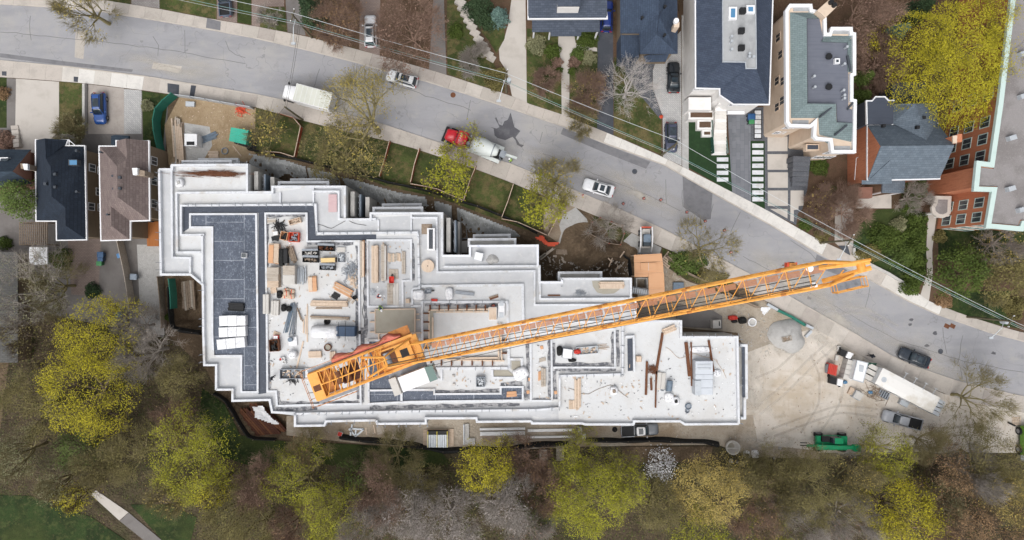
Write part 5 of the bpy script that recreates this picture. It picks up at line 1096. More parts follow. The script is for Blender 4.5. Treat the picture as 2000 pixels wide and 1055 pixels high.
# concrete mixer truck
pos, rz, L = place('G8', (870,450), (240,200), 1.6)
mx = thing('mixer_truck', 'red cabbed concrete mixer truck with pale grey drum at the kerb', 'mixer truck', pos, rz, None, True); h = 4.55
mat('mixer_red', s(206,36,50), [(2, s(180,28,40), .45,.75,.5)], .3, coat=.5); mat('drum_pale', s(222,228,226), [((.6,.6,.6), s(206,214,212), .45,.7,.6), (5, s(170,178,172), .6,.8,.5)], .5)
MB().box(-h, h-.3, -.5, .5, .6, .95).build('chassis', 'black', mx)
hd_ = MB().loft([rrect(h-2.2,h-.3,1.0,.3,.7,4,.85), rrect(h-2.2,h-.25,1.0,.3,1.3,4,.82), rrect(h-2.2,h-.5,.92,.3,1.75,4,.7)]).build('bonnet', 'mixer_red', mx, True)
cb = MB().loft([rrect(h-3.6,h-1.9,1.12,.25,.7), rrect(h-3.6,h-1.9,1.12,.25,1.8), rrect(h-3.55,h-2.2,1.02,.25,2.75), rrect(h-3.45,h-2.35,.9,.25,2.85)]).build('cab', 'mixer_red', mx, True)
MB().loft([rrect(h-2.15,h-1.85,.9,.1,1.9), rrect(h-2.4,h-2.15,.85,.1,2.65)]).build('windscreen', 'glass_dark', cb)
for y in (-.5,-.2,.1,.4): MB().tube((h-2.7,y,2.85), (h-2.5,y,2.95), .05, 6).build('cab_lamp', 'lamp_clear', cb)
MB().loft([rrect(h-.35,h+.15,1.15,.12,.5), rrect(h-.3,h+.05,1.1,.1,.85)]).build('bumper', 'black', mx)
for x in (h-1.2, -h+1.0, -h+2.3):
    for y in (-1.0,1.0): wheel(mx, x, y, .52, .32)
rings = []
for x, r_, z in ((h-4.2,.55,1.9),(h-4.35,1.0,1.95),(h-5.0,1.2,2.05),(h-6.2,1.22,2.3),(h-7.4,.95,2.6),(h-8.1,.62,2.78),(h-8.3,.5,2.82)):
    rings.append([(x, r_*math.cos(t), z+r_*math.sin(t)) for t in np.linspace(0, 2*math.pi, 25)[:-1]])
dr = MB().loft(rings[::-1]).build('drum', 'drum_pale', mx, True)
for x, r_, z in ((h-7.55,.93,2.63),): 
    b = MB(); b.loft([[(x+dx, (r_+.05)*math.cos(t), z+(r_+.05)*math.sin(t)) for t in np.linspace(0,2*math.pi,25)[:-1]] for dx in (-.06,.06)]); b.build('drum_ring', 'steel', dr)
for y in (-1,1):
    f = MB(); f.loft([[(x, y*.72, z), (x, y*1.25, z), (x, y*1.25, z+.08), (x, y*.72, z+.08)] for x, z in ((-h+.3,1.1),(-h+.7,1.25),(-h+2.6,1.25),(-h+3.0,1.1))][::(1 if y > 0 else -1)]); f.build('mudguard', 'drum_pale', mx)
    MB().box(-h+3.1,h-3.7, y*1.0-.15, y*1.0+.15, .8,1.2).build('side_tank', 'drum_pale', mx)
MB().tube((h-3.85,.3,.9), (h-3.85,.3,2.3), .28, 12).build('water_tank', 'steel', mx)
MB().loft([rrect(-h-.35,-h+.5,.5,.2,3.0), rrect(-h-.2,-h+.35,.3,.15,2.5)]).build('hopper', 'steel', mx)
ch = MB(); ch.loft([[(x, y-.2, z+.12), (x, y-.14, z), (x, y+.14, z), (x, y+.2, z+.12), (x, y+.14, z+.03), (x, y-.14, z+.03)] for x, y, z in ((-h-.1,-.1,2.4),(-h-.9,-.25,1.9),(-h-1.9,-.4,1.4))]); ch.build('chute', 'drum_pale', mx)
ld = MB()
for y in (.55,.85): ld.tube((-h+.1,y,.8), (-h+.35,y,3.0), .03, 5)
for k in range(7): ld.tube((-h+.1+.035*k,.55,.9+.3*k), (-h+.1+.035*k,.85,.9+.3*k), .025, 5)
ld.build('ladder', 'steel', mx)
# site trailer (long white roof)
ca, cb_, cc, cd_ = (Q('G6', x, y, 3.2)[:2] for x, y in ((597,305),(1085,560),(1015,695),(522,430)))
ctr = np.mean([ca,cb_,cc,cd_], 0); d = np.array(cb_)-np.array(ca); rz = math.atan2(d[1], d[0]); L = float(np.hypot(*d)); wd_ = float(np.hypot(*(np.array(ca)-np.array(cd_))))
t = thing('office_trailer', 'long white roofed site office trailer parked along the pavement', 'trailer', (ctr[0], ctr[1], .1), rz, None, True); h = L/2; w2 = wd_/2
MB().box(-h,h,-w2,w2,.7,3.0).build('body', 'white_paint', t)
mat('trailer_roof', s(232,231,228), [(.35, s(206,200,188), .45,.66,.8), (2, s(180,170,150), .62,.8,.6)], .6)
ro = MB().loft([rrect(-h-.04,h+.04,w2+.04,.08,2.96,3), rrect(-h-.04,h+.04,w2+.04,.08,3.05,3), rrect(-h+.3,h-.3,w2*.5,.08,3.14,3)]).build('roof', 'trailer_roof', t)
MB().tube((-h+.8,.3-w2*.4,3.08), (-h+.8,.3-w2*.4,3.16), .38, 14).build('roof_vent', 'galv', ro)
for k in range(4):
    x = -h+3.2+1.55*k; b = MB().tube((x,w2-.1,3.05), (x,w2+.9,3.15), .04, 5); b.tube((x-.25,w2+.9,3.15), (x+.25,w2+.9,3.15), .04, 5); b.build('antenna_bracket', 'galv', ro)
for k in range(4): MB().box(h+.03,h+1.5,-w2+.05+k*(wd_/4),-w2+k*(wd_/4)+wd_/4-.06,.6,2.3-.08*(k%2)).build('end_locker', 'galv', t)
for k in range(3): MB().box(-h-1.4,-h-.03,-w2+.08+k*(wd_/3),-w2+(k+1)*(wd_/3)-.08,.6,2.0+.1*(k%2)).build('front_locker', 'panel_grey', t)
for x in (h-2.2,h-3.3):
    for y in (-w2+.2,w2-.2): wheel(t, x, y, .45, .3)
for x in (-4,-1,2): MB().box(x-.5,x+.5,-w2-.03,-w2+.01,1.4,2.3).build('window', 'glass_dark', t)
for k in range(5): MB().box(-1.9+.28*k,-1.9+.28*k+.2,-w2-1.1,-w2-.1,.1,.25+.12*k).build('step', 'steel', t)
# small white and grey container with red generator, next to the trailer
def obx(name, label, cat, tile, pts, z0, z1, m, extra=None):
    P = QL(tile, pts, z1); c = np.mean(np.array(P), 0); o = thing(name, label, cat, (c[0], c[1], z0)); 
    b = MB().prism(P, z0, z1).build('body', m, o); return o, b, P
o, b, P = obx('storage_container', 'white topped storage container beside the green tarp', 'container', 'G6', [(372,238),(462,262),(420,428),(332,402)], .1, 2.7, 'white_paint')
MB().strip(P, .12, 2.6, 2.74, True).build('roof_rim', 'galv', o)
MB().prism(QL('G6', [(390,275),(428,285),(420,340),(385,332)], 2.75), 2.7, 2.78).build('roof_hatch', 'galv', o)
o = thing('tool_locker', 'row of grey lidded tool lockers left of the white container', 'locker', Q('G6', 300, 310))
for k in range(4): MB().prism(QL('G6', [(292-11*k,228+42*k),(366-11*k,250+42*k),(357-11*k,288+42*k),(282-11*k,268+42*k)], 1.6), .1, 1.6).build('locker', 'panel_grey', o)
o = thing('generator', 'red framed generator at the left end of the site trailers', 'generator', Q('G6', 160, 320))
b = MB().prism(QL('G6', [(138,262),(205,282),(190,372),(122,352)], 1.3), .1, 1.3).build('body', mat('gen_red', s(196,84,72), [((9,1,1), s(160,60,50), .45,.7,.6)], .6), o)
for k in range(5): MB().strip([Q('G6',135+14*k,270+4*k,1.4)[:2], Q('G6',120+14*k,350+4*k,1.4)[:2]], .08, 1.3, 1.4).build('grille_bar', 'red', o)
MB().prism(QL('G6', [(112,275),(136,265),(122,345),(106,345)], .9), .3, .9).build('radiator', 'steel', o)
for n, (p, lab) in enumerate((([(240,140),(338,180),(308,228),(222,190)], 'small white and black compressor by the pavement side of lockers'), ([(148,380),(248,405),(240,462),(142,438)], 'small white and black compressor on the yard side of generator'))):
    o = thing('compressor', lab, 'compressor', np.array(Q('G6', *np.mean(p, 0)))); P = QL('G6', p, 1.4)
    MB().prism(P, .35, 1.2).build('body', 'black', o); MB().prism([np.array(P[0])*.45+np.array(P[1])*.55, P[1], P[2], np.array(P[3])*.45+np.array(P[2])*.55], 1.2, 1.45).build('lid', 'white_paint', o)
    for k in (0, 2): pp = P[k]; MB().tube((pp[0],pp[1],.35), (pp[0]+.2,pp[1],.35), .25, 10).build('wheel', 'rubber', o)
for n, p in enumerate(([(206,112),(230,116),(222,165),(200,160)], [(190,192),(215,198),(204,244),(180,238)])):
    tag(MB().prism(QL('G6', p, .5), .1, .5).build('concrete_block', 'panel_grey'), ('pale concrete block %s the black compressor' % ('nearest the pavement behind', 'nearer the yard behind')[n]), 'concrete block')
tag(MB().add([Q('G6',462,255,2.4),Q('G6',540,262,2.0),Q('G6',480,395,.6),Q('G6',435,400,1.2),Q('G6',462,255,2.3),Q('G6',540,262,1.9),Q('G6',480,395,.5),Q('G6',435,400,1.1)], [(0,1,2,3),(7,6,5,4),(0,4,5,1),(1,5,6,2),(2,6,7,3),(3,7,4,0)]).build('green_tarp', mat('tarp_green', s(26,66,52), [(2, s(18,50,38), .45,.7,.7)], .6, (3,.8,.2))), 'dark green tarp stretched between container and trailer', 'tarp')
# telehandler
pos, rz, L = place('K6', (1345,400), (1690,405), 1)
th = thing('telehandler', 'green telehandler with its boom lowered beside the wood', 'telehandler', pos, rz, None, True)
mat('machine_green', s(16,158,104), [(1.5, s(12,132,86), .45,.7,.6)], .4)
MB().box(-2.2,2.2,-1.0,1.0,.7,1.3).build('chassis', 'machine_green', th)
for x in (-1.7,1.7):
    for y in (-1.05,1.05): wheel(th, x, y, .62, .42)
bm = MB(); bm.loft([[(x,y0,z0),(x,y0+.5,z0),(x,y0+.5,z0+.55),(x,y0,z0+.55)] for x, y0, z0 in ((-2.4,-.62,1.4),(3.3,-.62,1.9))]); bmo = bm.build('boom', 'machine_green', th)
MB().box(2.6,3.5,-.85,.0,1.7,2.6).build('boom_pivot', 'machine_green', bmo); MB().box(-3.6,-2.3,-.55,-.25,1.2,1.6).build('boom_tip', 'machine_green', bmo)
for y in (-.6,-.2): MB().tube((-4.2,y,.5), (-3.2,y,.55), .07, 5).build('fork', 'black', th)
cb = MB().loft([rrect(-.5,1.1,.45,.1,1.2), rrect(-.3,1.0,.4,.1,2.4)]); cbo = MB(); cbo.v = [(x, y+.55, z) for x, y, z in cb.v]; cbo.f = cb.f; cbo = cbo.build('cab', 'glass_dark', th)
MB().box(-.1,1.05,.15,.98,2.4,2.48).build('cab_roof', 'machine_green', cbo); MB().box(-1.6,-.5,.25,1.0,1.2,1.75).build('engine_cover', 'black', th)
# lime green machine cut by the right edge
tm = thing('loader_machine', 'lime green loader cut off by the right edge of the picture', 'loader', (*Q('K7', 1160, 680)[:2], .1), R(90), None, True)
mat('machine_lime', s(120,168,66), [(1.5, s(96,140,52), .45,.7,.6)], .45)
MB().loft([rrect(-2.2,2.0,.95,.2,.6), rrect(-2.2,2.0,.95,.2,1.5), rrect(-2.0,1.8,.8,.2,1.7)]).build('body', 'machine_lime', tm)
MB().loft([rrect(-.9,.9,.75,.15,1.6), rrect(-.7,.8,.65,.15,2.5)]).build('cab', 'glass_dark', tm); MB().loft([rrect(-.8,.85,.72,.15,2.5), rrect(-.7,.75,.65,.15,2.6)]).build('cab_roof', 'machine_lime', tm)
for x in (-1.4,1.2):
    for y in (-1.0,1.0): wheel(tm, x, y, .55, .4)
MB().box(-3.0,-2.2,-1.1,1.1,.2,1.0).build('bucket', 'steel', tm)
# skid steer with bucket
pos, rz, L = place('K5', (945,295), (945,490), 1)
sk = thing('skid_steer', 'white skid steer loader with red top beside the plywood platform', 'skid steer', pos, rz, None, True)
MB().loft([rrect(-1.5,1.3,.62,.15,.3), rrect(-1.5,1.3,.62,.15,1.1), rrect(-1.4,.9,.55,.12,1.4)]).build('body', 'panel_grey', sk)
cb = MB().loft([rrect(-.7,1.1,.55,.12,1.3), rrect(-.6,.95,.5,.12,2.1)]).build('cab', 'glass_dark', sk); MB().loft([rrect(-.65,.5,.52,.12,2.1), rrect(-.6,.4,.48,.12,2.17)]).build('cab_roof', 'steel_blue', cb)
for y in (-.82,.82): MB().loft([[(x,y-.09,z),(x,y+.09,z),(x,y+.09,z+.25),(x,y-.09,z+.25)] for x, z in ((-1.7,1.3),(-.2,1.5),(1.1,1.25),(1.9,.5))]).build('lift_arm', 'white_paint', sk)
MB().box(-1.75,-1.6,-.7,.7,.9,1.5).build('rear_cover', 'tarp_orange', sk)
for x in (-.9,.7):
    for y in (-.78,.78): wheel(sk, x, y, .4, .3)
bk = MB(); bk.loft([[(2.0,y,.15),(2.9,y,.15),(2.95,y,.2),(2.1,y,.3),(2.1,y,1.0),(2.0,y,1.0)] for y in (-1.0,1.0)]); bk.build('bucket', 'steel', sk)
for y in (-1.0,1.0): MB().add([(2.0,y,.15),(2.9,y,.15),(2.1,y,1.0),(2.0,y+.03,.15),(2.9,y+.03,.15),(2.1,y+.03,1.0)], [(0,1,2),(5,4,3),(0,3,4,1),(1,4,5,2),(2,5,3,0)]).build('bucket_side', 'steel', sk)
b = MB()
for k in range(16): b.obox((2.4+random.uniform(-.25,.25), random.uniform(-.85,.85)), random.uniform(.15,.4), .12, .25, .5+random.random()*.2, random.random()*3)
b.build('scrap_load', 'rust', sk, kind='stuff')
# ---------------------------------------------------------------- things on the deck and round the site
def rect(tile, x0, x1, y0, y1, z):
    a = Q(tile, x0, y0, z); b = Q(tile, x1, y1, z); return ((a[0]+b[0])/2, (a[1]+b[1])/2), abs(b[0]-a[0]), abs(b[1]-a[1])
def stack(name, label, tile, r_, n=6, layers=3, mats=('lumber','lumber_b'), h=.15, rz=0, z=ZF, cat='lumber stack', along=None, pn='plank', jit=.06, group=None, gap=.94):
    """stacked pieces, each an object of its own; r_ = (x0,x1,y0,y1) in the tile"""
    c, lx, ly = rect(tile, *r_, z+h*layers); o = thing(name, label, cat, (c[0], c[1], z), 0, group)
    ax_ = along or ('x' if lx > ly else 'y'); L, Wd = (lx, ly) if ax_ == 'x' else (ly, lx); w = Wd/n; a = rz + (0 if ax_ == 'x' else math.pi/2)
    for k in range(layers):
        for i in range(n):
            u = (i-(n-1)/2)*w; j = random.uniform(-jit, jit)*L; l = L*random.uniform(.9, 1.0)
            piece(pn, unit_box(random.choice(mats)), o, (c[0]+math.cos(a)*j-math.sin(a)*u, c[1]+math.sin(a)*j+math.cos(a)*u, z+.02+k*h), a, (l, w*gap, h*.97))
    return o
def box_(name, label, cat, tile, r_, h, m, rz=0, z=ZF, lid=None, open_=None):
    c, lx, ly = rect(tile, *r_, z+h); o = thing(name, label, cat, (c[0], c[1], z), rz, None, True); hx, hy = lx/2, ly/2
    if open_:
        t = .07; MB().box(-hx,hx,-hy,hy,.02,.1).build('base', m, o)
        for x0,x1,y0,y1 in ((-hx,hx,-hy,-hy+t),(-hx,hx,hy-t,hy),(-hx,-hx+t,-hy+t,hy-t),(hx-t,hx,-hy+t,hy-t)): MB().box(x0,x1,y0,y1,.1,h).build('side', m, o)
        b = MB()
        for k in range(22): b.obox((random.uniform(-hx+.2,hx-.2), random.uniform(-hy+.15,hy-.15)), random.uniform(.12,.45), random.uniform(.06,.16), .1, h*random.uniform(.45,.9), random.random()*3)
        b.build('contents', open_, o, kind='stuff')
    else:
        MB().loft([rrect(-hx,hx,hy,.04,.02,2), rrect(-hx,hx,hy,.04,h-.04,2), rrect(-hx+.04,hx-.04,hy-.04,.04,h,2)]).build('body', m, o)
        if lid:
            MB().box(-hx+.06,hx-.06,-hy+.06,hy-.06,h,h+.05).build('lid', lid, o)
    return o
def bag(name, label, tile, r_, h, m='plastic_white', z=ZF, cat='bulk bag', rz=0, top=None):
    c, lx, ly = rect(tile, *r_, z+h*.6); o = thing(name, label, cat, (c[0], c[1], z), rz, None, True); hx, hy = lx/2, ly/2; n = 16; rings = []
    for zz, k in ((.02,.82),(.2*h,1),(.6*h,1.02),(.88*h,.9),(h,.6),(h*.96,.25)):
        rings.append([(hx*k*(abs(math.cos(t))**.6)*math.copysign(1,math.cos(t))*(1+.07*math.sin(3*t+zz*5)), hy*k*(abs(math.sin(t))**.6)*math.copysign(1,math.sin(t))*(1+.07*math.cos(4*t+zz*3)), zz) for t in np.linspace(0,2*math.pi,n+1)[:-1]])
    MB().loft(rings).build('sack', m, o, True)
    for k in range(4): t = k*math.pi/2+.78; MB().path([(hx*.7*math.cos(t),hy*.7*math.sin(t),h*.9), (hx*.5*math.cos(t+.2),hy*.5*math.sin(t+.2),h+.18), (hx*.6*math.cos(t+.45),hy*.6*math.sin(t+.45),h*.92)], .03, 4).build('lifting_loop', m, o)
    if top: MB().loft([[(hx*.5*k*math.cos(t), hy*.5*k*math.sin(t), h+zz) for t in np.linspace(0,2*math.pi,11)[:-1]] for k, zz in ((1,-.02),(.7,.08))]).build('fill', top, o)
    return o
def heap(name, label, cat, tile, r_, h, m, n=60, ln=(.3,1.2), th=.035, z=ZF, flat=True, spread=1.0):
    """a loose tangle of rods or offcuts: nobody could count it, so one part of kind stuff on one thing"""
    c, lx, ly = rect(tile, *r_, z); o = thing(name, label, cat, (c[0], c[1], z)); b = MB()
    for k in range(n):
        a = random.random()*math.pi; l = random.uniform(*ln); x = c[0]+random.gauss(0,.24)*lx*spread; y = c[1]+random.gauss(0,.24)*ly*spread; zz = z+.05+h*math.exp(-((x-c[0])/lx*2.5)**2-((y-c[1])/ly*2.5)**2)*random.random()
        dx, dy = math.cos(a)*l/2, math.sin(a)*l/2; b.tube((x-dx,y-dy,zz), (x+dx,y+dy,zz+random.uniform(-.05,.08)), th, 4)
    b.build('pieces', m, o, kind='stuff'); return o
def mound(name, label, cat, tile, r_, h, m, z=0, seed=1, rough=.15):
    c, lx, ly = rect(tile, *r_, z); rs = random.Random(seed); rings = []; n = 26; ph = [rs.uniform(0,6) for _ in range(4)]
    for k, zz in ((1.0,0),(.93,.12),(.78,.42),(.58,.7),(.35,.9),(.12,1)):
        rings.append([(c[0]+lx/2*k*math.cos(t)*(1+rough*(math.sin(2*t+ph[0])+.6*math.sin(5*t+ph[1]))+rs.uniform(-.04,.04)), c[1]+ly/2*k*math.sin(t)*(1+rough*(math.sin(3*t+ph[2])+.5*math.sin(4*t+ph[3]))+rs.uniform(-.04,.04)), z+h*zz*(1+rs.uniform(-.06,.06))) for t in np.linspace(0,2*math.pi,n+1)[:-1]])
    return tag(MB().loft(rings).build(name, m, smooth=True), label, cat)
def bars_bundle(name, label, cat, tile, ends, n, rad, m, z=ZF, spread=.12, layers=2, pn='bar'):
    a = np.array(Q(tile, *ends[0], z+.15)); b_ = np.array(Q(tile, *ends[1], z+.15)); d = (b_-a)/np.linalg.norm(b_-a); nn = np.array((-d[1], d[0], 0))
    o = thing(name, label, cat, tuple((a+b_)/2*np.array((1,1,0))+np.array((0,0,z))))
    for i in range(n):
        u = nn*(i//layers-(n/layers-1)/2)*spread; zz = z+rad+.02+(i % layers)*rad*2; s0 = random.uniform(-.25,.25)
        p, r_ = a+u+d*s0, b_+u+d*s0+nn*random.uniform(-.15,.15); MB().tube((p[0],p[1],zz), (r_[0],r_[1],zz), rad, 6).build(pn, m, o)
    return o
def ring_(name, label, cat, tile, x, y, r_, th, m, z=ZF, fill=None, h=None):
    c = Q(tile, x, y, z); o = thing(name, label, cat, (c[0], c[1], z), 0, None, True); A = np.linspace(0,2*math.pi,21)[:-1]
    h = h or th*2
    MB().loft([[(rr*math.cos(t), rr*math.sin(t), zz) for t in A] for rr, zz in ((r_,0.02),(r_+th*.2,h*.6),(r_,h),(r_-th,h),(r_-th*1.1,h*.5),(r_-th,.03))]).build('rim', m, o, True)
    if fill: MB().loft([[(rr*math.cos(t), rr*math.sin(t), zz) for t in A] for rr, zz in ((r_-th*.9,.02),(r_-th*.9,h*.55))]).build('content', fill, o)
    return o
def ibeam(name, label, tile, a, b_, z=ZF, w=.28, h=.3, m='rust', cat='steel beam'):
    p = np.array(Q(tile,*a,z+h)[:2]); r_ = np.array(Q(tile,*b_,z+h)[:2]); d = (r_-p)/np.hypot(*(r_-p)); n = np.array((-d[1],d[0])); o = thing(name, label, cat, (*((p+r_)/2), z))
    for nm, w2, z0, z1 in (('bottom_flange',w/2,.02,.06),('web',.03,.06,h-.05),('top_flange',w/2,h-.05,h)): MB().prism([p-n*w2,r_-n*w2,r_+n*w2,p+n*w2], z+z0, z+z1).build(nm, m, o)
    return o
# --- west membrane roof
for i, (r_, pos_) in enumerate((((770,1082,850,978),'northernmost'), ((765,1082,985,1105),'middle'), ((742,1075,1115,1245),'southernmost'))):
    stack('insulation_stack', '%s of three white insulation board stacks on the dark membrane roof' % pos_, 'E6', r_, 3, 2, ('plastic_white','white_paint'), .45, R(1 if i == 0 else 3+3*(i==2)), cat='insulation boards', along='y', pn='board_block', jit=.0, group='insulation board stacks', gap=.98)
stack('membrane_rolls', 'bundle of black membrane rolls above the white insulation stacks', 'E6', (872,1060,705,800), 5, 2, ('black','silt_black'), .22, R(-3), cat='roll bundle', along='x', pn='roll', jit=.04)
box_('roof_drain', 'small white square roof drain box on the dark membrane roof', 'roof drain', 'E6', (1030,1092,115,175), .5, 'white_paint', lid='glass_dark')
bag('white_bag', 'white bag with rubble on the north-west terrace', 'E1', (258,350,292,395), .7, top='gravel')
heap('rebar_pile', 'rusty pile of rebar rods on the north-west terrace', 'rebar pile', 'E1', (415,1010,200,285), .35, 'rust', 0)
o = bpy.data.objects['rebar_pile']; b = MB(); c = Q('E1', 715, 238, ZF)
for k in range(150): 
    x = c[0]+random.gauss(0,1.6); y = c[1]+random.gauss(0,.16); a = random.gauss(-.05,.1); l = random.uniform(1.5,4); b.tube((x-math.cos(a)*l/2,y-math.sin(a)*l/2,ZF+.05+random.random()*.3), (x+math.cos(a)*l/2,y+math.sin(a)*l/2,ZF+.05+random.random()*.3), .025, 4)
for ch in list(o.children): bpy.data.objects.remove(ch)
b.build('rods', 'rust', o, kind='stuff')
stack('pink_insulation', 'pink insulation sheets leaning flat on the north terrace', 'E2', (850,955,475,690), 1, 3, (mat('pink_board', s(208,180,182), [((1,6,1), s(196,164,168), .45,.7,.6)], .8).name,), .1, 0, cat='insulation boards', along='y', pn='sheet', jit=.01)
# --- main deck, north part
stack('white_boards', 'pale boards lying in the top left corner of main deck', 'K1', (82,208,120,190), 4, 2, ('panel_grey','lumber_grey'), .12, R(4), along='x')
heap('tripod_heap', 'black tripods and tools heaped beside the pale boards', 'tool heap', 'K1', (180,320,165,285), .5, 'black', 26, (.6,1.8), .06)
box_('long_crate', 'long open timber crate of offcuts at the top of main deck', 'crate', 'K1', (375,540,120,190), .7, 'lumber', R(16), open_='lumber_b')
box_('white_carton', 'small white carton above the black sheet scraps', 'carton', 'K1', (165,232,292,350), .4, 'panel_grey', R(8), lid='white_paint')
heap('black_scraps', 'flat black sheet scraps left of the open timber box', 'scrap', 'K1', (150,250,355,425), .05, 'black', 0)
for ch in list(bpy.data.objects['black_scraps'].children): bpy.data.objects.remove(ch)
for k, (x, y, a) in enumerate(((180,390,.3),(215,395,-.3),(225,372,.6))): MB().obox(Q('K1',x,y,ZF), .7, .6, ZF+.03+.04*k, ZF+.06+.04*k, a).build('sheet', 'black', bpy.data.objects['black_scraps'])
box_('timber_box', 'open timber box with black lining beside the orange crate', 'crate', 'K1', (262,360,300,415), .8, 'plywood', R(-12), open_='black')
box_('orange_crate', 'bright orange crate full of grey fittings on main deck', 'crate', 'K1', (378,514,310,440), .8, 'tarp_orange', R(-2), open_='steel')
stack('plywood_stack', 'stack of plywood with orange top sheet at the west kerb', 'K1', (98,242,462,735), 2, 6, ('plywood','lumber_b','panel_grey'), .14, R(-2), cat='plywood stack', along='y', pn='sheet', jit=.05)
for n, (r_, lab) in enumerate((((242,298,535,780),'tall black panel stack touching the plywood stack'), ((302,362,530,735),'shorter black panel stack with timber edge'))): stack('panel_stack', lab, 'K1', r_, 1, 5, ('black','silt_black'), .16, 0, cat='panel stack', along='y', pn='panel', jit=.02)
bars_bundle('plank_bundle', 'slanted bundle of planks and a grey pipe on main deck', 'plank bundle', 'K1', ((395,515),(470,705)), 8, .1, 'timber_old', spread=.22)
for n, (r_, lab, inn) in enumerate((((560,780,565,632),'open black tool chest with pale coils inside','panel_grey'), ((568,780,655,722),'open black tool chest below the chest with coils','timber_old'), ((775,1000,492,565),'open dark tool chest left of the white sheets','rust'), ((800,1008,765,828),'open dark tool chest below the yellow timber lid','steel'))):
    o = box_('tool_chest', lab, 'tool chest', 'K1', r_, .75, 'black', R(-2 if n else 1), open_=inn); c, lx, ly = rect('K1', *r_, ZF)
    MB().box(-lx/2, lx/2, ly/2+.02, ly/2+.3, .7, .78).build('lid', 'steel', o)
o = box_('timber_chest', 'chest with yellow timber lid in the middle of main deck', 'tool chest', 'K1', (815,1020,655,725), .9, 'timber_old', R(2), lid=mat('lid_yellow', s(230,204,150), [((1,6,1), s(214,184,128), .45,.7,.6)], .8).name)
stack('white_sheets', 'small stack of cream boards right of the tool chests', 'K1', (1035,1158,512,582), 1, 3, ('panel_grey','white_paint'), .12, 0, cat='board stack', along='x', pn='sheet', jit=.01)
box_('wire_basket', 'wire basket of steel fittings right of the yellow lid', 'basket', 'K1', (1048,1140,605,720), .6, 'steel', 0, open_='galv')
heap('scrap_heap', 'scattered heap of steel fittings and offcuts near the east kerb', 'scrap heap', 'K1', (1120,1330,700,980), .35, 'steel', 110, (.3,1.0), .04)
heap('offcut_heap', 'scattered timber offcuts below the steel fittings heap', 'scrap heap', 'K1', (1180,1340,860,1060), .2, 'lumber', 45, (.3,.9), .06)
stack('panel_stack', 'tan form panel stack against the west kerb of main deck', 'K1', (76,242,790,1068), 3, 6, ('lumber_b','lumber_grey'), .18, 0, cat='panel stack', along='x', pn='panel', jit=.01, gap=.985)
stack('panel_stack', 'grey tan form panel stack right of the kerbside panel stack', 'K1', (295,465,765,1025), 2, 7, ('panel_grey','lumber_grey'), .18, 0, cat='panel stack', along='x', pn='panel', jit=.01, gap=.985)
bars_bundle('pipe_rack', 'rack of grey pipes beside the grey tan panels', 'pipe bundle', 'K1', ((545,795),(540,1005)), 14, .08, 'galv', spread=.22, pn='pipe')
stack('plywood_pile', 'cut plywood pile with orange top in the centre of deck', 'K2', (645,762,-70,135), 2, 4, ('plywood','lumber'), .1, R(3), cat='plywood stack', along='y', pn='sheet', jit=.06)
stack('beam_stack', 'long beam stack lying along the east kerb of main deck', 'K1', (1356,1412,415,930), 2, 3, ('lumber','lumber_grey','plywood'), .22, R(0), cat='beam stack', along='y', pn='beam', jit=.02, z=ZC)
stack('beam_stack', 'grey tan timber beam resting on the west kerb', 'K2', (22,104,172,450), 2, 2, ('lumber_grey','panel_grey'), .25, 0, cat='beam stack', along='y', pn='beam', jit=.0, z=ZC)
stack('beam_stack', 'weathered beams beside the west kerb of main deck', 'K2', (132,240,258,470), 3, 2, ('lumber_grey','panel_grey'), .25, R(-2), cat='beam stack', along='y', pn='beam', jit=.02)
stack('small_offcuts', 'little pile of bent offcuts above the weathered beams', 'K2', (128,210,80,160), 4, 2, ('lumber_b','lumber'), .1, R(8), along='y')
o = thing('sack_pile', 'pile of tan paper sacks with red straps on main deck', 'sack pile', Q('K2', 385, 165, ZF))
for k, (x, y, a) in enumerate(((350,125,.2),(425,135,-.1),(330,200,.1),(395,195,.3),(365,160,0),(430,205,.2))): 
    p = Q('K2', x, y, ZF); sk_ = MB(); sk_.v = []; rr = MB().loft([rrect(-.4,.4,.28,.15,.02), rrect(-.45,.45,.33,.18,.14), rrect(-.36,.36,.24,.15,.27)]); ca, sa = math.cos(a), math.sin(a)
    zz = ZF+(.28 if k > 3 else 0); sk_.v = [(p[0]+ca*x_-sa*y_, p[1]+sa*x_+ca*y_, zz+z_) for x_, y_, z_ in rr.v]; sk_.f = rr.f; so = sk_.build('sack', 'lumber_b', o, True)
    MB().obox(p, .1, .6, zz+.26, zz+.285, a).build('strap', 'tarp_orange', so)
for n, (r_, lab) in enumerate((((212,290,125,228),'black plastic sheet left of the paper sacks'), ((272,345,312,410),'left one of two black bags over the steel props'), ((345,420,335,412),'right one of two black bags over the steel props'))): bag('black_bag', lab, 'K2', r_, .45, 'silt_black', cat='bag')
bars_bundle('steel_props', 'bundle of long steel props fanned out on main deck', 'prop bundle', 'K2', ((440,310),(345,715)), 10, .05, 'steel_blue', spread=.16, pn='prop')
bars_bundle('steel_props', 'upright bundle of steel props right of the fanned props', 'prop bundle', 'K2', ((470,310),(435,725)), 8, .05, 'steel', spread=.14, pn='prop')
bars_bundle('pipe_pair', 'two brown pipes standing right of the steel props', 'pipe bundle', 'K2', ((500,380),(565,540)), 2, .08, 'timber_old', spread=.3, pn='pipe')
for k, (x, y0, y1) in enumerate(((580,520,710),(610,470,720),(632,340,830))): tag(MB().prism(offset_poly(QL('K2', [(x-8,y0),(x+8,y0),(x+8,y1),(x-8,y1)], ZF+.1), 0), ZF+.01, ZF+.12).build('loose_plank', 'lumber'), '%s of three loose planks lying north to south' % ('shortest','middle','longest')[k], 'plank', 'three loose planks')
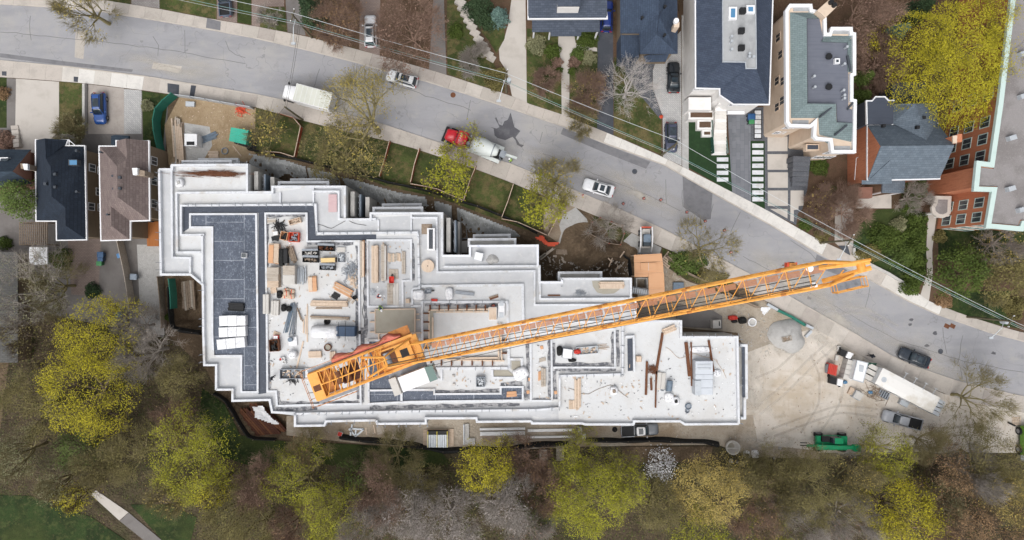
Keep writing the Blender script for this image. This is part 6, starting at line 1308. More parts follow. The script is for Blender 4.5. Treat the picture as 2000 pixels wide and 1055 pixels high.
stack('firewood_crate', 'slanting pile of split timber offcuts in the deck centre', 'K2', (985,1255,60,165), 6, 3, ('lumber','lumber_b','plywood'), .16, R(-28), along='x', jit=.12)
stack('black_boards', 'two black boards below the slanting offcut pile', 'K2', (970,1070,150,240), 2, 1, ('black',), .08, R(-28), cat='board', along='x', pn='board', jit=.1)
stack('grey_boards', 'grey slatted board beside the slanting offcut pile', 'K2', (1180,1285,215,290), 4, 1, ('panel_grey','lumber_grey'), .1, R(-35), cat='board', along='y', pn='slat', jit=.02)
ring_('black_bucket', 'black round bucket below the slanting offcut pile', 'bucket', 'K2', 1290, 220, .28, .05, 'black', fill='silt_black', h=.4)
stack('lumber_stack', 'long pale lumber stack lying east to west on deck', 'K2', (676,1188,262,345), 5, 4, ('lumber','lumber_b'), .12, R(-1), along='x', jit=.01)
stack('sleeper_boards', 'thin bearer boards under the long pale lumber stack', 'K2', (740,1120,352,378), 2, 1, ('timber_old','lumber_b'), .1, 0, along='x', jit=.01)
stack('old_beam', 'weathered grey beam lying above the wrapped unit', 'K2', (665,1212,478,525), 2, 2, ('lumber_grey','timber_old'), .18, R(-2), cat='beam stack', along='x', pn='beam', jit=.01)
ring_('tyre', 'black tyre ring lying beside the weathered grey beam', 'tyre', 'K2', 911, 548, .42, .14, 'rubber')
o = box_('wrapped_unit', 'dark blue unit half covered in white plastic wrap', 'wrapped unit', 'K2', (1030,1285,618,755), 1.3, 'steel_blue', R(-1)); bpy.data.objects[o.children[0].name].data.materials[0] = mat('unit_navy', s(62,84,112), [(1, s(50,70,96), .45,.7,.6)], .5)
c, lx, ly = rect('K2', 680, 1040, 615, 798, ZF+1.3); cx0 = c[0]-o.location[0]; cy0 = c[1]-o.location[1]
for k in range(3): MB().box(-lx*.28+k*.95, -lx*.28+k*.95+.05, -1.25, 1.25, 1.31, 1.34).build('seam', 'black', o) if k < 2 else None
rings = []
for x, k in ((-lx/2,.9),(-lx*.3,1.02),(-lx*.1,.98),(lx*.15,1.03),(lx*.35,.99),(lx*.52,1)):
    rings.append([(cx0+x, cy0-ly/2*k, .05), (cx0+x, cy0-ly/2*k*.92, .8), (cx0+x, cy0-ly*.3, 1.25*k), (cx0+x, cy0, 1.32*k), (cx0+x, cy0+ly*.3, 1.28*k), (cx0+x, cy0+ly/2*k*.92, .8), (cx0+x, cy0+ly/2*k, .05)])
MB().loft(rings[::-1]).build('plastic_wrap', 'plastic_white', o, True)
MB().box(1.72,1.95,-.35,.1,.6,1.1).build('fan_cover', 'black', o)
o = box_('waste_bin', 'dark brown skip of rubble against the west kerb', 'skip', 'K2', (108,238,800,962), .9, 'rust', R(3), open_='black')
box_('red_box', 'red box with a white disc above the dark brown skip', 'box', 'K2', (165,232,740,795), .6, 'red', 0, lid='plastic_white')
stack('tan_boards', 'two tan boards propped above the red box', 'K2', (165,262,690,745), 2, 1, ('lumber_b',), .1, R(-20), cat='board', along='x', pn='board')
o = box_('drum_pallet', 'white pallet carrying a dark drum on main deck', 'pallet', 'K2', (370,492,760,885), .3, 'plastic_white', R(5)); MB().tube((-.15,.3,.3), (-.15,.3,.9), .3, 14).build('drum', 'steel_blue', o)
bag('white_cube', 'white wrapped bulk bag at the south of main deck', 'K2', (378,488,948,1060), .9)
ring_('round_tub', 'brown round mortar tub right of deck centre', 'tub', 'K2', 922, 902, .5, .09, 'rust', fill='wet_concrete', h=.4)
stack('lumber_stack', 'short pale lumber pile north of the crane tail', 'K2', (645,828,958,1048), 6, 3, ('lumber','lumber_b'), .13, R(2), along='x', jit=.03)
stack('lumber_stack', 'small square lumber pile between pile and wire coils', 'K2', (942,1020,960,1080), 3, 3, ('lumber','lumber_b'), .13, 0, along='y', jit=.03)
o = thing('wire_coils', 'pale coils of wire near the salmon crane tarp', 'wire coils', Q('K2', 1115, 1010, ZF))
for k in range(5):
    c = Q('K2', 1080+18*k, 995+10*(k % 3), ZF); b = MB(); A = np.linspace(0,2*math.pi,17); b.path([(c[0]+.42*math.cos(t), c[1]+.38*math.sin(t), ZF+.06+.07*k) for t in A], .035, 4); b.build('coil', 'galv', o)
stack('glass_sheets', 'grey blue sheets of glass near the east kerb', 'K2', (1205,1310,940,1020), 1, 3, ('galv',), .05, R(-35), cat='glass sheets', along='x', pn='sheet', jit=.08)
ring_('red_bucket', 'little red bucket on the strip east of main deck', 'bucket', 'K2', 1390, 898, .2, .05, 'red', fill='red', h=.4)
o = box_('wire_cage', 'long wire cage of scaffold parts at the deck south', 'cage', 'E7', (1030,1312,430,545), .8, 'steel', 0, open_='lumber')
stack('board_stack', 'white panels beside the wire cage of scaffold parts', 'E7', (1322,1490,418,525), 1, 3, ('white_paint','panel_grey'), .1, 0, cat='board stack', along='x', pn='sheet', jit=.01)
for n, (x, y) in enumerate(((1052,310),(1085,302),(1095,340))): ring_('paint_pail', '%s pail of the pail group on the deck south' % ('red topped','upper white','lower white')[n], 'pail', 'E7', x, y, .24, .05, 'white_paint', fill='red' if n == 0 else 'panel_grey', h=.45)
tag(MB().prism(QL('E7', [(1302,100),(1318,104),(1238,425),(1222,420)], ZF+.1), ZF+.01, ZF+.12).build('loose_plank', 'lumber'), 'long slanted plank lying above the wire cage', 'plank')
heap('hose_tangle', 'black hoses and tools beside the wire cage', 'tool heap', 'E7', (1090,1260,540,590), .15, 'black', 14, (.4,1.2), .05)
stack('cream_boards', 'cream boards stacked by the counter jib rail', 'F1', (235,360,610,690), 5, 2, ('lumber_grey','panel_grey'), .14, R(12), along='x')
# --- centre bays
stack('lumber_stack', 'tall stack of long planks on the left in centre bay', 'K3', (178,268,138,652), 5, 5, ('lumber','lumber_b'), .13, 0, along='y', jit=.01)
stack('lumber_stack', 'narrow stack of long grey beams right of the plank stack', 'K3', (312,378,122,632), 3, 4, ('lumber_grey','lumber','panel_grey'), .15, 0, along='y', jit=.01)
stack('short_planks', 'row of short planks in the upper centre bay', 'K3', (400,580,240,360), 8, 1, ('lumber','lumber_grey','lumber_b'), .14, 0, along='y', jit=.12)
stack('edge_planks', 'pair of long thin planks at the bay east side', 'K3', (595,645,215,535), 2, 2, ('lumber','lumber_grey'), .12, 0, along='y', jit=.04)
stack('scaffold_boards', 'wide grey scaffold boards forming a walkway in centre bay', 'K3', (395,555,645,962), 4, 1, ('lumber_grey','panel_grey'), .1, 0, along='y', jit=.02)
stack('scaffold_boards', 'short grey boards above the scaffold board walkway', 'K3', (418,548,458,600), 3, 1, ('lumber_grey','panel_grey'), .1, 0, along='y', jit=.02)
def barrow(label, tile, x, y, rz, m, z=ZF):
    p = Q(tile, x, y, z); o = thing('wheelbarrow', label, 'wheelbarrow', (p[0], p[1], z), rz, None, True)
    MB().loft([rrect(-.25,.3,.2,.1,.3), rrect(-.42,.5,.34,.14,.65), rrect(-.38,.46,.3,.12,.64), rrect(-.22,.28,.17,.08,.36)]).build('tray', m, o)
    wheel(o, .62, 0, .2, .1)
    for sy in (-.25,.25): MB().path([(.62,sy*.3,.2), (-.2,sy,.35), (-1.0,sy*1.2,.6)], .03, 5).build('handle', 'timber_old', o); MB().tube((-.3,sy,.35), (-.35,sy,.02), .025, 5).build('leg', 'steel', o)
barrow('red wheelbarrow standing on grey boards in centre bay', 'K3', 466, 612, R(90), 'red')
barrow('grey wheelbarrow beside the white bulk bag', 'K3', 962, 765, R(5), 'steel')
heap('tie_wire', 'tangle of tie wire in the lower left of centre bay', 'wire tangle', 'K3', (150,250,728,840), .3, 'galv', 40, (.3,.8), .02)
bag('bulk_bag', 'large white bulk bag beside the grey wheelbarrow', 'K3', (748,910,748,892), 1.0)
bag('bulk_bag', 'white bulk bag on a pallet right of the wheelbarrow', 'K3', (1195,1300,715,885), .9)
box_('cream_box', 'small cream box beside the large white bulk bag', 'box', 'K3', (648,705,868,928), .45, 'lumber', R(5), lid='lumber_b')
box_('red_toolbox', 'flat red toolbox right of the large white bulk bag', 'toolbox', 'K3', (995,1085,872,905), .35, 'red', R(-2))
ibeam('steel_channel', 'grey steel channel lying on the terrace above the formwork ring', 'E8', (535,125), (760,150), m='steel', cat='steel channel', w=.45)
stack('rusty_props', 'short rusty planks on the terrace right of the channel', 'E8', (930,1045,165,205), 2, 1, ('rust','timber_old'), .1, R(18), cat='plank bundle', along='x')
o = thing('cable_drum', 'round wooden cable drum lid lying on the grey terrace', 'cable drum', Q('K3', 960, 420, ZF), 0, None, True)
for k, (z0, z1, r_) in enumerate(((.02,.1,.86),(.1,.55,.45),(.55,.63,.86))): MB().tube((0,0,z0), (0,0,z1), r_, 28).build(('lower_flange','core','upper_flange')[k], 'lumber', o)
MB().tube((0,0,.63), (0,0,.64), .08, 10).build('spindle_hole', 'black', o)
o = box_('vent_skip', 'white framed skip with black ribbed lid on grey terrace', 'skip', 'E3', (808,900,425,688), 1.3, 'white_paint')
c, lx, ly = rect('E3', 808, 900, 425, 688, ZF+1.3)
for k in range(6): MB().box(-lx/2+.25+k*(lx-.5)/6, -lx/2+.25+(k+.8)*(lx-.5)/6, -ly/2+.2, ly/2-.2, 1.3, 1.36).build('lid_rib', 'trim_dark', o)
box_('steel_plate', 'brown steel plate with bolts beside the white skip', 'steel plate', 'E3', (742,868,377,498), .06, 'timber_old')
ring_('black_pot', 'black pot on the formwork ring corner', 'pot', 'E8', 987, 287, .3, .06, 'black', fill='tarp_salmon', h=.5)
o = box_('hoist_frame', 'white double hatch frame beside the formwork ring', 'hatch', 'E8', (1042,1120,255,412), .5, 'white_paint')
for y in (.9,-.7): MB().box(-.3,.3,y-.35,y+.35,.5,.55).build('hatch_lid', 'galv', o)
box_('mixer_table', 'pale table with a tan top at the formwork ring corner', 'table', 'E8', (930,1028,300,455), .9, 'white_paint', 0, lid='lumber')
box_('wrapped_pallet', 'pale wrapped pallet on the northern lower terrace', 'pallet', 'E4', (158,262,378,478), .9, 'galv', R(-14), lid='white_paint')
mound('gravel_heap', 'small grey gravel heap right of the wrapped pallet', 'gravel heap', 'E4', (308,440,405,525), .4, 'gravel', ZF, 3)
stack('plank_stack', 'pale plank stack on brown wet patch of the east terrace', 'E5', (730,1020,305,385), 6, 3, ('lumber','lumber_b'), .12, 0, along='x', jit=.05)
MB().sheet(QL('E5', [(640,295),(1010,290),(960,400),(900,440),(780,450),(700,430),(650,360)], ZF), ZF+.075).build('wet_patch', 'wet_concrete', bld)
heap('wire_heap', 'flat tangle of wire on the east terrace', 'wire tangle', 'E5', (425,580,408,468), .2, 'steel', 60, (.3,.9), .02)
stack('rusty_plank', 'single brown plank at the west of the east terrace', 'E5', (105,262,455,472), 1, 1, ('rust',), .1, 0, cat='plank', along='x')
# --- south bays
o = box_('pump_unit', 'grey pump unit standing in the south bay', 'pump', 'F2', (782,888,370,488), .7, 'steel', 0, open_='galv')
for n, (x, y, w_) in enumerate(((516,360,.35),(520,460,.5))): box_('small_block', '%s grey concrete block left of the pump unit' % ('smaller northern','larger southern')[n], 'block', 'F2', (x-16,x+16,y-14,y+14), .25, 'panel_grey')
bag('plastic_heap', 'bunched white plastic sheeting at the kerb of the south bay', 'F2', (1215,1395,262,400), .7, cat='plastic sheeting', rz=R(20))
stack('plywood_offcut', 'torn orange plywood in the dark bay corner', 'F2', (1148,1262,540,605), 2, 2, ('plywood',), .08, R(4), cat='plywood', along='x', pn='sheet', jit=.12)
ring_('hose_ring', 'thin hose ring lying beside the crane cab', 'hose', 'F2', 80, 320, .42, .06, 'steel')
for n, (x, y, lab) in enumerate(((210,700,'orange timber pad on the narrow kerb strip, northern'), (190,850,'orange timber pad on the narrow kerb strip, southern'), (515,855,'orange timber pad right of the narrow bay'), (350,325,'orange timber pad inside the narrow bay'))): box_('timber_pad', lab, 'pad', 'F3', (x-18,x+18,y-20,y+20), .12, 'plywood', R(8))
stack('grey_beam', 'pale grey beam lying in the narrow bay', 'F3', (342,398,562,790), 2, 2, ('panel_grey','lumber_grey'), .2, 0, cat='beam stack', along='y', pn='beam', jit=.01)
stack('brick_planks', 'short tan planks left of the pale grey beam', 'F3', (308,340,600,715), 2, 1, ('lumber_b','plywood'), .1, 0, along='y')
stack('thin_planks', 'few thin planks crossing in the narrow bay', 'F3', (318,400,445,490), 3, 1, ('lumber_grey',), .08, R(15), along='x')
o = box_('generator', 'white topped generator with black tarp in the east bay', 'generator', 'F3', (595,712,340,455), 1.0, 'steel', R(-8), lid='white_paint')
bag('black_tarp', 'black tarp heaped left of the white topped generator', 'F3', (525,595,310,420), .5, 'silt_black', cat='tarp')
bag('black_tarp', 'small black tarp below the white topped generator', 'F3', (660,755,455,495), .25, 'silt_black', cat='tarp')
o = box_('steel_trough', 'grey steel trough holding planks and a red bag', 'trough', 'F3', (755,1012,315,405), .6, 'galv', R(5), open_='lumber'); bag('red_bag', 'red bag lying in the steel trough', 'F3', (728,808,348,400), .5, 'red', ZF+.3, cat='bag')
bars_bundle('tan_rods', 'thin tan rods right of the steel trough', 'rod bundle', 'F3', ((1020,320),(1130,320)), 7, .03, 'lumber_b', spread=.2)
stack('long_planks', 'long pale planks leaning at the parapet of the south deck', 'F3', (735,812,685,1055), 4, 2, ('lumber','lumber_b'), .12, 0, along='y', jit=.06)
stack('short_lumber', 'shorter planks beside the long pale planks', 'F3', (670,735,945,1055), 3, 1, ('lumber','lumber_b'), .12, 0, along='y', jit=.1)
bag('rubble_bag', 'white rubble bag alone on the south deck', 'F3', (1155,1245,785,885), .6, top='timber_old')
ibeam('steel_beam', 'leftmost short rusty beam on the bright east deck', 'F4', (235,490), (222,885)); ibeam('steel_beam', 'longest slanted rusty beam on the bright east deck', 'F4', (420,155), (338,640), w=.32)
ibeam('steel_beam', 'thin lower rusty beam continuing the longest beam', 'F4', (345,600), (335,1035), w=.18); ibeam('steel_beam', 'stubby rusty beam between the two left beams', 'F4', (282,690), (288,830), w=.25)
ibeam('steel_beam', 'thick rusty beam left of the grey air unit', 'F4', (695,265), (738,665), w=.42); ibeam('steel_beam', 'thin rusty beam beside the grey air unit', 'F4', (755,262), (762,780), w=.16); ibeam('steel_beam', 'dark rusty beam right of the grey air unit', 'F4', (962,240), (1020,610), w=.26)
heap('rust_heap', 'spiky heap of rusty rebar offcuts on the east deck', 'rebar pile', 'F4', (248,345,530,640), .3, 'rust', 80, (.3,.8), .025)
stack('long_board', 'pale form board between rusty beam and blue drum', 'F4', (352,450,612,820), 2, 2, ('panel_grey','lumber'), .12, R(-5), cat='board stack', along='y', pn='board', jit=.03)
o = thing('blue_drum', 'grey blue drum cut in half beside the pale board', 'drum', Q('F4', 490, 770, ZF), 0, None, True); MB().tube((-.1,-.7,.42), (.05,.7,.42), .42, 16).build('barrel', 'steel_blue', o); MB().tube((-.1,-.72,.42), (-.1,-.68,.42), .45, 16).build('end_ring', 'galv', o)
ring_('grey_disc', 'round grey lid at the foot of the pale board', 'lid', 'F4', 415, 808, .36, .06, 'galv')
bag('white_sack', 'plain white sack on the east deck', 'F4', (438,545,858,965), .5); bag('white_sack', 'white sack with dark filling on the east deck', 'F4', (528,615,905,1002), .6, top='black')
ring_('grey_tub', 'grey blue oval tub near the south edge of east deck', 'tub', 'F4', 715, 1015, .42, .07, 'steel_blue', fill='steel', h=.35); ring_('hose_coil', 'grey hose coil below the oval tub', 'hose', 'C3', 1017, 305, .32, .06, 'steel')
o = box_('air_unit', 'large pale grey air handling unit on the east deck', 'air unit', 'F4', (805,1010,485,880), 1.6, mat('unit_grey', s(206,212,220), [(1, s(192,198,206), .45,.7,.6)], .5).name)
c, lx, ly = rect('F4', 805, 1010, 485, 880, ZF+1.6)
for y in (ly*.38, ly*.28): MB().box(-lx*.38, lx*.38, y-.12, y+.12, 1.6, 1.66).build('vent_window', 'galv', o)
for y in (.1*ly, -.05*ly, -.3*ly): MB().box(-lx/2, lx/2, y-.02, y+.02, 1.6, 1.62).build('panel_seam', 'steel', o)
MB().box(-lx/2-.1, -lx*.2, -ly/2-.05, -ly*.08, .05, 1.75).build('control_box', 'galv', o)
bag('white_sheet', 'white protective sheet draped above the air unit', 'F4', (735,1000,315,385), .25, cat='plastic sheeting'); bag('white_sheet', 'white sheet bunched right of the air unit', 'F4', (1015,1105,585,665), .3, cat='plastic sheeting')
stack('lumber_stack', 'small slanted lumber pile at the north of east deck', 'F4', (425,570,80,150), 4, 3, ('lumber','lumber_b'), .12, R(22), along='x', jit=.1)
box_('tan_case', 'small tan case at the west edge of east deck', 'case', 'F4', (108,170,425,495), .5, 'lumber_b', 0, lid='lumber')
# --- south strip below the shell
o = thing('sheet_stack', 'stack of corrugated steel sheets with yellow straps on timber mat', 'sheet stack', Q('C2', 1055, 470, .1))
for k in range(3): MB().prism(QL('C2', [(970+60*k,415-2*k),(1028+60*k,413-2*k),(1028+60*k,512-2*k),(970+60*k,514-2*k)], .3), .1, .3).build('timber_mat', 'lumber_b', o)
for k in range(12): MB().prism(QL('C2', [(992+10.3*k,445),(1000+10.3*k,445),(1000+10.3*k,518),(992+10.3*k,518)], 1.3), .3, 1.22+.06*(k%2)).build('corrugated_sheet', 'galv', o)
MB().prism(QL('C2', [(992,424),(1112,422),(1112,444),(992,445)], 1.1), .3, 1.1).build('dark_end', 'black', o)
for x in (997,1050,1110): MB().strip(QL('C2', [(x,424),(x,518)], 1.35), .08, 1.28, 1.33).build('strap', mat('strap_yellow', s(226,206,70), (), .5), o)
o = thing('precast_panel', 'L shaped grey precast concrete panel on the south strip', 'concrete panel', Q('F8', 430, 540, .1)); MB().prism(QL('F8', [(388,388),(440,388),(440,575),(518,575),(518,652),(388,658)], .4), .12, .4).build('slab', 'raw_concrete', o); MB().prism(QL('F8', [(366,395),(380,395),(380,660),(368,660)], .5), .12, .5).build('edge_strip', 'galv', o)
for n, (r_, lab) in enumerate((((560,1190,438,470),'northern white precast beam on the south strip'), ((560,1190,488,540),'southern white precast beam with timber blocks'), ((1195,1810,452,490),'thin white beam right of the two white beams'), ((1200,1810,545,572),'lowest thin white beam near the silt fence'))):
    o = stack('precast_beam', lab, 'F8', r_, 1, 1, ('white_paint',), .4, R(1), .1, 'concrete beam', 'x', 'beam', 0, 'white precast beams')
for n, r_ in enumerate(((615,800,540,630),(810,1190,540,628),(1200,1810,580,610))): stack('form_boards', ('short','long middle','narrow eastern')[n] + ' brown form board mat near the silt fence', 'F8', r_, 2+n, 1, ('timber_old','lumber_grey'), .12, R(1), .1, 'board mat', 'x', 'board', .02)
o = thing('concrete_kicker', 'white concrete block column at the south-east strip corner', 'concrete block', Q('F8', 1890, 520, .1)); MB().prism(QL('F8', [(1855,430),(1912,430),(1912,520),(1962,518),(1962,582),(1815,590),(1815,528),(1855,525)], 1.2), .1, 1.2).build('block', 'raw_concrete', o)
o = thing('steel_bracket', 'grey steel bracket frame lying on the south strip', 'bracket', Q('F7', 900, 480, .1))
for a, b_ in (((850,395),(830,540)),((820,450),(1000,458)),((1000,460),(895,550)),((895,550),(810,450)),((900,460),(895,545))): MB().strip([Q('F7',*a,.3)[:2], Q('F7',*b_,.3)[:2]], .22, .12, .32).build('member', 'galv', o)
for n, (pts, lab) in enumerate((([(1160,415),(1260,415),(1275,505),(1185,530)],'tan plywood sheet on the south dirt strip'),)): tag(MB().prism(QL('F7', pts, .2), .13, .2).build('plywood_sheet', 'lumber_grey'), lab, 'plywood')
box_('sand_box', 'white and red cement bag box at the silt fence', 'box', 'F7', (660,722,490,552), .5, 'panel_grey', R(-20), .1, lid='red')
for n, (x0, y0, x1, y1) in enumerate(((1500,410,1505,545),(1385,520,1360,600),(1030,440,1040,530),(1130,400,1150,510))): tag(MB().strip([Q('F7',x0,y0,.2)[:2], Q('F7',x1,y1,.2)[:2]], .14, .12, .2).build('loose_plank', 'lumber'), ('upright thin plank','small slanted plank','orange plank stub','orange plank near the parapet')[n] + ' lying on the south dirt strip', 'plank')
ring_('dark_tyre', 'dark tyre lying left of the white roofed pickup', 'tyre', 'K8', 355, 228, .36, .12, 'rubber', .1)
# silt fence and black sheeting
def silt(label, pts, w, h, tile='P', z=.06, m='silt_black'):
    P = resample([Q(tile,x,y)[:2] for x, y in pts], 1.0); o = thing('silt_fence', label, 'silt fence', (P[0][0], P[0][1], z)); rings = []
    for i, p in enumerate(P):
        d = P[min(i+1,len(P)-1)]-P[max(i-1,0)]; d /= np.hypot(*d); n = np.array((-d[1],d[0])); ww = w*random.uniform(.8,1.2); hh = h*random.uniform(.85,1.1); zz = z+float(hgt(p[0],p[1])) if False else z
        rings.append([(*(p-n*ww*.5),zz), (*(p-n*.06),zz+hh), (*(p+n*.06),zz+hh), (*(p+n*ww*.5),zz)])
    MB().loft(rings).build('fabric', m, o)
    for p in P[::3]: MB().obox(p, .07, .07, z, z+h+.25).build('stake', 'timber_old', o)
    return o
silt('long black silt fence between the south strip and the wood', [(665,852),(700,858),(760,862),(825,872),(870,880),(930,876),(985,878),(1040,868),(1110,866)], .9, .9)
silt('black silt fence below the white roofed pickup', [(1142,859),(1215,860),(1290,858),(1330,861),(1380,862),(1402,868)], .8, .8)
silt('black silt fence curving round the south-west corner', [(420,768),(440,778),(455,800),(472,830),(490,856),(540,858)], .5, .8)
silt('black sheeting fence beside the western pit', [(333,560),(334,600),(338,640),(355,645),(394,650)], .7, .8)
silt('black edged fence along the top of the northern excavation', [(487,292),(560,307),(620,321),(700,339),(760,357),(830,371),(880,386)], .35, .9)
silt('black edged fence dropping towards the orange tarp', [(892,392),(930,402),(1000,430),(1050,456)], .35, .9)
silt('black edged fence behind the plywood platform', [(1215,498),(1228,505),(1232,540)], .5, .9)
silt('grey sheet fence along the pavement east of platform', [(1300,500),(1345,535),(1400,560),(1440,585),(1480,600)], .3, 1.0, m='timber_old')
# orange tree-protection fences: posts, rails and mesh panels
def orange(label, pts, tile='P', h=1.2):
    P = resample([Q(tile,x,y,.6)[:2] for x, y in pts], 1.9); o = thing('orange_fence', label, 'fence', (P[0][0],P[0][1],.06))
    for a, b_ in zip(P[:-1],P[1:]):
        d = (b_-a)/np.hypot(*(b_-a)); MB().strip([a+d*.04,b_-d*.04], .05, .15, h).build('mesh_panel', 'fence_orange', o); MB().strip([a+d*.06,b_-d*.06], .1, h, h+.09).build('top_rail', 'lumber_b', o)
    for p in P: MB().obox(p, .1, .1, .0, h+.05).build('post', 'timber_old', o)
orange('orange mesh fence around the first lawn by the budding tree', [(545,222),(592,236),(585,270),(577,308)])
orange('orange mesh fence below the first lawn', [(520,297),(545,298),(577,308)])
orange('orange mesh fence standing alone on the olive shrub lawn', [(762,276),(753,310),(742,345)])
orange('orange mesh fence left of the yellow green street tree', [(820,291),(808,330),(803,357)]); orange('orange mesh fence along the slope under the yellow green street tree', [(803,360),(850,368),(905,392)])
orange('orange mesh fence right of the yellow green street tree', [(930,325),(915,362),(906,392)]); orange('orange mesh fence in the lawn middle', [(1003,360),(990,400),(980,425)])
orange('orange mesh fence along the slope near the orange tarp', [(980,428),(1015,435),(1050,452),(1068,460)]); orange('orange mesh fence right of the second street tree', [(1088,425),(1078,445),(1070,460)])
o = fence_run('timber_fence', 'brown timber fence boxing in the bare shrub', 'K5', [(275,325),(360,135),(560,205),(715,255),(640,465),(520,450),(400,390),(275,325)], 1.2, 'timber_old', .06, 1.6, 'fence_orange')
# green hoarding and grey hoarding in front of the north-west corner
fence_run('green_hoarding', 'tall dark green plywood hoarding at the north-west corner', 'G5', [(300,120),(115,275),(75,480),(115,680),(150,830)], 2.2, 'hoarding_green', .12, 1.6)
fence_run('grey_hoarding', 'pale grey fence panels along the pavement at the soil patch', 'G5', [(320,125),(530,150),(760,190),(1000,235),(1220,270)], 1.6, 'galv', .08, 2.0, 'steel')
stack('old_lumber', 'large heap of old lumber beside the green hoarding', 'G5', (225,350,400,890), 6, 4, ('lumber_b','lumber_grey','timber_old'), .18, R(4), .06, along='y', jit=.14)
o = box_('electrical_cabinet', 'white electrical cabinet with a dark window on the gravel pad', 'cabinet', 'G5', (372,525,566,716), 1.8, 'white_paint', 0, .06)
MB().box(-.55,.55,-.75,-.25,1.8,1.84).build('window', 'black', o)
for x in (-.9,.9):
    for y in (-.85,.85): MB().box(x-.06,x+.06,y-.06,y+.06,1.8,1.86).build('lifting_eye', 'steel', o)
bars_bundle('pipe_bundle', 'fan of dark blue pipes beside the electrical cabinet', 'pipe bundle', 'G5', ((600,640),(765,570)), 10, .07, 'steel_blue', .06, .2, 2, 'pipe')
o = thing('green_tent', 'teal green ribbed tent shelter on the soil patch', 'tent', Q('G5', 1040, 610))
MB().prism(QL('G5', [(940,492),(1185,512),(1195,700),(1180,725),(1100,715),(912,655)], 1.9), 0, .1).build('base_frame', 'black', o)
for k in range(8):
    t0, t1 = k/8, (k+1)/8-.01; A = lambda t, x0, y0, x1, y1: (x0+(x1-x0)*t, y0+(y1-y0)*t)
    a0, a1 = A(t0,938,490,912,655), A(t1,938,490,912,655); b0, b1 = A(t0,1150,525,1115,700), A(t1,1150,525,1115,700); c0_, c1_ = A(t0,1195,560,1180,722), A(t1,1195,560,1180,722)
    v = [Q('G5',*a0,1.9),Q('G5',*b0,2.1),Q('G5',*b1,2.1),Q('G5',*a1,1.9),(*Q('G5',*c0_,.2)[:2],.1),(*Q('G5',*c1_,.2)[:2],.1)]
    MB().add(v + [(x,y,z-.08) for x,y,z in v], [(0,3,2,1),(1,2,5,4),(6,7,8,9),(7,10,11,8),(0,6,9,3),(1,7,6,0),(2,3,9,8)]).build('cover_strip', 'teal_tarp' if k < 8 else 'hoarding_green', o)
stack('plank_crate', 'low tan plank deck below the soil patch', 'G5', (658,788,775,868), 5, 1, ('lumber_b','lumber'), .2, 0, .06, cat='pallet', along='x')
ring_('hose_coil', 'grey hose coil beside the tan plank deck', 'hose', 'G5', 868, 778, .5, .12, 'steel', .06)
tag(MB().prism(QL('G5', [(388,172),(495,180),(490,236),(386,232)], .5), .06, .5).build('utility_box', 'galv'), 'pale green utility box at the corner of the hoarding', 'utility box')
heap('orange_net', 'crumpled orange safety netting on the soil patch', 'netting', 'G5', (1000,1140,220,340), .4, 'tarp_orange', 50, (.3,.9), .05, z=.06)
tag(MB().strip([Q('G5',960,710,.2)[:2], Q('G5',1062,840,.2)[:2]], .16, .1, .2).build('loose_plank', 'lumber_b'), 'single plank lying below the teal tent', 'plank')
# pit and yard pieces

stack('soil_planks', 'two tan boards lying on dark soil near the orange tarp', 'E4', (1120,1290,345,405), 3, 2, ('lumber_b','timber_old'), .1, R(-2), .1, cat='board stack', along='x', jit=.06)
for n, (a, b_, lab) in enumerate((((935,460),(1090,335),'long grey scaffold board leaning at the orange tarp'),((930,450),(1000,395),'short grey scaffold board leaning at the orange tarp'))):
    p, r_ = Q('E4',*a,1), Q('E4',*b_,.2); tag(MB().strip([p[:2],r_[:2]], .35, .05, .25).build('scaffold_board', 'lumber_grey'), lab, 'board')
o = box_('frame_box', 'grey frame box with timber in the excavation', 'frame box', 'E3', (1185,1275,375,555), .8, 'steel', R(4), -2.7, open_='timber_old')
tag(MB().prism(QL('E3', [(1160,580),(1285,575),(1285,715),(1160,715)], -2), -3, -1.7).build('footing', 'raw_concrete'), 'dark grey concrete footing down in the excavation notch', 'footing')
o = box_('mesh_pile', 'slate plate pallet behind the jib near the shrub', 'pallet', 'F5', (692,818,432,560), .5, 'steel_blue', 0, .05)
o = thing('timber_pallet', 'tilted timber pallet beside the plywood platform', 'pallet', Q('F5', 632, 165, .1), R(-38), None, True)
for k in range(7): MB().box(-.8,.8,-1.05+.3*k,-.83+.3*k,.14,.18).build('slat', 'lumber_b', o)
for x in (-.7,0,.7): MB().box(x-.06,x+.06,-1.05,1.0,.02,.14).build('bearer', 'lumber_b', o)
o = thing('timber_pallet', 'pale timber pallet at the right edge of the yard', 'pallet', Q('K7', 1080, 482, .1), R(3), None, True)
for k in range(5): MB().box(-.6+.27*k,-.48+.27*k,-.55,.55,.14,.18).build('slat', 'lumber', o)
for y in (-.5,0,.5): MB().box(-.62,.62,y-.05,y+.05,.02,.14).build('bearer', 'lumber', o)
tag(MB().tube(Q('K7',990,500,.3), Q('K7',1070,540,.3), .12, 8).build('black_hose', 'rubber'), 'short black hose beside the pale pallet', 'hose')
mound('gravel_pile', 'large grey gravel pile beside the pavement hoarding', 'gravel pile', 'G7', (835,1340,400,850), 1.3, 'gravel', 0.03, 5, .13)
o = box_('timber_tray', 'small timber tray lying on the gravel pile', 'tray', 'G7', (1045,1165,640,705), .3, 'lumber_grey', R(14), 1.15, open_='timber_old')
ring_('manhole_ring', 'white concrete manhole ring in the muddy ground', 'manhole', 'G7', 642, 455, .62, .14, 'white_paint', .1, 'raw_concrete', .5)
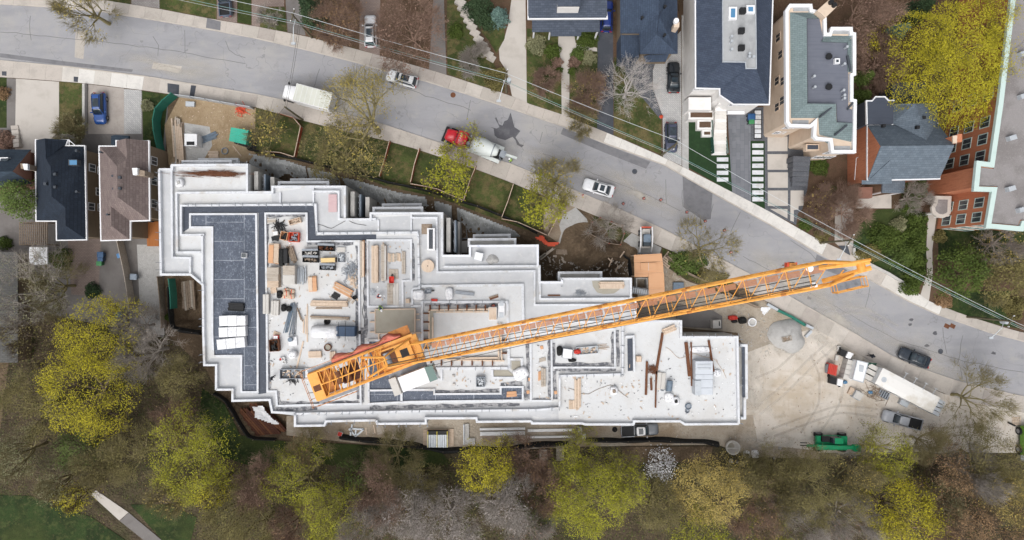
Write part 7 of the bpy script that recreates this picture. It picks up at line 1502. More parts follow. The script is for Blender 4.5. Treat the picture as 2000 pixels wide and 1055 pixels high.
bag('red_bag', 'red cover draped on a bag near the manhole ring', 'G7', (345,465,372,430), .6, 'red', .05, 'bag'); bag('black_bag', 'black bag between red cover and manhole ring', 'G7', (475,580,392,478), .6, 'silt_black', .05, 'bag'); bag('black_bag', 'dark bag right below the red cover', 'G7', (385,460,425,468), .4, 'black', .05, 'bag')
for n, (a, b_) in enumerate((((850,225),(985,300)),((1190,405),(1345,500)),((1340,490),(1440,540)),((985,305),(1190,400)),((1420,570),(1345,650)))): tag(MB().strip([Q('G7',*a,.5)[:2], Q('G7',*b_,.5)[:2]], .35, .04, .55).build('barrier', 'galv' if n % 2 == 0 else 'hoarding_green'), ('first white barrier from the jib along the pavement','white barrier beside the gravel pile','white barrier at the yard entrance','dark green barrier linking two white ones','pale barrier on the yard side of gravel')[n], 'barrier')
o = thing('concrete_bucket', 'round grey concrete skip bucket at the yard edge', 'bucket', (*Q('K6', 285, 435)[:2], .05), 0, None, True); A = np.linspace(0,2*math.pi,21)[:-1]
MB().loft([[(r_*math.cos(t),r_*math.sin(t),z) for t in A] for r_, z in ((.5,.1),(.95,.9),(1.0,1.6),(.9,1.6),(.85,.95),(.4,.4))]).build('shell', 'panel_grey', o, True); MB().tube((-.95,0,1.62), (.95,0,1.62), .07, 6).build('cross_bar', 'panel_grey', o)
MB().tube((0,0,.4), (0,0,.5), .82, 16).build('residue', 'wet_concrete', o)
bag('rubble_bag', 'white bulk bag of dark rubble at the yard edge', 'K6', (450,535,508,588), .8, z=.05, top='black'); bag('rubble_bag', 'closed white bulk bag at the yard edge', 'K6', (552,640,500,592), .9, z=.05)
mat('boulder', s(186,182,176), [(2, s(160,156,150), .45,.7,.7)], .9, (4,.5))
for n, (x, y, r_) in enumerate(((300,625,28),(375,640,18),(830,588,20),(890,470,22),(440,590,12),(820,905,0))):
    if r_: mound('boulder', ('largest pale boulder','small grey boulder','boulder right of the rubble bags','boulder near the telehandler','tiny pale stone')[n]+' at the wood edge of the yard', 'boulder', 'K6', (x-r_,x+r_,y-r_,y+r_), r_*.02, 'boulder', .05, 20+n, .08)
o = box_('pallet_load', 'timber pallet with a grey lid box in front of trailer', 'pallet', 'G6', (300,375,478,540), .4, 'lumber_b', R(-25), .1); box_('grey_bin', 'grey lidded bin beside the timber pallet at trailer', 'bin', 'G6', (345,418,505,575), .9, 'galv', R(-30), .1, lid='panel_grey')
heap('tool_clutter', 'clutter of poles and tools in front of the office trailer', 'tool heap', 'G6', (420,640,440,590), .3, 'timber_old', 55, (.4,1.5), .04, z=.1); bag('blue_bag', 'small blue bag in front of the office trailer', 'G6', (465,505,500,525), .3, 'glass_sky', .1, 'bag'); bag('blue_bag', 'blue bag beside the yard side compressor', 'G6', (250,285,410,440), .4, 'glass_sky', .1, 'bag')
box_('step_platform', 'grey platform step at the office trailer middle', 'platform', 'G6', (738,815,585,630), .6, 'galv', R(-28), .1)
for n, (x, lab) in enumerate(((182,'left concrete slab lying at the wood edge'), (279,'right concrete slab lying at the wood edge'))): tag(MB().prism(QL('C3', [(x-22,530-20*n),(x+22,530-20*n),(x+24,592),(x-22,595)], .2), .05, .2).build('ground_slab', 'lumber_grey'), lab, 'slab')
# traffic cones
def cone(label, tile, x, y):
    p = Q(tile, x, y, .3); o = thing('traffic_cone', label, 'cone', (p[0],p[1],.025), random.random(), 'orange cones on the road', True)
    MB().box(-.2,.2,-.2,.2,0,.04).build('base', 'black', o); A = np.linspace(0,2*math.pi,13)[:-1]
    MB().loft([[(r_*math.cos(t),r_*math.sin(t),z) for t in A] for r_, z in ((.16,.04),(.04,.72))]).build('body', 'tarp_orange', o); MB().loft([[(r_*math.cos(t),r_*math.sin(t),z) for t in A] for r_, z in ((.115,.32),(.09,.48))]).build('band', 'white_paint', o)
for lab, x, y in (('cone on the pavement edge nearest the white saloon',418,93),('cone on the road above the bare fenced shrub',657,143),('third cone from the white saloon along the road',778,112),('fourth cone from the white saloon along the road',878,121),('cone at the corner of the dark road patch',1032,193),('second last cone towards the jib tip',1140,246),('last road cone before the olive street tree',1254,301),('cone among the twigs of the olive street tree',1291,430)): cone('orange ' + lab, 'B3', x, y)
for lab, x, y in (('orange cone on the lawn corner by the pale drive',1880,687/1),): pass
tag(MB().tube(Q('A3',879,687,.1), (*Q('A3',879,687,.1)[:2],.5), .3, 8, .1).build('garden_marker', 'tarp_orange'), 'orange marker at the corner of the lawn beside the pale drive', 'marker')
# manholes and drain grates
for n, (t, x, y, lab) in enumerate((('A2',1160,560,'round iron manhole cover right of the white crossover'),('A3',722,1010,'round iron manhole cover below the bright pavement'),('G6',1085,160,'iron manhole cover right of the dark navy saloon'))):
    c = Q(t,x,y); o = tag(MB().tube((c[0],c[1],.015), (c[0],c[1],.034), .38, 20).build('manhole_cover', 'rust' if n == 0 else 'asphalt_dark'), lab, 'manhole cover')
o = thing('drain_grate', 'pair of square iron drain grates at the north kerb', 'drain grate', Q('B4', 1070, 865))
for x in (1052,1086): MB().obox(Q('B4',x,865), .75, .6, .02, .04, R(-25)).build('grate', 'rust', o)
# --- workers
mat('hi_vis', s(196,236,110), (), .6); mat('hi_vis_orange', s(240,110,70), (), .6); mat('cloth_dark', s(40,44,54), (), .9); mat('skin', s(190,146,120), (), .6); mat('cloth_navy', s(52,60,84), (), .9)
def person(label, tile, x, y, rz, vest='hi_vis', hat='white_paint', z=0.0, bend=0.0, trousers='cloth_navy'):
    p = Q(tile, x, y, z+1); o = thing('person', label, 'person', (p[0],p[1],z), rz, None, True)
    def B(px_, py_, pz):                       # bend forward at the hips
        if pz > .95: d = pz-.95; return (px_+d*math.sin(bend), py_, .95+d*math.cos(bend))
        return (px_, py_, pz)
    J_ = dict(pel=(0,0,.95), che=B(0,0,1.3), nek=B(.01,0,1.5), hed=B(.03,0,1.62), top=B(.03,0,1.76), ls=B(0,.19,1.43), le=B(.08,.26,1.16), lh=B(.3,.22,1.0), lf=B(.4,.2,.98), rs=B(0,-.19,1.43), re=B(.1,-.26,1.16), rh=B(.34,-.2,1.02), rf=B(.44,-.18,1.0),
              lp=(0,.1,.88), lk=(.06,.12,.48), la=(-.02,.13,.08), lt=(.16,.14,.04), rp=(0,-.1,.88), rk=(.0,-.12,.48), ra=(-.1,-.13,.08), rt=(.09,-.14,.04))
    E = [('pel','che'),('che','nek'),('nek','hed'),('hed','top'),('che','ls'),('ls','le'),('le','lh'),('lh','lf'),('che','rs'),('rs','re'),('re','rh'),('rh','rf'),('pel','lp'),('lp','lk'),('lk','la'),('la','lt'),('pel','rp'),('rp','rk'),('rk','ra'),('ra','rt')]
    rad = dict(pel=.15,che=.16,nek=.065,hed=.1,top=.07,ls=.075,le=.05,lh=.038,lf=.03,rs=.075,re=.05,rh=.038,rf=.03,lp=.1,lk=.065,la=.05,lt=.045,rp=.1,rk=.065,ra=.05,rt=.045)
    ks = list(J_); me_ = bpy.data.meshes.new('body'); me_.from_pydata([J_[k] for k in ks], [(ks.index(a), ks.index(b_)) for a, b_ in E], []); bo_ = bpy.data.objects.new('body', me_); COL.objects.link(bo_); bo_.parent = o
    me_.materials.append(MATS[trousers]); sm = bo_.modifiers.new('skin', 'SKIN'); 
    for i, k in enumerate(ks): me_.skin_vertices[0].data[i].radius = (rad[k], rad[k]); me_.skin_vertices[0].data[i].use_root = (k == 'pel')
    bo_.modifiers.new('sub', 'SUBSURF').levels = 1
    rings = []
    for zz, a, b_ in ((.9,.19,.16),(1.1,.19,.15),(1.3,.22,.17),(1.44,.23,.14),(1.5,.12,.1)): rings.append([(lambda q_: q_)(B(b_*math.cos(t), a*math.sin(t), zz)) for t in np.linspace(0,2*math.pi,15)[:-1]])
    v = MB().loft(rings).build('jacket', vest, o, True)
    for sd_ in ('l','r'):
        MB().tube(J_[sd_+'s'], J_[sd_+'e'], .09, 8, .07).build('sleeve', vest, v)
    hr_ = []
    for zz, r_ in ((1.66,.16),(1.68,.15),(1.76,.13),(1.83,.07)): hr_.append([B(.03+r_*1.1*math.cos(t), r_*math.sin(t), zz) for t in np.linspace(0,2*math.pi,13)[:-1]])
    MB().loft(hr_).build('hard_hat', hat, o, True); fc = MB().loft([[B(.03+.09*math.cos(t), .08*math.sin(t), zz) for t in np.linspace(0,2*math.pi,11)[:-1]] for zz in (1.52,1.66)]).build('face', 'skin', o, True)
    return o
person('worker in lime hi-vis jacket bending over the poured pad', 'K4', 545, 95, R(-60), 'hi_vis', 'white_paint', ZF, .9)
person('worker in orange vest crouching at the tie wire', 'K3', 262, 842, R(20), 'hi_vis_orange', 'white_paint', ZF, .7)
person('person in dark clothes standing by the west kerb of main deck', 'E7', 938, 528, R(-30), 'cloth_dark', 'black', ZF, .3, 'cloth_dark')
person('worker in lime hi-vis behind the mixer truck chute', 'G8', 940, 492, R(150), 'hi_vis', 'white_paint', .05, .3)
person('person in dark clothes walking on the pavement above the trailer', 'G6', 490, 196, R(-25), 'cloth_dark', 'cloth_dark', .13, .1, 'cloth_dark')

stack('shoring_planks', 'rust brown sheet piles lying in the south-west pit corner', 'P', (468,552,798,852), 13, 2, ('rust_dark','rust_dark','rust'), .2, R(-48), -.7, cat='sheet piles', along='x', pn='pile', jit=.12)
stack('shoring_planks', 'weathered shoring boards standing in the western pit', 'P', (350,380,545,605), 7, 2, ('timber_old','lumber_grey'), .25, R(4), -2.2, cat='shoring boards', along='y', pn='board', jit=.06)
fence_run('teal_hoarding', 'teal green hoarding boards beside the western pit', 'E6', [(255,420),(275,600),(280,760)], 2.0, 'hoarding_green', .12, 1.5)

# fine litter of the working decks and rubble of the yard: nobody could count it
def litter(name, label, polys, z, n, m, lo, hi, hgt_=.06):
    b = MB(); k = 0
    A_ = [np.array(PX(p, z)) for p in polys]
    while k < n:
        a_ = random.choices(A_, [np.ptp(q_[:,0])*np.ptp(q_[:,1]) for q_ in A_])[0]; x, y = random.uniform(a_[:,0].min(), a_[:,0].max()), random.uniform(a_[:,1].min(), a_[:,1].max())
        if not inside(np.array([x]), np.array([y]), [tuple(p) for p in a_])[0]: continue
        zz = z+min(0, float(hgt(np.array([x]), np.array([y]))[0])) if z < .2 else z; b.obox((x, y), random.uniform(lo, hi), random.uniform(lo*.4, hi*.4), zz, zz+random.uniform(.02, hgt_), random.random()*3.1); k += 1
    tag(b.build(name, m, kind='stuff'), label, 'litter')
DK = [[(523,425),(596,425),(598,476),(697,478),(700,780),(545,785),(525,760)], [(726,475),(798,475),(798,592),(726,592)], [(1050,655),(1070,655),(1072,778),(1045,778)], [(1100,738),(1440,665),(1440,822),(1100,822)], [(830,725),(1015,725),(1015,750),(830,760)]]
litter('timber_scraps', 'small timber scraps strewn over the decks', DK, ZF+.04, 170, 'lumber_b', .1, .5); litter('dark_scraps', 'small dark scraps strewn over the decks', DK, ZF+.04, 60, 'black', .06, .25); litter('grey_scraps', 'grey cement lumps and scraps on the decks', DK, ZF+.04, 170, 'tar_stain', .08, .3); litter('pale_scraps', 'pale paper and foam scraps on the decks', DK, ZF+.04, 150, 'white_paint', .1, .35)
YD = [[(1455,700),(1600,660),(1860,785),(1990,815),(1990,875),(1460,880)], [(575,840),(1460,838),(1460,866),(575,852)]]
litter('rubble', 'loose pale rubble over the dirt of the yard', YD, .1, 420, 'boulder', .05, .28); litter('mud_clods', 'brown clods over the dirt of the yard', YD, .1, 260, 'timber_old', .06, .3)
litter('pit_rubble', 'loose stones and scraps round the excavation', [[(1060,480),(1230,500),(1235,535),(1060,545)], [(700,380),(860,395),(860,412),(700,420)], [(1255,525),(1330,560),(1560,650),(1540,690),(1470,690),(1440,640)]], -.0, 340, 'boulder', .08, .4, .25)
for k, (pts, lab) in enumerate((([(600,770),(640,760),(660,720),(690,715)],'black hose winding over the south of main deck'), ([(712,640),(709,600),(712,560),(708,520)],'thin hose along the strip east of main deck'), ([(1110,760),(1150,770),(1190,750),(1225,775)],'thin cord lying across the south deck'), ([(1300,680),(1330,700),(1360,690),(1400,705),(1420,740)],'pale cord winding over the east deck'), ([(620,440),(650,445),(680,430),(715,442)],'thin cord on the north terrace'))):
    P_ = resample([W(*p, ZF)[:2] for p in pts], .4); P_ = [(p[0]+.12*math.sin(i*.9), p[1]+.12*math.cos(i*.7), ZF+.07) for i, p in enumerate(P_)]; tag(MB().path(P_, .03, 5).build('hose', ('black','black','timber_old','lumber_b','cable')[k]), lab, 'hose')

litter('straw_litter', 'straw and scraps over the soil patch inside the hoarding', [[(352,192),(495,215),(490,290),(420,318),(415,250),(350,235)]], .1, 110, 'lumber_b', .05, .3); litter('soil_scraps', 'timber scraps lying on the soil by the pit', [[(1085,470),(1225,500),(1232,538),(1060,545)], [(1250,525),(1300,525),(1380,580),(1250,600)]], .0, 120, 'lumber_grey', .15, .8, .15)
for n, (a, b_) in enumerate((((505,612),(550,660)),((553,610),(512,710)),((640,695),(605,770)),((690,535),(640,605)))):
    p, r_ = Q('K5',*a), Q('K5',*b_); zz = max(float(hgt(np.array([v[0]]),np.array([v[1]]))[0]) for v in (p,r_)); tag(MB().strip([p[:2],r_[:2]], .16, zz+.02, zz+.14).build('loose_plank', 'lumber_b'), ('shorter of two crossed planks on the pit soil','longer of two crossed planks on the pit soil','leaning plank beside the grey pit panel','plank at the gravel pad edge above the pit')[n], 'plank')
# ---------------------------------------------------------------- trees, shrubs, undergrowth
def np_mesh(name, V, F, m, parent, kind=None):
    me_ = bpy.data.meshes.new(name); n, k = F.shape; off = _origin(parent) if parent else (0,0,0)
    me_.vertices.add(len(V)); me_.vertices.foreach_set('co', (V-np.array(off)).astype(np.float32).ravel())
    me_.loops.add(n*k); me_.loops.foreach_set('vertex_index', F.astype(np.int32).ravel())
    me_.polygons.add(n); me_.polygons.foreach_set('loop_start', np.arange(0, n*k, k, dtype=np.int32)); me_.materials.append(MATS[m]); me_.update(calc_edges=True)
    o = bpy.data.objects.new(name, me_); COL.objects.link(o); o.parent = parent
    if kind: o['kind'] = kind
    return o
def tubes_np(S, sides=3):
    """prisms for segments S: rows p0(3) p1(3) r0 r1"""
    p, t = S[:,0:3], S[:,3:6]; d = t-p; d /= np.maximum(np.linalg.norm(d,axis=1,keepdims=True),1e-6)
    ref = np.where(np.abs(d[:,2:3]) < .9, np.array([[0,0,1.]]), np.array([[1.,0,0]])); u = np.cross(d, ref); u /= np.maximum(np.linalg.norm(u,axis=1,keepdims=True),1e-6); w = np.cross(d, u)
    V = []; 
    for k in range(sides):
        a = 2*math.pi*k/sides; e = u*math.cos(a)+w*math.sin(a); V.append(p+e*S[:,6:7]); 
    for k in range(sides):
        a = 2*math.pi*k/sides; e = u*math.cos(a)+w*math.sin(a); V.append(t+e*S[:,7:8])
    V = np.stack(V, 1).reshape(-1,3); b = np.arange(len(S))[:,None]*2*sides; F = []
    for k in range(sides): j = (k+1) % sides; F.append(np.concatenate([b+k, b+j, b+sides+j, b+sides+k], 1))
    return V, np.concatenate(F, 0)
def leaves_np(C, size, up=.7):
    n = len(C); nr = RNG.standard_normal((n,3))*(1-up); nr[:,2] = np.abs(nr[:,2])+up; nr /= np.linalg.norm(nr,axis=1,keepdims=True)
    a = np.cross(nr, RNG.standard_normal((n,3))); a /= np.maximum(np.linalg.norm(a,axis=1,keepdims=True),1e-6); b = np.cross(nr, a); sz = (size*RNG.uniform(.6,1.35,(n,1)))
    V = np.stack([C+a*sz, C+b*sz*.62, C-a*sz, C-b*sz*.62], 1).reshape(-1,3); return V, np.arange(4*n).reshape(n,4)
def grow(base, top, r, lean, n1, depth, rad, spread, rise):
    S = []; nodes = []; tips = []
    tp = np.array(base, float); q_ = np.array(top, float); S.append((*tp, *((tp+q_)/2+RNG.normal(0,.1,3)*np.array((1,1,0))), rad, rad*.8)); S.append((*S[0][3:6], *q_, rad*.8, rad*.6))
    L0 = r/2.25
    def rec(p, d, L, ra, dep):
        for k in range(2):
            e = p+d*L/2; S.append((*p, *e, ra, ra*.82)); p = e; ra *= .82; d = d+RNG.normal(0,.16,3); d[2] += rise*.06; d /= np.linalg.norm(d)
        nodes.append(p)
        if dep == 0: tips.append(p); return
        for k in range(3 if dep > 1 or RNG.random() < .6 else 2):
            v = d+RNG.normal(0,spread,3); v[2] += rise*.1; v /= np.linalg.norm(v); rec(p, v, L*RNG.uniform(.58,.8), ra*.66, dep-1)
    for k in range(n1):
        az = 2*math.pi*(k+RNG.uniform(-.3,.3))/n1; el = RNG.uniform(.15,.95) if k % 3 else RNG.uniform(.8,1.3)
        d = np.array((math.cos(az)*math.cos(el)+lean[0], math.sin(az)*math.cos(el)+lean[1], math.sin(el)*.8)); d /= np.linalg.norm(d)
        st = np.array(base)*(1-(f := RNG.uniform(.7,1)))+q_*f; rec(st, d, L0*RNG.uniform(.85,1.15), rad*.5, depth)
    return np.array(S), np.array(nodes), np.array(tips)
LEAF = dict(yellow=((184,174,48),(132,126,30),(206,196,82)), lime=((162,162,48),(106,106,32),(192,190,80)), olive=((128,120,74),(92,86,52),(152,144,96)), tan=((188,168,98),(150,132,72),(208,190,124)), green=((98,116,58),(66,82,38),(126,144,78)),
            fir=((66,86,58),(44,60,42),(92,110,76)), rust=((156,126,94),(118,96,70),(178,150,118)), budding=((178,162,88),(138,124,64),(200,186,114)), silver=((164,156,152),(128,122,118),(186,178,174)), blossom=((232,232,232),(190,190,196),(244,244,246)), blue=((112,140,132),(84,108,102),(140,166,158)), hedge=((84,100,44),(56,72,28),(110,126,60)), sage=((146,146,112),(110,112,82),(172,172,138)), rosy=((152,124,110),(116,94,82),(178,152,136)))
for k, (a, b, c) in LEAF.items(): mat('leaf_'+k, s(*a), [(.5, s(*b), .42,.66,.8), (3, s(*c), .52,.75,.7), (8, s(*b), .55,.75,.5)], .75, spec=.2)
def tree(label, x, y, rpx, leaf, dens=1.0, h=9, bark='bark', size=.12, name='deciduous_tree', depth=4, n1=7, twig=.35, lean=(0,0), spread=.5, rise=1.0, tile='P', group=None, cat='tree', sig=.45, flatk=.55):
    px, py = q(tile, x, y); zc = h*.68; c = W(px, py, zc); r = rpx*(CAM_H-zc)/FOC
    o = thing(name, label, cat, (c[0]-lean[0]*r, c[1]-lean[1]*r, 0), 0, group); bx_, by_ = c[0]-lean[0]*r, c[1]-lean[1]*r
    S, nodes, tips = grow((bx_,by_,-.05), (bx_+lean[0]*r*.3,by_+lean[1]*r*.3,max(.5,h*.3)), r, lean, n1, depth, max(.06,.022*h+.02*r), spread, rise)
    # fit the crown to its height and spread
    z0 = max(.5, h*.3); ext = np.percentile(np.hypot(tips[:,0]-bx_-lean[0]*r, tips[:,1]-by_-lean[1]*r), 93); kx = r/max(ext,.1); kz = (h-z0)/max(np.percentile(tips[:,2],97)-z0,.1)
    def fit(P):
        P = P.copy(); f = np.clip((P[:,2]-0)/z0, 0, 1)[:,None]; f = np.where(np.hypot(P[:,0]-bx_,P[:,1]-by_)[:,None] > .4, 1, f); P[:,:2] = np.array((bx_,by_))+(P[:,:2]-np.array((bx_,by_)))*(1+(kx-1)*f); P[:,2] = np.where(P[:,2] > z0, z0+(P[:,2]-z0)*kz, P[:,2]); return P
    S[:,0:3] = fit(S[:,0:3]); S[:,3:6] = fit(S[:,3:6]); tips = fit(tips); nodes = fit(nodes); S[:,6:] = np.maximum(S[:,6:], .011)
    big = S[:,6] > .05; V, F = tubes_np(S[big] if big.any() else S[:3], 5); np_mesh('trunk', V, F, bark, o)
    fine = S[~big]
    if twig > 0:
        nt_ = int(len(tips)*(6 if depth < 5 else 1.8)*twig); i = RNG.integers(0, len(tips), nt_); d = RNG.normal(0,1,(nt_,3)); d[:,2] = np.abs(d[:,2])*.5; dirr = tips[i]-np.array((bx_,by_,h*.35)); dirr /= np.maximum(np.linalg.norm(dirr,axis=1,keepdims=True),.1); d = d*.55+dirr*.9; d /= np.linalg.norm(d,axis=1,keepdims=True)
        e = tips[i]+d*RNG.uniform(.4,1.3,(nt_,1))*min(1.0,r/4+.2); fine = np.concatenate([fine, np.concatenate([tips[i], e, np.full((nt_,1),.012), np.full((nt_,1),.007)],1)])
    if len(fine): V, F = tubes_np(fine, 3); np_mesh('branches', V, F, bark, o)
    if leaf and dens > 0:
        n = int(95*dens*math.pi*r*r/(size/.17)**1.4*.42); src = np.concatenate([tips, tips, nodes]); w = RNG.random(len(src))**1.5+.15; i = RNG.choice(len(src), n, p=w/w.sum())
        C = src[i]+RNG.normal(0,sig,(n,3))*np.array((1,1,.7))
        fl = RNG.random(n) < (min(.55, dens*.33) if dens > .7 else 0); nf = int(fl.sum()); az = RNG.uniform(0,6.28,nf); rr = np.sqrt(RNG.random(nf)); lump = 1+.1*np.sin(az*5+x)+.07*np.sin(az*9+y); dome = np.sqrt(np.maximum(0,1-rr**2)); dep_ = RNG.random(nf)**2*.5
        C[fl] = np.stack([bx_+lean[0]*r+np.cos(az)*rr*r*.97*lump, by_+lean[1]*r+np.sin(az)*rr*r*.97*lump, z0+(h-z0)*(.25+.75*dome*(1-dep_))+.5*np.sin(np.cos(az)*rr*r*1.3)*np.cos(np.sin(az)*rr*r*1.3)],1)+RNG.normal(0,.2,(nf,3))
        cell = np.sin(C[:,0]*1.9+x)*np.sin(C[:,1]*1.9+y)+.7*np.sin(C[:,0]*.8+C[:,1]*.9+x); C = C[(cell > -.75) | (RNG.random(n) < .25)]; n = len(C); C[:,2] = np.maximum(C[:,2], .2); V, F = leaves_np(C, size); np_mesh('crown', V, F, 'leaf_'+leaf, o)
    return o
def shrub(label, x, y, rpx, leaf, h=1.4, dens=1.0, tile='P', name='shrub', size=.1, ry=None, cat='shrub', group=None):
    px, py = q(tile, x, y); c = W(px, py, h*.6); r = rpx/13.5; ry = r if ry is None else ry/13.5; o = thing(name, label, cat, (c[0],c[1],0), 0, group)
    n = int(260*dens*r*ry*3/(size/.1)**1.5)+60; u = RNG.normal(0,1,(n,3)); u /= np.linalg.norm(u,axis=1,keepdims=True); u[:,2] = np.abs(u[:,2]); az = np.arctan2(u[:,1],u[:,0]); k = (RNG.random((n,1))**.35)*(1+.13*np.sin(az*3+x)+.09*np.sin(az*7+y))[:,None]
    C = np.array((c[0],c[1],.1))+u*k*np.array((r,ry,h)); V, F = leaves_np(C, size, .45); np_mesh('foliage', V, F, 'leaf_'+leaf, o)
    m_ = 8; A = RNG.uniform(0,6.28,m_); S = np.concatenate([np.tile((c[0],c[1],.0),(m_,1)), np.stack([c[0]+np.cos(A)*r*.6, c[1]+np.sin(A)*ry*.6, np.full(m_,h*.7)],1), np.full((m_,1),.04), np.full((m_,1),.02)],1); V, F = tubes_np(S,3); np_mesh('stems', V, F, 'bark', o); return o
def conifer(label, x, y, rpx, leaf='fir', h=8, tile='P', name='conifer'):
    px, py = q(tile, x, y); c = W(px, py, h*.4); r = rpx*(CAM_H-h*.4)/FOC; o = thing(name, label, 'tree', (c[0],c[1],0)); MB().tube((c[0],c[1],0), (c[0],c[1],h), .16, 7, .03).build('trunk', 'bark', o); P = []; S = []
    for lv in range(9):
        f = lv/9; R_ = r*(1-f)*1.05; z = .6+h*f*.95; nb_ = int(7+7*(1-f))
        for k in range(nb_):
            a = 2*math.pi*(k+lv*.37)/nb_+RNG.normal(0,.12); t = RNG.random(46)**.6; l = R_*RNG.uniform(.8,1.12); P.append(np.stack([c[0]+np.cos(a)*l*t+RNG.normal(0,.07+.1*(t),46), c[1]+np.sin(a)*l*t+RNG.normal(0,.07+.1*t,46), z-.18*l*t+RNG.normal(0,.05,46)],1)); S.append((c[0],c[1],z,c[0]+math.cos(a)*l*.9,c[1]+math.sin(a)*l*.9,z-.15*l,.03,.012))
    V, F = leaves_np(np.concatenate(P), .12, .5); np_mesh('crown', V, F, 'leaf_'+leaf, o); V, F = tubes_np(np.array(S),3); np_mesh('branches', V, F, 'bark', o); return o
BARE = dict(dens=0, twig=1.4, depth=5, n1=7, spread=.48)
# --- street and garden trees
tree('large budding tree leaning over the white box truck and street', 700, 200, 100, 'budding', .17, 14, 'bark_olive', .1, depth=5, twig=.5, lean=(-.12,.3))
tree('low olive budding tree on the fenced lawn below the big tree', 672, 298, 70, 'olive', .42, 5, 'bark_olive', .14, twig=.5)
tree('small budding tree with yellow leaves beside the teal tent', 520, 252, 44, 'budding', .22, 6, 'bark_olive', .14, twig=.6)
tree('yellow green street tree beside the mixer truck', 882, 335, 54, 'lime', .62, 8, 'bark_olive', .14)
tree('thin budding branches beside the mixer cab', 920, 262, 24, 'lime', .25, 9, 'bark_olive', .11, depth=3, twig=.2)
tree('yellow green street tree left of the grey gravel pad', 1062, 394, 50, 'lime', .75, 8, 'bark_olive', .14)
tree('nearly bare budding tree above the gravel pad', 1084, 350, 50, 'budding', .12, 10, 'bark_olive', .13, depth=5, twig=.9)
tree('bare shrub tree inside the brown timber fence', 1193, 443, 42, None, 0, 6, 'bark_grey', .12, depth=4, twig=.5, name='bare_tree')
tree('bare olive street tree reaching over the pavement left of jib', 1385, 486, 60, 'budding', .07, 9, 'bark_olive', .11, depth=4, twig=.8, lean=(.12,.05))
shrub('olive green shrub below the bare street tree', 1345, 512, 40, 'green', 2.2, .8, size=.13, ry=24); shrub('low olive shrub strip beside the jib', 1395, 545, 30, 'olive', 1.5, .8, size=.12, ry=16)
tree('bare white birch in front of the hip roofed house', 1232, 168, 58, None, h=9, bark='bark_pale', name='bare_tree', **{**BARE, 'depth':4, 'twig':.5})
tree('round tan bare shrub beside the garden path', 1150, 183, 40, 'tan', .12, 4, 'bark_rose', .1, depth=5, twig=1.8, name='bare_tree')
tree('second tan bare shrub overhanging the pavement', 1136, 232, 34, 'tan', .15, 3, 'bark_olive', .1, depth=4, twig=1.6, name='bare_tree')
tree('pinkish bare shrub on the left lawn of porch house', 1065, 160, 24, 'rosy', .3, 3, 'bark_rose', .1, depth=4, twig=1.4, name='bare_tree')
for lab, x, y, r_, lf, h_ in (('grey rounded shrub at the porch house lawn corner',1048,85,20,'sage',1.6),('dark green shrub below the grey rounded shrub',1080,100,17,'hedge',1.4),('rust brown shrub left of the garden path',1088,121,12,'rosy',1.1),('rust brown shrub right of the garden path',1121,121,12,'rosy',1.1),('small green ball left of the path',1093,137,7,'hedge',.8),('small green ball right of the path',1117,139,8,'hedge',.8),('bright green bush right of the garden path',1128,105,14,'green',1.0),('grey green bush beside the dark drive',1152,112,15,'sage',1.1),('dark green hedge bush under the porch',1145,76,22,'hedge',1.2),
    ('dark green shrub at the top beside stone steps',935,18,30,'fir',2.5),('light olive bush beside the street lamp pole',967,152,24,'olive',1.8),('olive ground bush along the left of stone steps',890,60,16,'hedge',1.0),('dark bush under the blue conifer',955,42,18,'fir',1.4),
    ('brown hedge cut by the left edge',0,180,14,'rust',1.5),('low brown hedge left of the slate house',8,275,22,'rosy',1.2),('dark shrub in front of the grey hoarding lawn',285,205,12,'sage',1.3),('yellow green hedge by the pavement corner bed',1575,438,14,'hedge',1.0),('yellow green low hedge further along the corner bed',1608,460,16,'olive',.9),('narrow hedge beside the beige house entrance',1600,322,22,'hedge',1.0),('green shrub beside the side stair',1622,370,12,'hedge',1.0),
    ('dark green bush below the brick house porch',1795,365,22,'hedge',1.6),('dark bush between hedge column and brick house',1780,395,20,'hedge',1.3),('grey leafed bush in the dark garden',1758,438,16,'sage',1.4),('olive shrub beside the apartment entrance path',1838,462,14,'olive',1.0),('brown bed of low plants at the path foot',1845,585,18,'rust',.6),('olive shrub at the right edge of the lawn',1985,600,24,'olive',1.5),
    ('dark shrub in the yard beside the patio',178,568,16,'fir',1.5),('large dark shrub right of the white gazebo',112,505,22,'hedge',2.2),('green strip of weeds beside the slatted fence',325,620,7,'hedge',.8),('small green bush at the left edge',8,475,14,'hedge',.9)): shrub(lab, x, y, r_, lf, h_, 1.0)
conifer('dark green conifer at the top edge beside the pole', 605, 18, 28, 'fir', 8); conifer('blue spruce at the top beside the stone steps', 975, 32, 18, 'blue', 3); conifer('blue grey spruce left of the big yellow tree', 1755, 62, 16, 'blue', 4); conifer('small green conifer right of beige house, upper', 1690, 152, 15, 'green', 3); conifer('small green conifer right of beige house, lower', 1684, 190, 16, 'green', 3); conifer('dark conifer behind the spruce at the top edge', 1795, 20, 26, 'fir', 6)
tree('bushy green tree overlapping the navy roofed house', 40, 388, 40, 'green', 2.2, 9, 'bark', .13, twig=.1)
tree('budding tree hanging over the street from the top left', 150, 8, 48, 'budding', .16, 11, 'bark_olive', .13, depth=4, twig=1.2)
tree('bare grey brown shrub in front of the navy roofed house', 142, 266, 34, 'sage', .25, 3, 'bark_olive', .1, depth=4, twig=1.6, name='bare_tree')
tree('large reddish bare tree between the drives', 800, 62, 76, 'rosy', .22, 9, 'bark_rose', .12, depth=5, twig=1.8, name='bare_tree')
tree('orange brown bare tree beside the white estate car', 655, 38, 46, 'rust', .35, 7, 'bark_rose', .12, depth=4, twig=1.6, name='bare_tree')
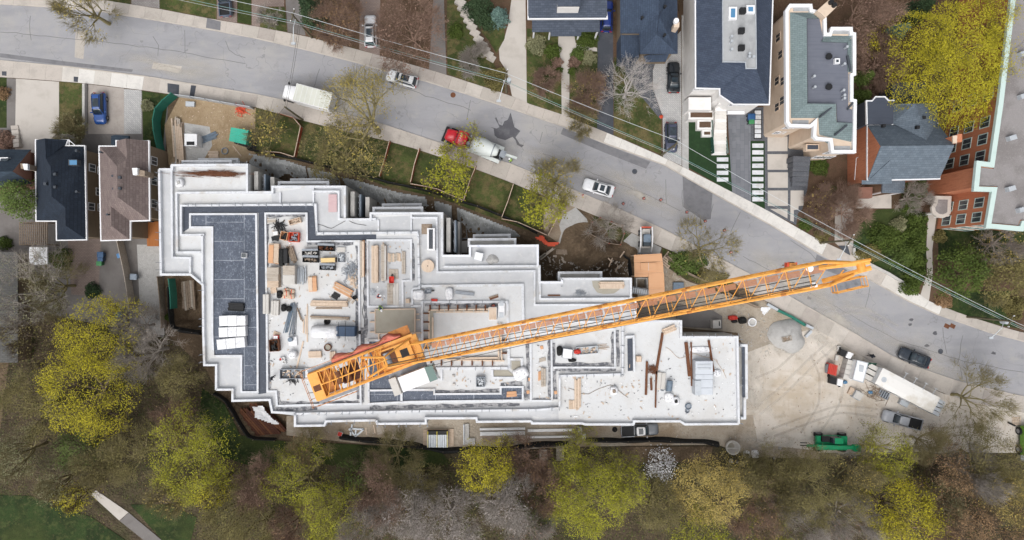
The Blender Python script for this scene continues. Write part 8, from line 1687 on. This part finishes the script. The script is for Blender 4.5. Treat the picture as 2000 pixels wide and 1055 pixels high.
tree('bare star shaped shrub beside the lamp pole', 925, 118, 30, None, h=3, bark='bark_grey', name='bare_tree', **{**BARE, 'depth':4})
tree('small bare tree on the lawn by the brick drive', 530, 35, 26, None, h=4, bark='bark_grey', name='bare_tree', **{**BARE, 'depth':3})
tree('reddish bare tree behind the beige house', 1690, 22, 66, 'rosy', .2, 10, 'bark_rose', .12, depth=5, twig=1.6, name='bare_tree')
tree('reddish brown bare tree above the brick house', 1722, 122, 46, 'rosy', .25, 5, 'bark_rose', .12, depth=4, twig=1.8, name='bare_tree')
tree('huge bright yellow tree beside the apartment roof', 1868, 118, 128, 'yellow', 1.6, 13, 'bark', .082, depth=5, n1=9, twig=.1)
tree('pinkish tan bare shrub in front of the brick house', 1655, 415, 46, 'rosy', .15, 4, 'bark_rose', .1, depth=5, twig=1.8, name='bare_tree')
tree('tan bare shrub beside the beige house forecourt', 1606, 395, 32, 'tan', .2, 3, 'bark_rose', .1, depth=4, twig=1.6, name='bare_tree')
tree('bare grey branches beside the apartment entrance canopy', 1790, 385, 32, None, h=6, bark='bark_grey', name='bare_tree', **{**BARE, 'depth':4, 'twig':.6})
tree('bushy dark green tree on the apartment lawn', 1880, 530, 52, 'hedge', 1.9, 6, 'bark', .14, twig=.1); tree('olive tree right of the bushy dark green tree', 1962, 540, 50, 'olive', 1.4, 6, 'bark_olive', .14, twig=.4); tree('thin bare tree above the olive tree', 1965, 475, 40, 'tan', .2, 7, 'bark_grey', .1, depth=4, twig=1.0, name='bare_tree')
for i, (x, y) in enumerate(((1797,430),(1796,455),(1794,482),(1793,510),(1790,538),(1782,560))): shrub('hedge bush %s in the tall hedge column beside the entrance path' % ('first from the house','second from the house','third from the house','fourth from the house','fifth from the house','nearest the pavement')[i], x, y, 19, 'hedge', 2.0, 1.1, size=.12, group='tall hedge column', name='hedge_bush')
shrub('dark leafy ground bush in the hedge garden', 1735, 465, 42, 'hedge', 1.2, .8, size=.13, ry=30); conifer('low spreading fir in the hedge garden', 1765, 500, 28, 'green', 2); shrub('olive weedy bush along the garden wall', 1700, 495, 30, 'olive', 1.0, .8, size=.12, ry=18)
tree('vase shaped bare bush fanning out right of the trailer', 1922, 785, 62, 'olive', .06, 8, 'bark_olive', .1, depth=4, twig=.8, lean=(.25,.0), name='bare_tree')
# --- the wood along the south
WOOD = [('bright yellow tree at the upper left of the wood',188,662,84,'yellow',1.0,12),('bright yellow tree below the upper left yellow tree',165,775,92,'yellow',1.0,12),('yellow green tree at the corner of the dark lawn',375,898,88,'lime',1.0,11),('small golden tree below the corner tree',412,955,42,'yellow',1.1,10),('small olive tree beside the dark lawn slope',345,738,40,'olive',.9,8),('olive brown tree on the left edge of the wood',55,800,72,'olive',.8,10),('dark green tree under the yellow trees',152,882,44,'green',1.5,7),('pale sage tree at the left edge',25,890,50,'sage',.6,10),('grey green tree over the park lawn',105,945,46,'sage',.4,9),('golden tree at the park lawn edge',140,975,32,'yellow',1.0,7),('olive tree between park path and corner tree',250,895,58,'olive',.7,10),('tan olive tree below the corner tree',445,1008,62,'olive',.8,11),('olive tree at the bottom left of the wood',500,1035,60,'olive',.8,10),('golden green tree in the lower left middle',585,948,70,'lime',.75,11),('golden green tree right of its twin',648,1002,58,'lime',.9,11),('small green tree below the silt fence',690,935,36,'green',1.0,7),('lime sapling at the bottom edge',632,1045,34,'lime',1.1,8),('bright yellow tree below the precast beams',950,915,54,'yellow',1.5,10),('olive sapling left of the silver trees',822,945,40,'olive',.8,7),('tall lime green tree in the middle of the wood',1148,975,80,'lime',1.35,13),('lime green tree right of the tall lime tree',1222,950,50,'lime',1.2,12),('olive green tree above the tall lime tree',1130,890,50,'lime',.85,9),('olive tree right of the lime trees',1288,985,52,'olive',.9,10),('pale golden tan tree near the silt fence end',1388,962,68,'tan',1.6,12),('lime tree below the pale golden tan tree',1372,1040,54,'lime',1.1,11),('olive green tree right of the tan tree',1458,940,44,'olive',1.1,8),('olive brown tree below the telehandler',1600,958,72,'olive',.85,11),('small olive tree at the yard edge',1530,920,42,'olive',.9,7),('lime tree touching the yard below the pickup',1738,888,48,'lime',1.2,9),('bright yellow tree at the lower right',1758,1002,74,'yellow',1.4,11),('rust tinted tree right of the lime yard tree',1852,930,62,'rust',.7,10),('olive yellow tree at the right end of the yard',1940,905,62,'olive',.9,10),('sage tree between bright yellow and rust trees',1835,985,44,'sage',.8,9),('orange rust tree at the lower right',1880,1020,60,'rust',.9,11),('tan olive tree in the lower right corner',1965,975,62,'tan',.6,11),('rust tree at the bottom right corner',1965,1045,60,'rust',.7,11),('lime tree at the bottom edge of the wood',1505,1050,40,'lime',.8,9),('green tree at the bottom between wood gaps',1060,1000,40,'green',.9,7)]
for lab, x, y, r_, lf, dn, h_ in WOOD: tree(lab, x, y, r_, lf, dn*.8, h_, 'bark_olive' if lf in ('olive','tan','lime','sage') else 'bark', .08, twig=.6, group=None, depth=4)
for lab, x, y, r_, bk_, lf, dn, h_ in (('large bare grey tree over the left garage',38,580,92,'bark_grey','sage',.12,11),('bare grey twiggy tree left of the western pit',285,690,62,'bark_grey',None,0,9),('bare brown tree below the dark lawn',508,955,50,'bark_rose','rosy',.2,10),('bare brown tree at the south-west shell corner',600,878,52,'bark_olive','rust',.2,6),('bare brown tree left of the silver trees',742,960,58,'bark_rose','rosy',.2,9),('bare mauve tree at the bottom left middle',705,1020,52,'bark_grey','rosy',.15,10),('silver bare tree, leftmost of the silver group',800,1000,54,'bark_grey','silver',.7,11),('silver bare tree, middle of the silver group',875,1022,62,'bark_grey','silver',.7,11),('silver bare tree, rightmost of the silver group',990,985,54,'bark_grey','silver',.8,11),('bare brown tree right of the pale tan tree',1480,1005,56,'bark_rose','rust',.3,9),('bare grey tree at the bottom right middle',1556,1022,52,'bark_grey',None,0,10),('bare grey tree left of the bright yellow tree',1662,1015,48,'bark_grey','rosy',.1,10),('bare twiggy tree overhanging the grey pickup',1815,868,38,'bark_olive',None,0,7),('bare brown tree in the gap above the lime tree',1035,905,46,'bark_rose','rust',.2,6),('bare pale branches at the right end of wood',1915,935,46,'bark_grey',None,0,11),('bare tangled tree over the paved yard right of the garage',98,560,58,'bark_olive','sage',.2,8),('bare tangled tree below the garage at the left',70,665,62,'bark','olive',.35,9),('bare tree between the upper yellow tree and gravel drive',262,640,40,'bark_grey','rosy',.1,8),('bare tan tree at the lower left of the park path',330,960,46,'bark_olive','tan',.3,8),('bare brown tree left of the middle lime tree',1078,960,46,'bark_rose','rust',.3,9),('bare tan tree under the silt fence middle',770,900,48,'bark_olive','olive',.4,7),('bare grey brown tree right of the bright yellow tree',1040,1035,46,'bark_grey','rosy',.2,9),('bare olive tree between tan tree and telehandler',1520,975,50,'bark_olive','olive',.45,9),('bare tan tree left of the lime yard tree',1680,930,48,'bark_olive','tan',.3,9),('bare rust tree right of the bright yellow lower tree',1825,1045,46,'bark_rose','rust',.4,9),('bare brown tree at the bottom beside the lime sapling',570,1030,46,'bark_rose','rust',.3,9),('bare olive tree at the bottom left by the lawn',190,915,42,'bark_olive','olive',.5,8),('bare brown tree between yellow trees and shell',345,825,40,'bark_rose','rust',.25,7)):
    tree(lab, x, y, r_, lf, dn*.7, h_, bk_, .09, depth=5, twig=1.1, n1=7, name='bare_tree')
tree('white blossoming tree beside the black silt fence', 1290, 915, 28, 'blossom', .9, 6, 'bark_grey', .1, depth=3, twig=.2)
# undergrowth of the wood: brush and low leaves that nobody could count
poly = PX([(0,720),(60,600),(330,660),(400,740),(440,800),(470,880),(560,880),(700,885),(860,892),(1000,890),(1140,880),(1400,900),(1600,900),(1780,885),(2000,890),(2150,1100),(-150,1100),(-150,960),(0,950)])
a = np.array(poly); lawns = [PX([(-200,962),(60,968),(110,985),(180,1010),(330,1075),(-200,1100)]), PX([(395,757),(470,850),(560,862),(555,900),(430,890)]), PX([(165,945),(200,945),(335,1070),(265,1075)]), PX([(235,980),(330,980),(385,1010),(375,1075),(320,1075)]), PX([(560,858),(700,866),(860,878),(880,900),(760,915),(620,900)])]
def scat(n):
    P = RNG.uniform(a.min(0), a.max(0), (n,2)); k = inside(P[:,0], P[:,1], poly)
    for l in lawns: k &= ~inside(P[:,0], P[:,1], l)
    return P[k]
P = scat(34000); n = len(P); L = RNG.uniform(.25,1.1,(n,1)); A = RNG.uniform(0,6.28,n); S = np.concatenate([P, RNG.uniform(.05,1.2,(n,1)), P+np.stack([np.cos(A),np.sin(A)],1)*L, RNG.uniform(.3,2.0,(n,1)), np.full((n,1),.018), np.full((n,1),.01)],1); V, F = tubes_np(S,3)
tag(np_mesh('brush', V, F, 'bark', None, 'stuff'), 'tangle of brown twigs covering the floor of the wood', 'undergrowth')
P = scat(26000); V, F = leaves_np(np.concatenate([P, RNG.uniform(.1,1.0,(len(P),1))],1), .09); tag(np_mesh('low_foliage', V, F, 'leaf_olive', None, 'stuff'), 'scattered olive leaves over the floor of the wood', 'undergrowth')
P = scat(30000); V, F = leaves_np(np.concatenate([P, RNG.uniform(.1,.6,(len(P),1))],1), .1); tag(np_mesh('weeds', V, F, 'leaf_hedge', None, 'stuff'), 'dark green weeds between the trees of the wood', 'undergrowth')
# ---------------------------------------------------------------- poles, lamps and wires
PT = [(570,28),(988,146),(1322,280),(1664,469),(1978,628)]; ZP = 9.2
LAMP = {0:(573,85),1:(974,197),3:(1639,507),4:(1936,660)}
for i, (x, y) in enumerate(PT):
    t_ = W(x, y, ZP); o = thing('utility_pole', ('wooden utility pole beside the dark conifer','utility pole at the light olive bush','utility pole leaning over the slate grey car','utility pole in front of the brick house path','utility pole at the right end of the street')[i], 'utility pole', (t_[0],t_[1],.05))
    MB().tube((t_[0],t_[1],.0), t_, .17, 8, .12).build('pole', 'pole_wood', o); d = np.array((PT[min(i+1,4)][0]-PT[max(i-1,0)][0], -(PT[min(i+1,4)][1]-PT[max(i-1,0)][1])), float); d /= np.hypot(*d); n_ = np.array((-d[1],d[0]))
    MB().strip([np.array(t_[:2])-n_*.9, np.array(t_[:2])+n_*.9], .12, ZP-.5, ZP-.36).build('crossarm', 'pole_wood', o)
    for k in (-.8,0,.8): c = np.array(t_[:2])+n_*k; MB().tube((*c,ZP-.36), (*c,ZP-.15), .07, 8).build('insulator', 'white_paint', o)
    if i in LAMP:
        l = W(*LAMP[i], 8.2); ar = MB().path([(t_[0],t_[1],7.6), ((t_[0]*.6+l[0]*.4),(t_[1]*.6+l[1]*.4),8.4), l], .05, 6).build('lamp_arm', 'wire_pale', o); MB().loft([[(l[0]+p[0],l[1]+p[1],l[2]+z) for p in rrect(-.3,.3,.16,.12,0)] for z in (-.12,.04)]).build('lamp_head', 'galv', ar)
    if i in (1,4): MB().tube((t_[0]+.4,t_[1]-.2,6.6), (t_[0]+.4,t_[1]-.2,7.6), .3, 12).build('transformer', 'galv', o)
t_ = W(556,209,8.0); o = thing('utility_pole', 'short wooden pole on the south pavement beside the box truck', 'utility pole', (t_[0],t_[1],.05)); MB().tube((t_[0],t_[1],0), t_, .16, 8, .12).build('pole', 'pole_wood', o); MB().tube((t_[0],t_[1]+.2,6), (t_[0]-.3,t_[1]+.2,6), .12, 8).build('junction_box', 'galv', o)
SP = W(556,209,7.8)
def wire(label, pts, r_, m, sag=.5):
    b = MB(); o = None; P = []
    for a_, c_ in zip(pts[:-1], pts[1:]):
        for k in range(12): t = k/12; P.append(tuple(np.array(a_)*(1-t)+np.array(c_)*t-np.array((0,0,sag*4*t*(1-t)))))
    P.append(pts[-1]); tag(b.path(P, r_, 4).build('overhead_wire', m), label, 'wire')
ext = lambda pts, z: [W(*p, z) for p in pts]
wire('pale upper power line running between the pole tops', ext([(120,-75),(570,25),(988,143),(1322,275),(1666,468),(1978,627),(2160,700)], ZP), .028, 'wire_pale')
wire('green grey communication cable strung below the power line', ext([(150,-50),(578,43),(983,157),(1316,300),(1660,474),(1972,629),(2150,705)], 7.2), .034, 'wire_green', .3)
wire('thin cable beside the green grey communication cable', ext([(150,-44),(578,47),(983,161),(1316,303),(1660,477),(1972,632),(2150,708)], 7.0), .018, 'wire_pale', .35)
for k, dx in enumerate((0,.25)): p = W(583,48,7.4); wire('%s thin service cable crossing the street to the short pole' % ('left','right')[k], [(p[0]+dx,p[1],7.4), (SP[0]+dx,SP[1],7.8)], .02, 'cable', .3)
wire('thin service cable from the short pole to the teal tent', [SP, W(490,275,2.2)], .02, 'cable', .5)
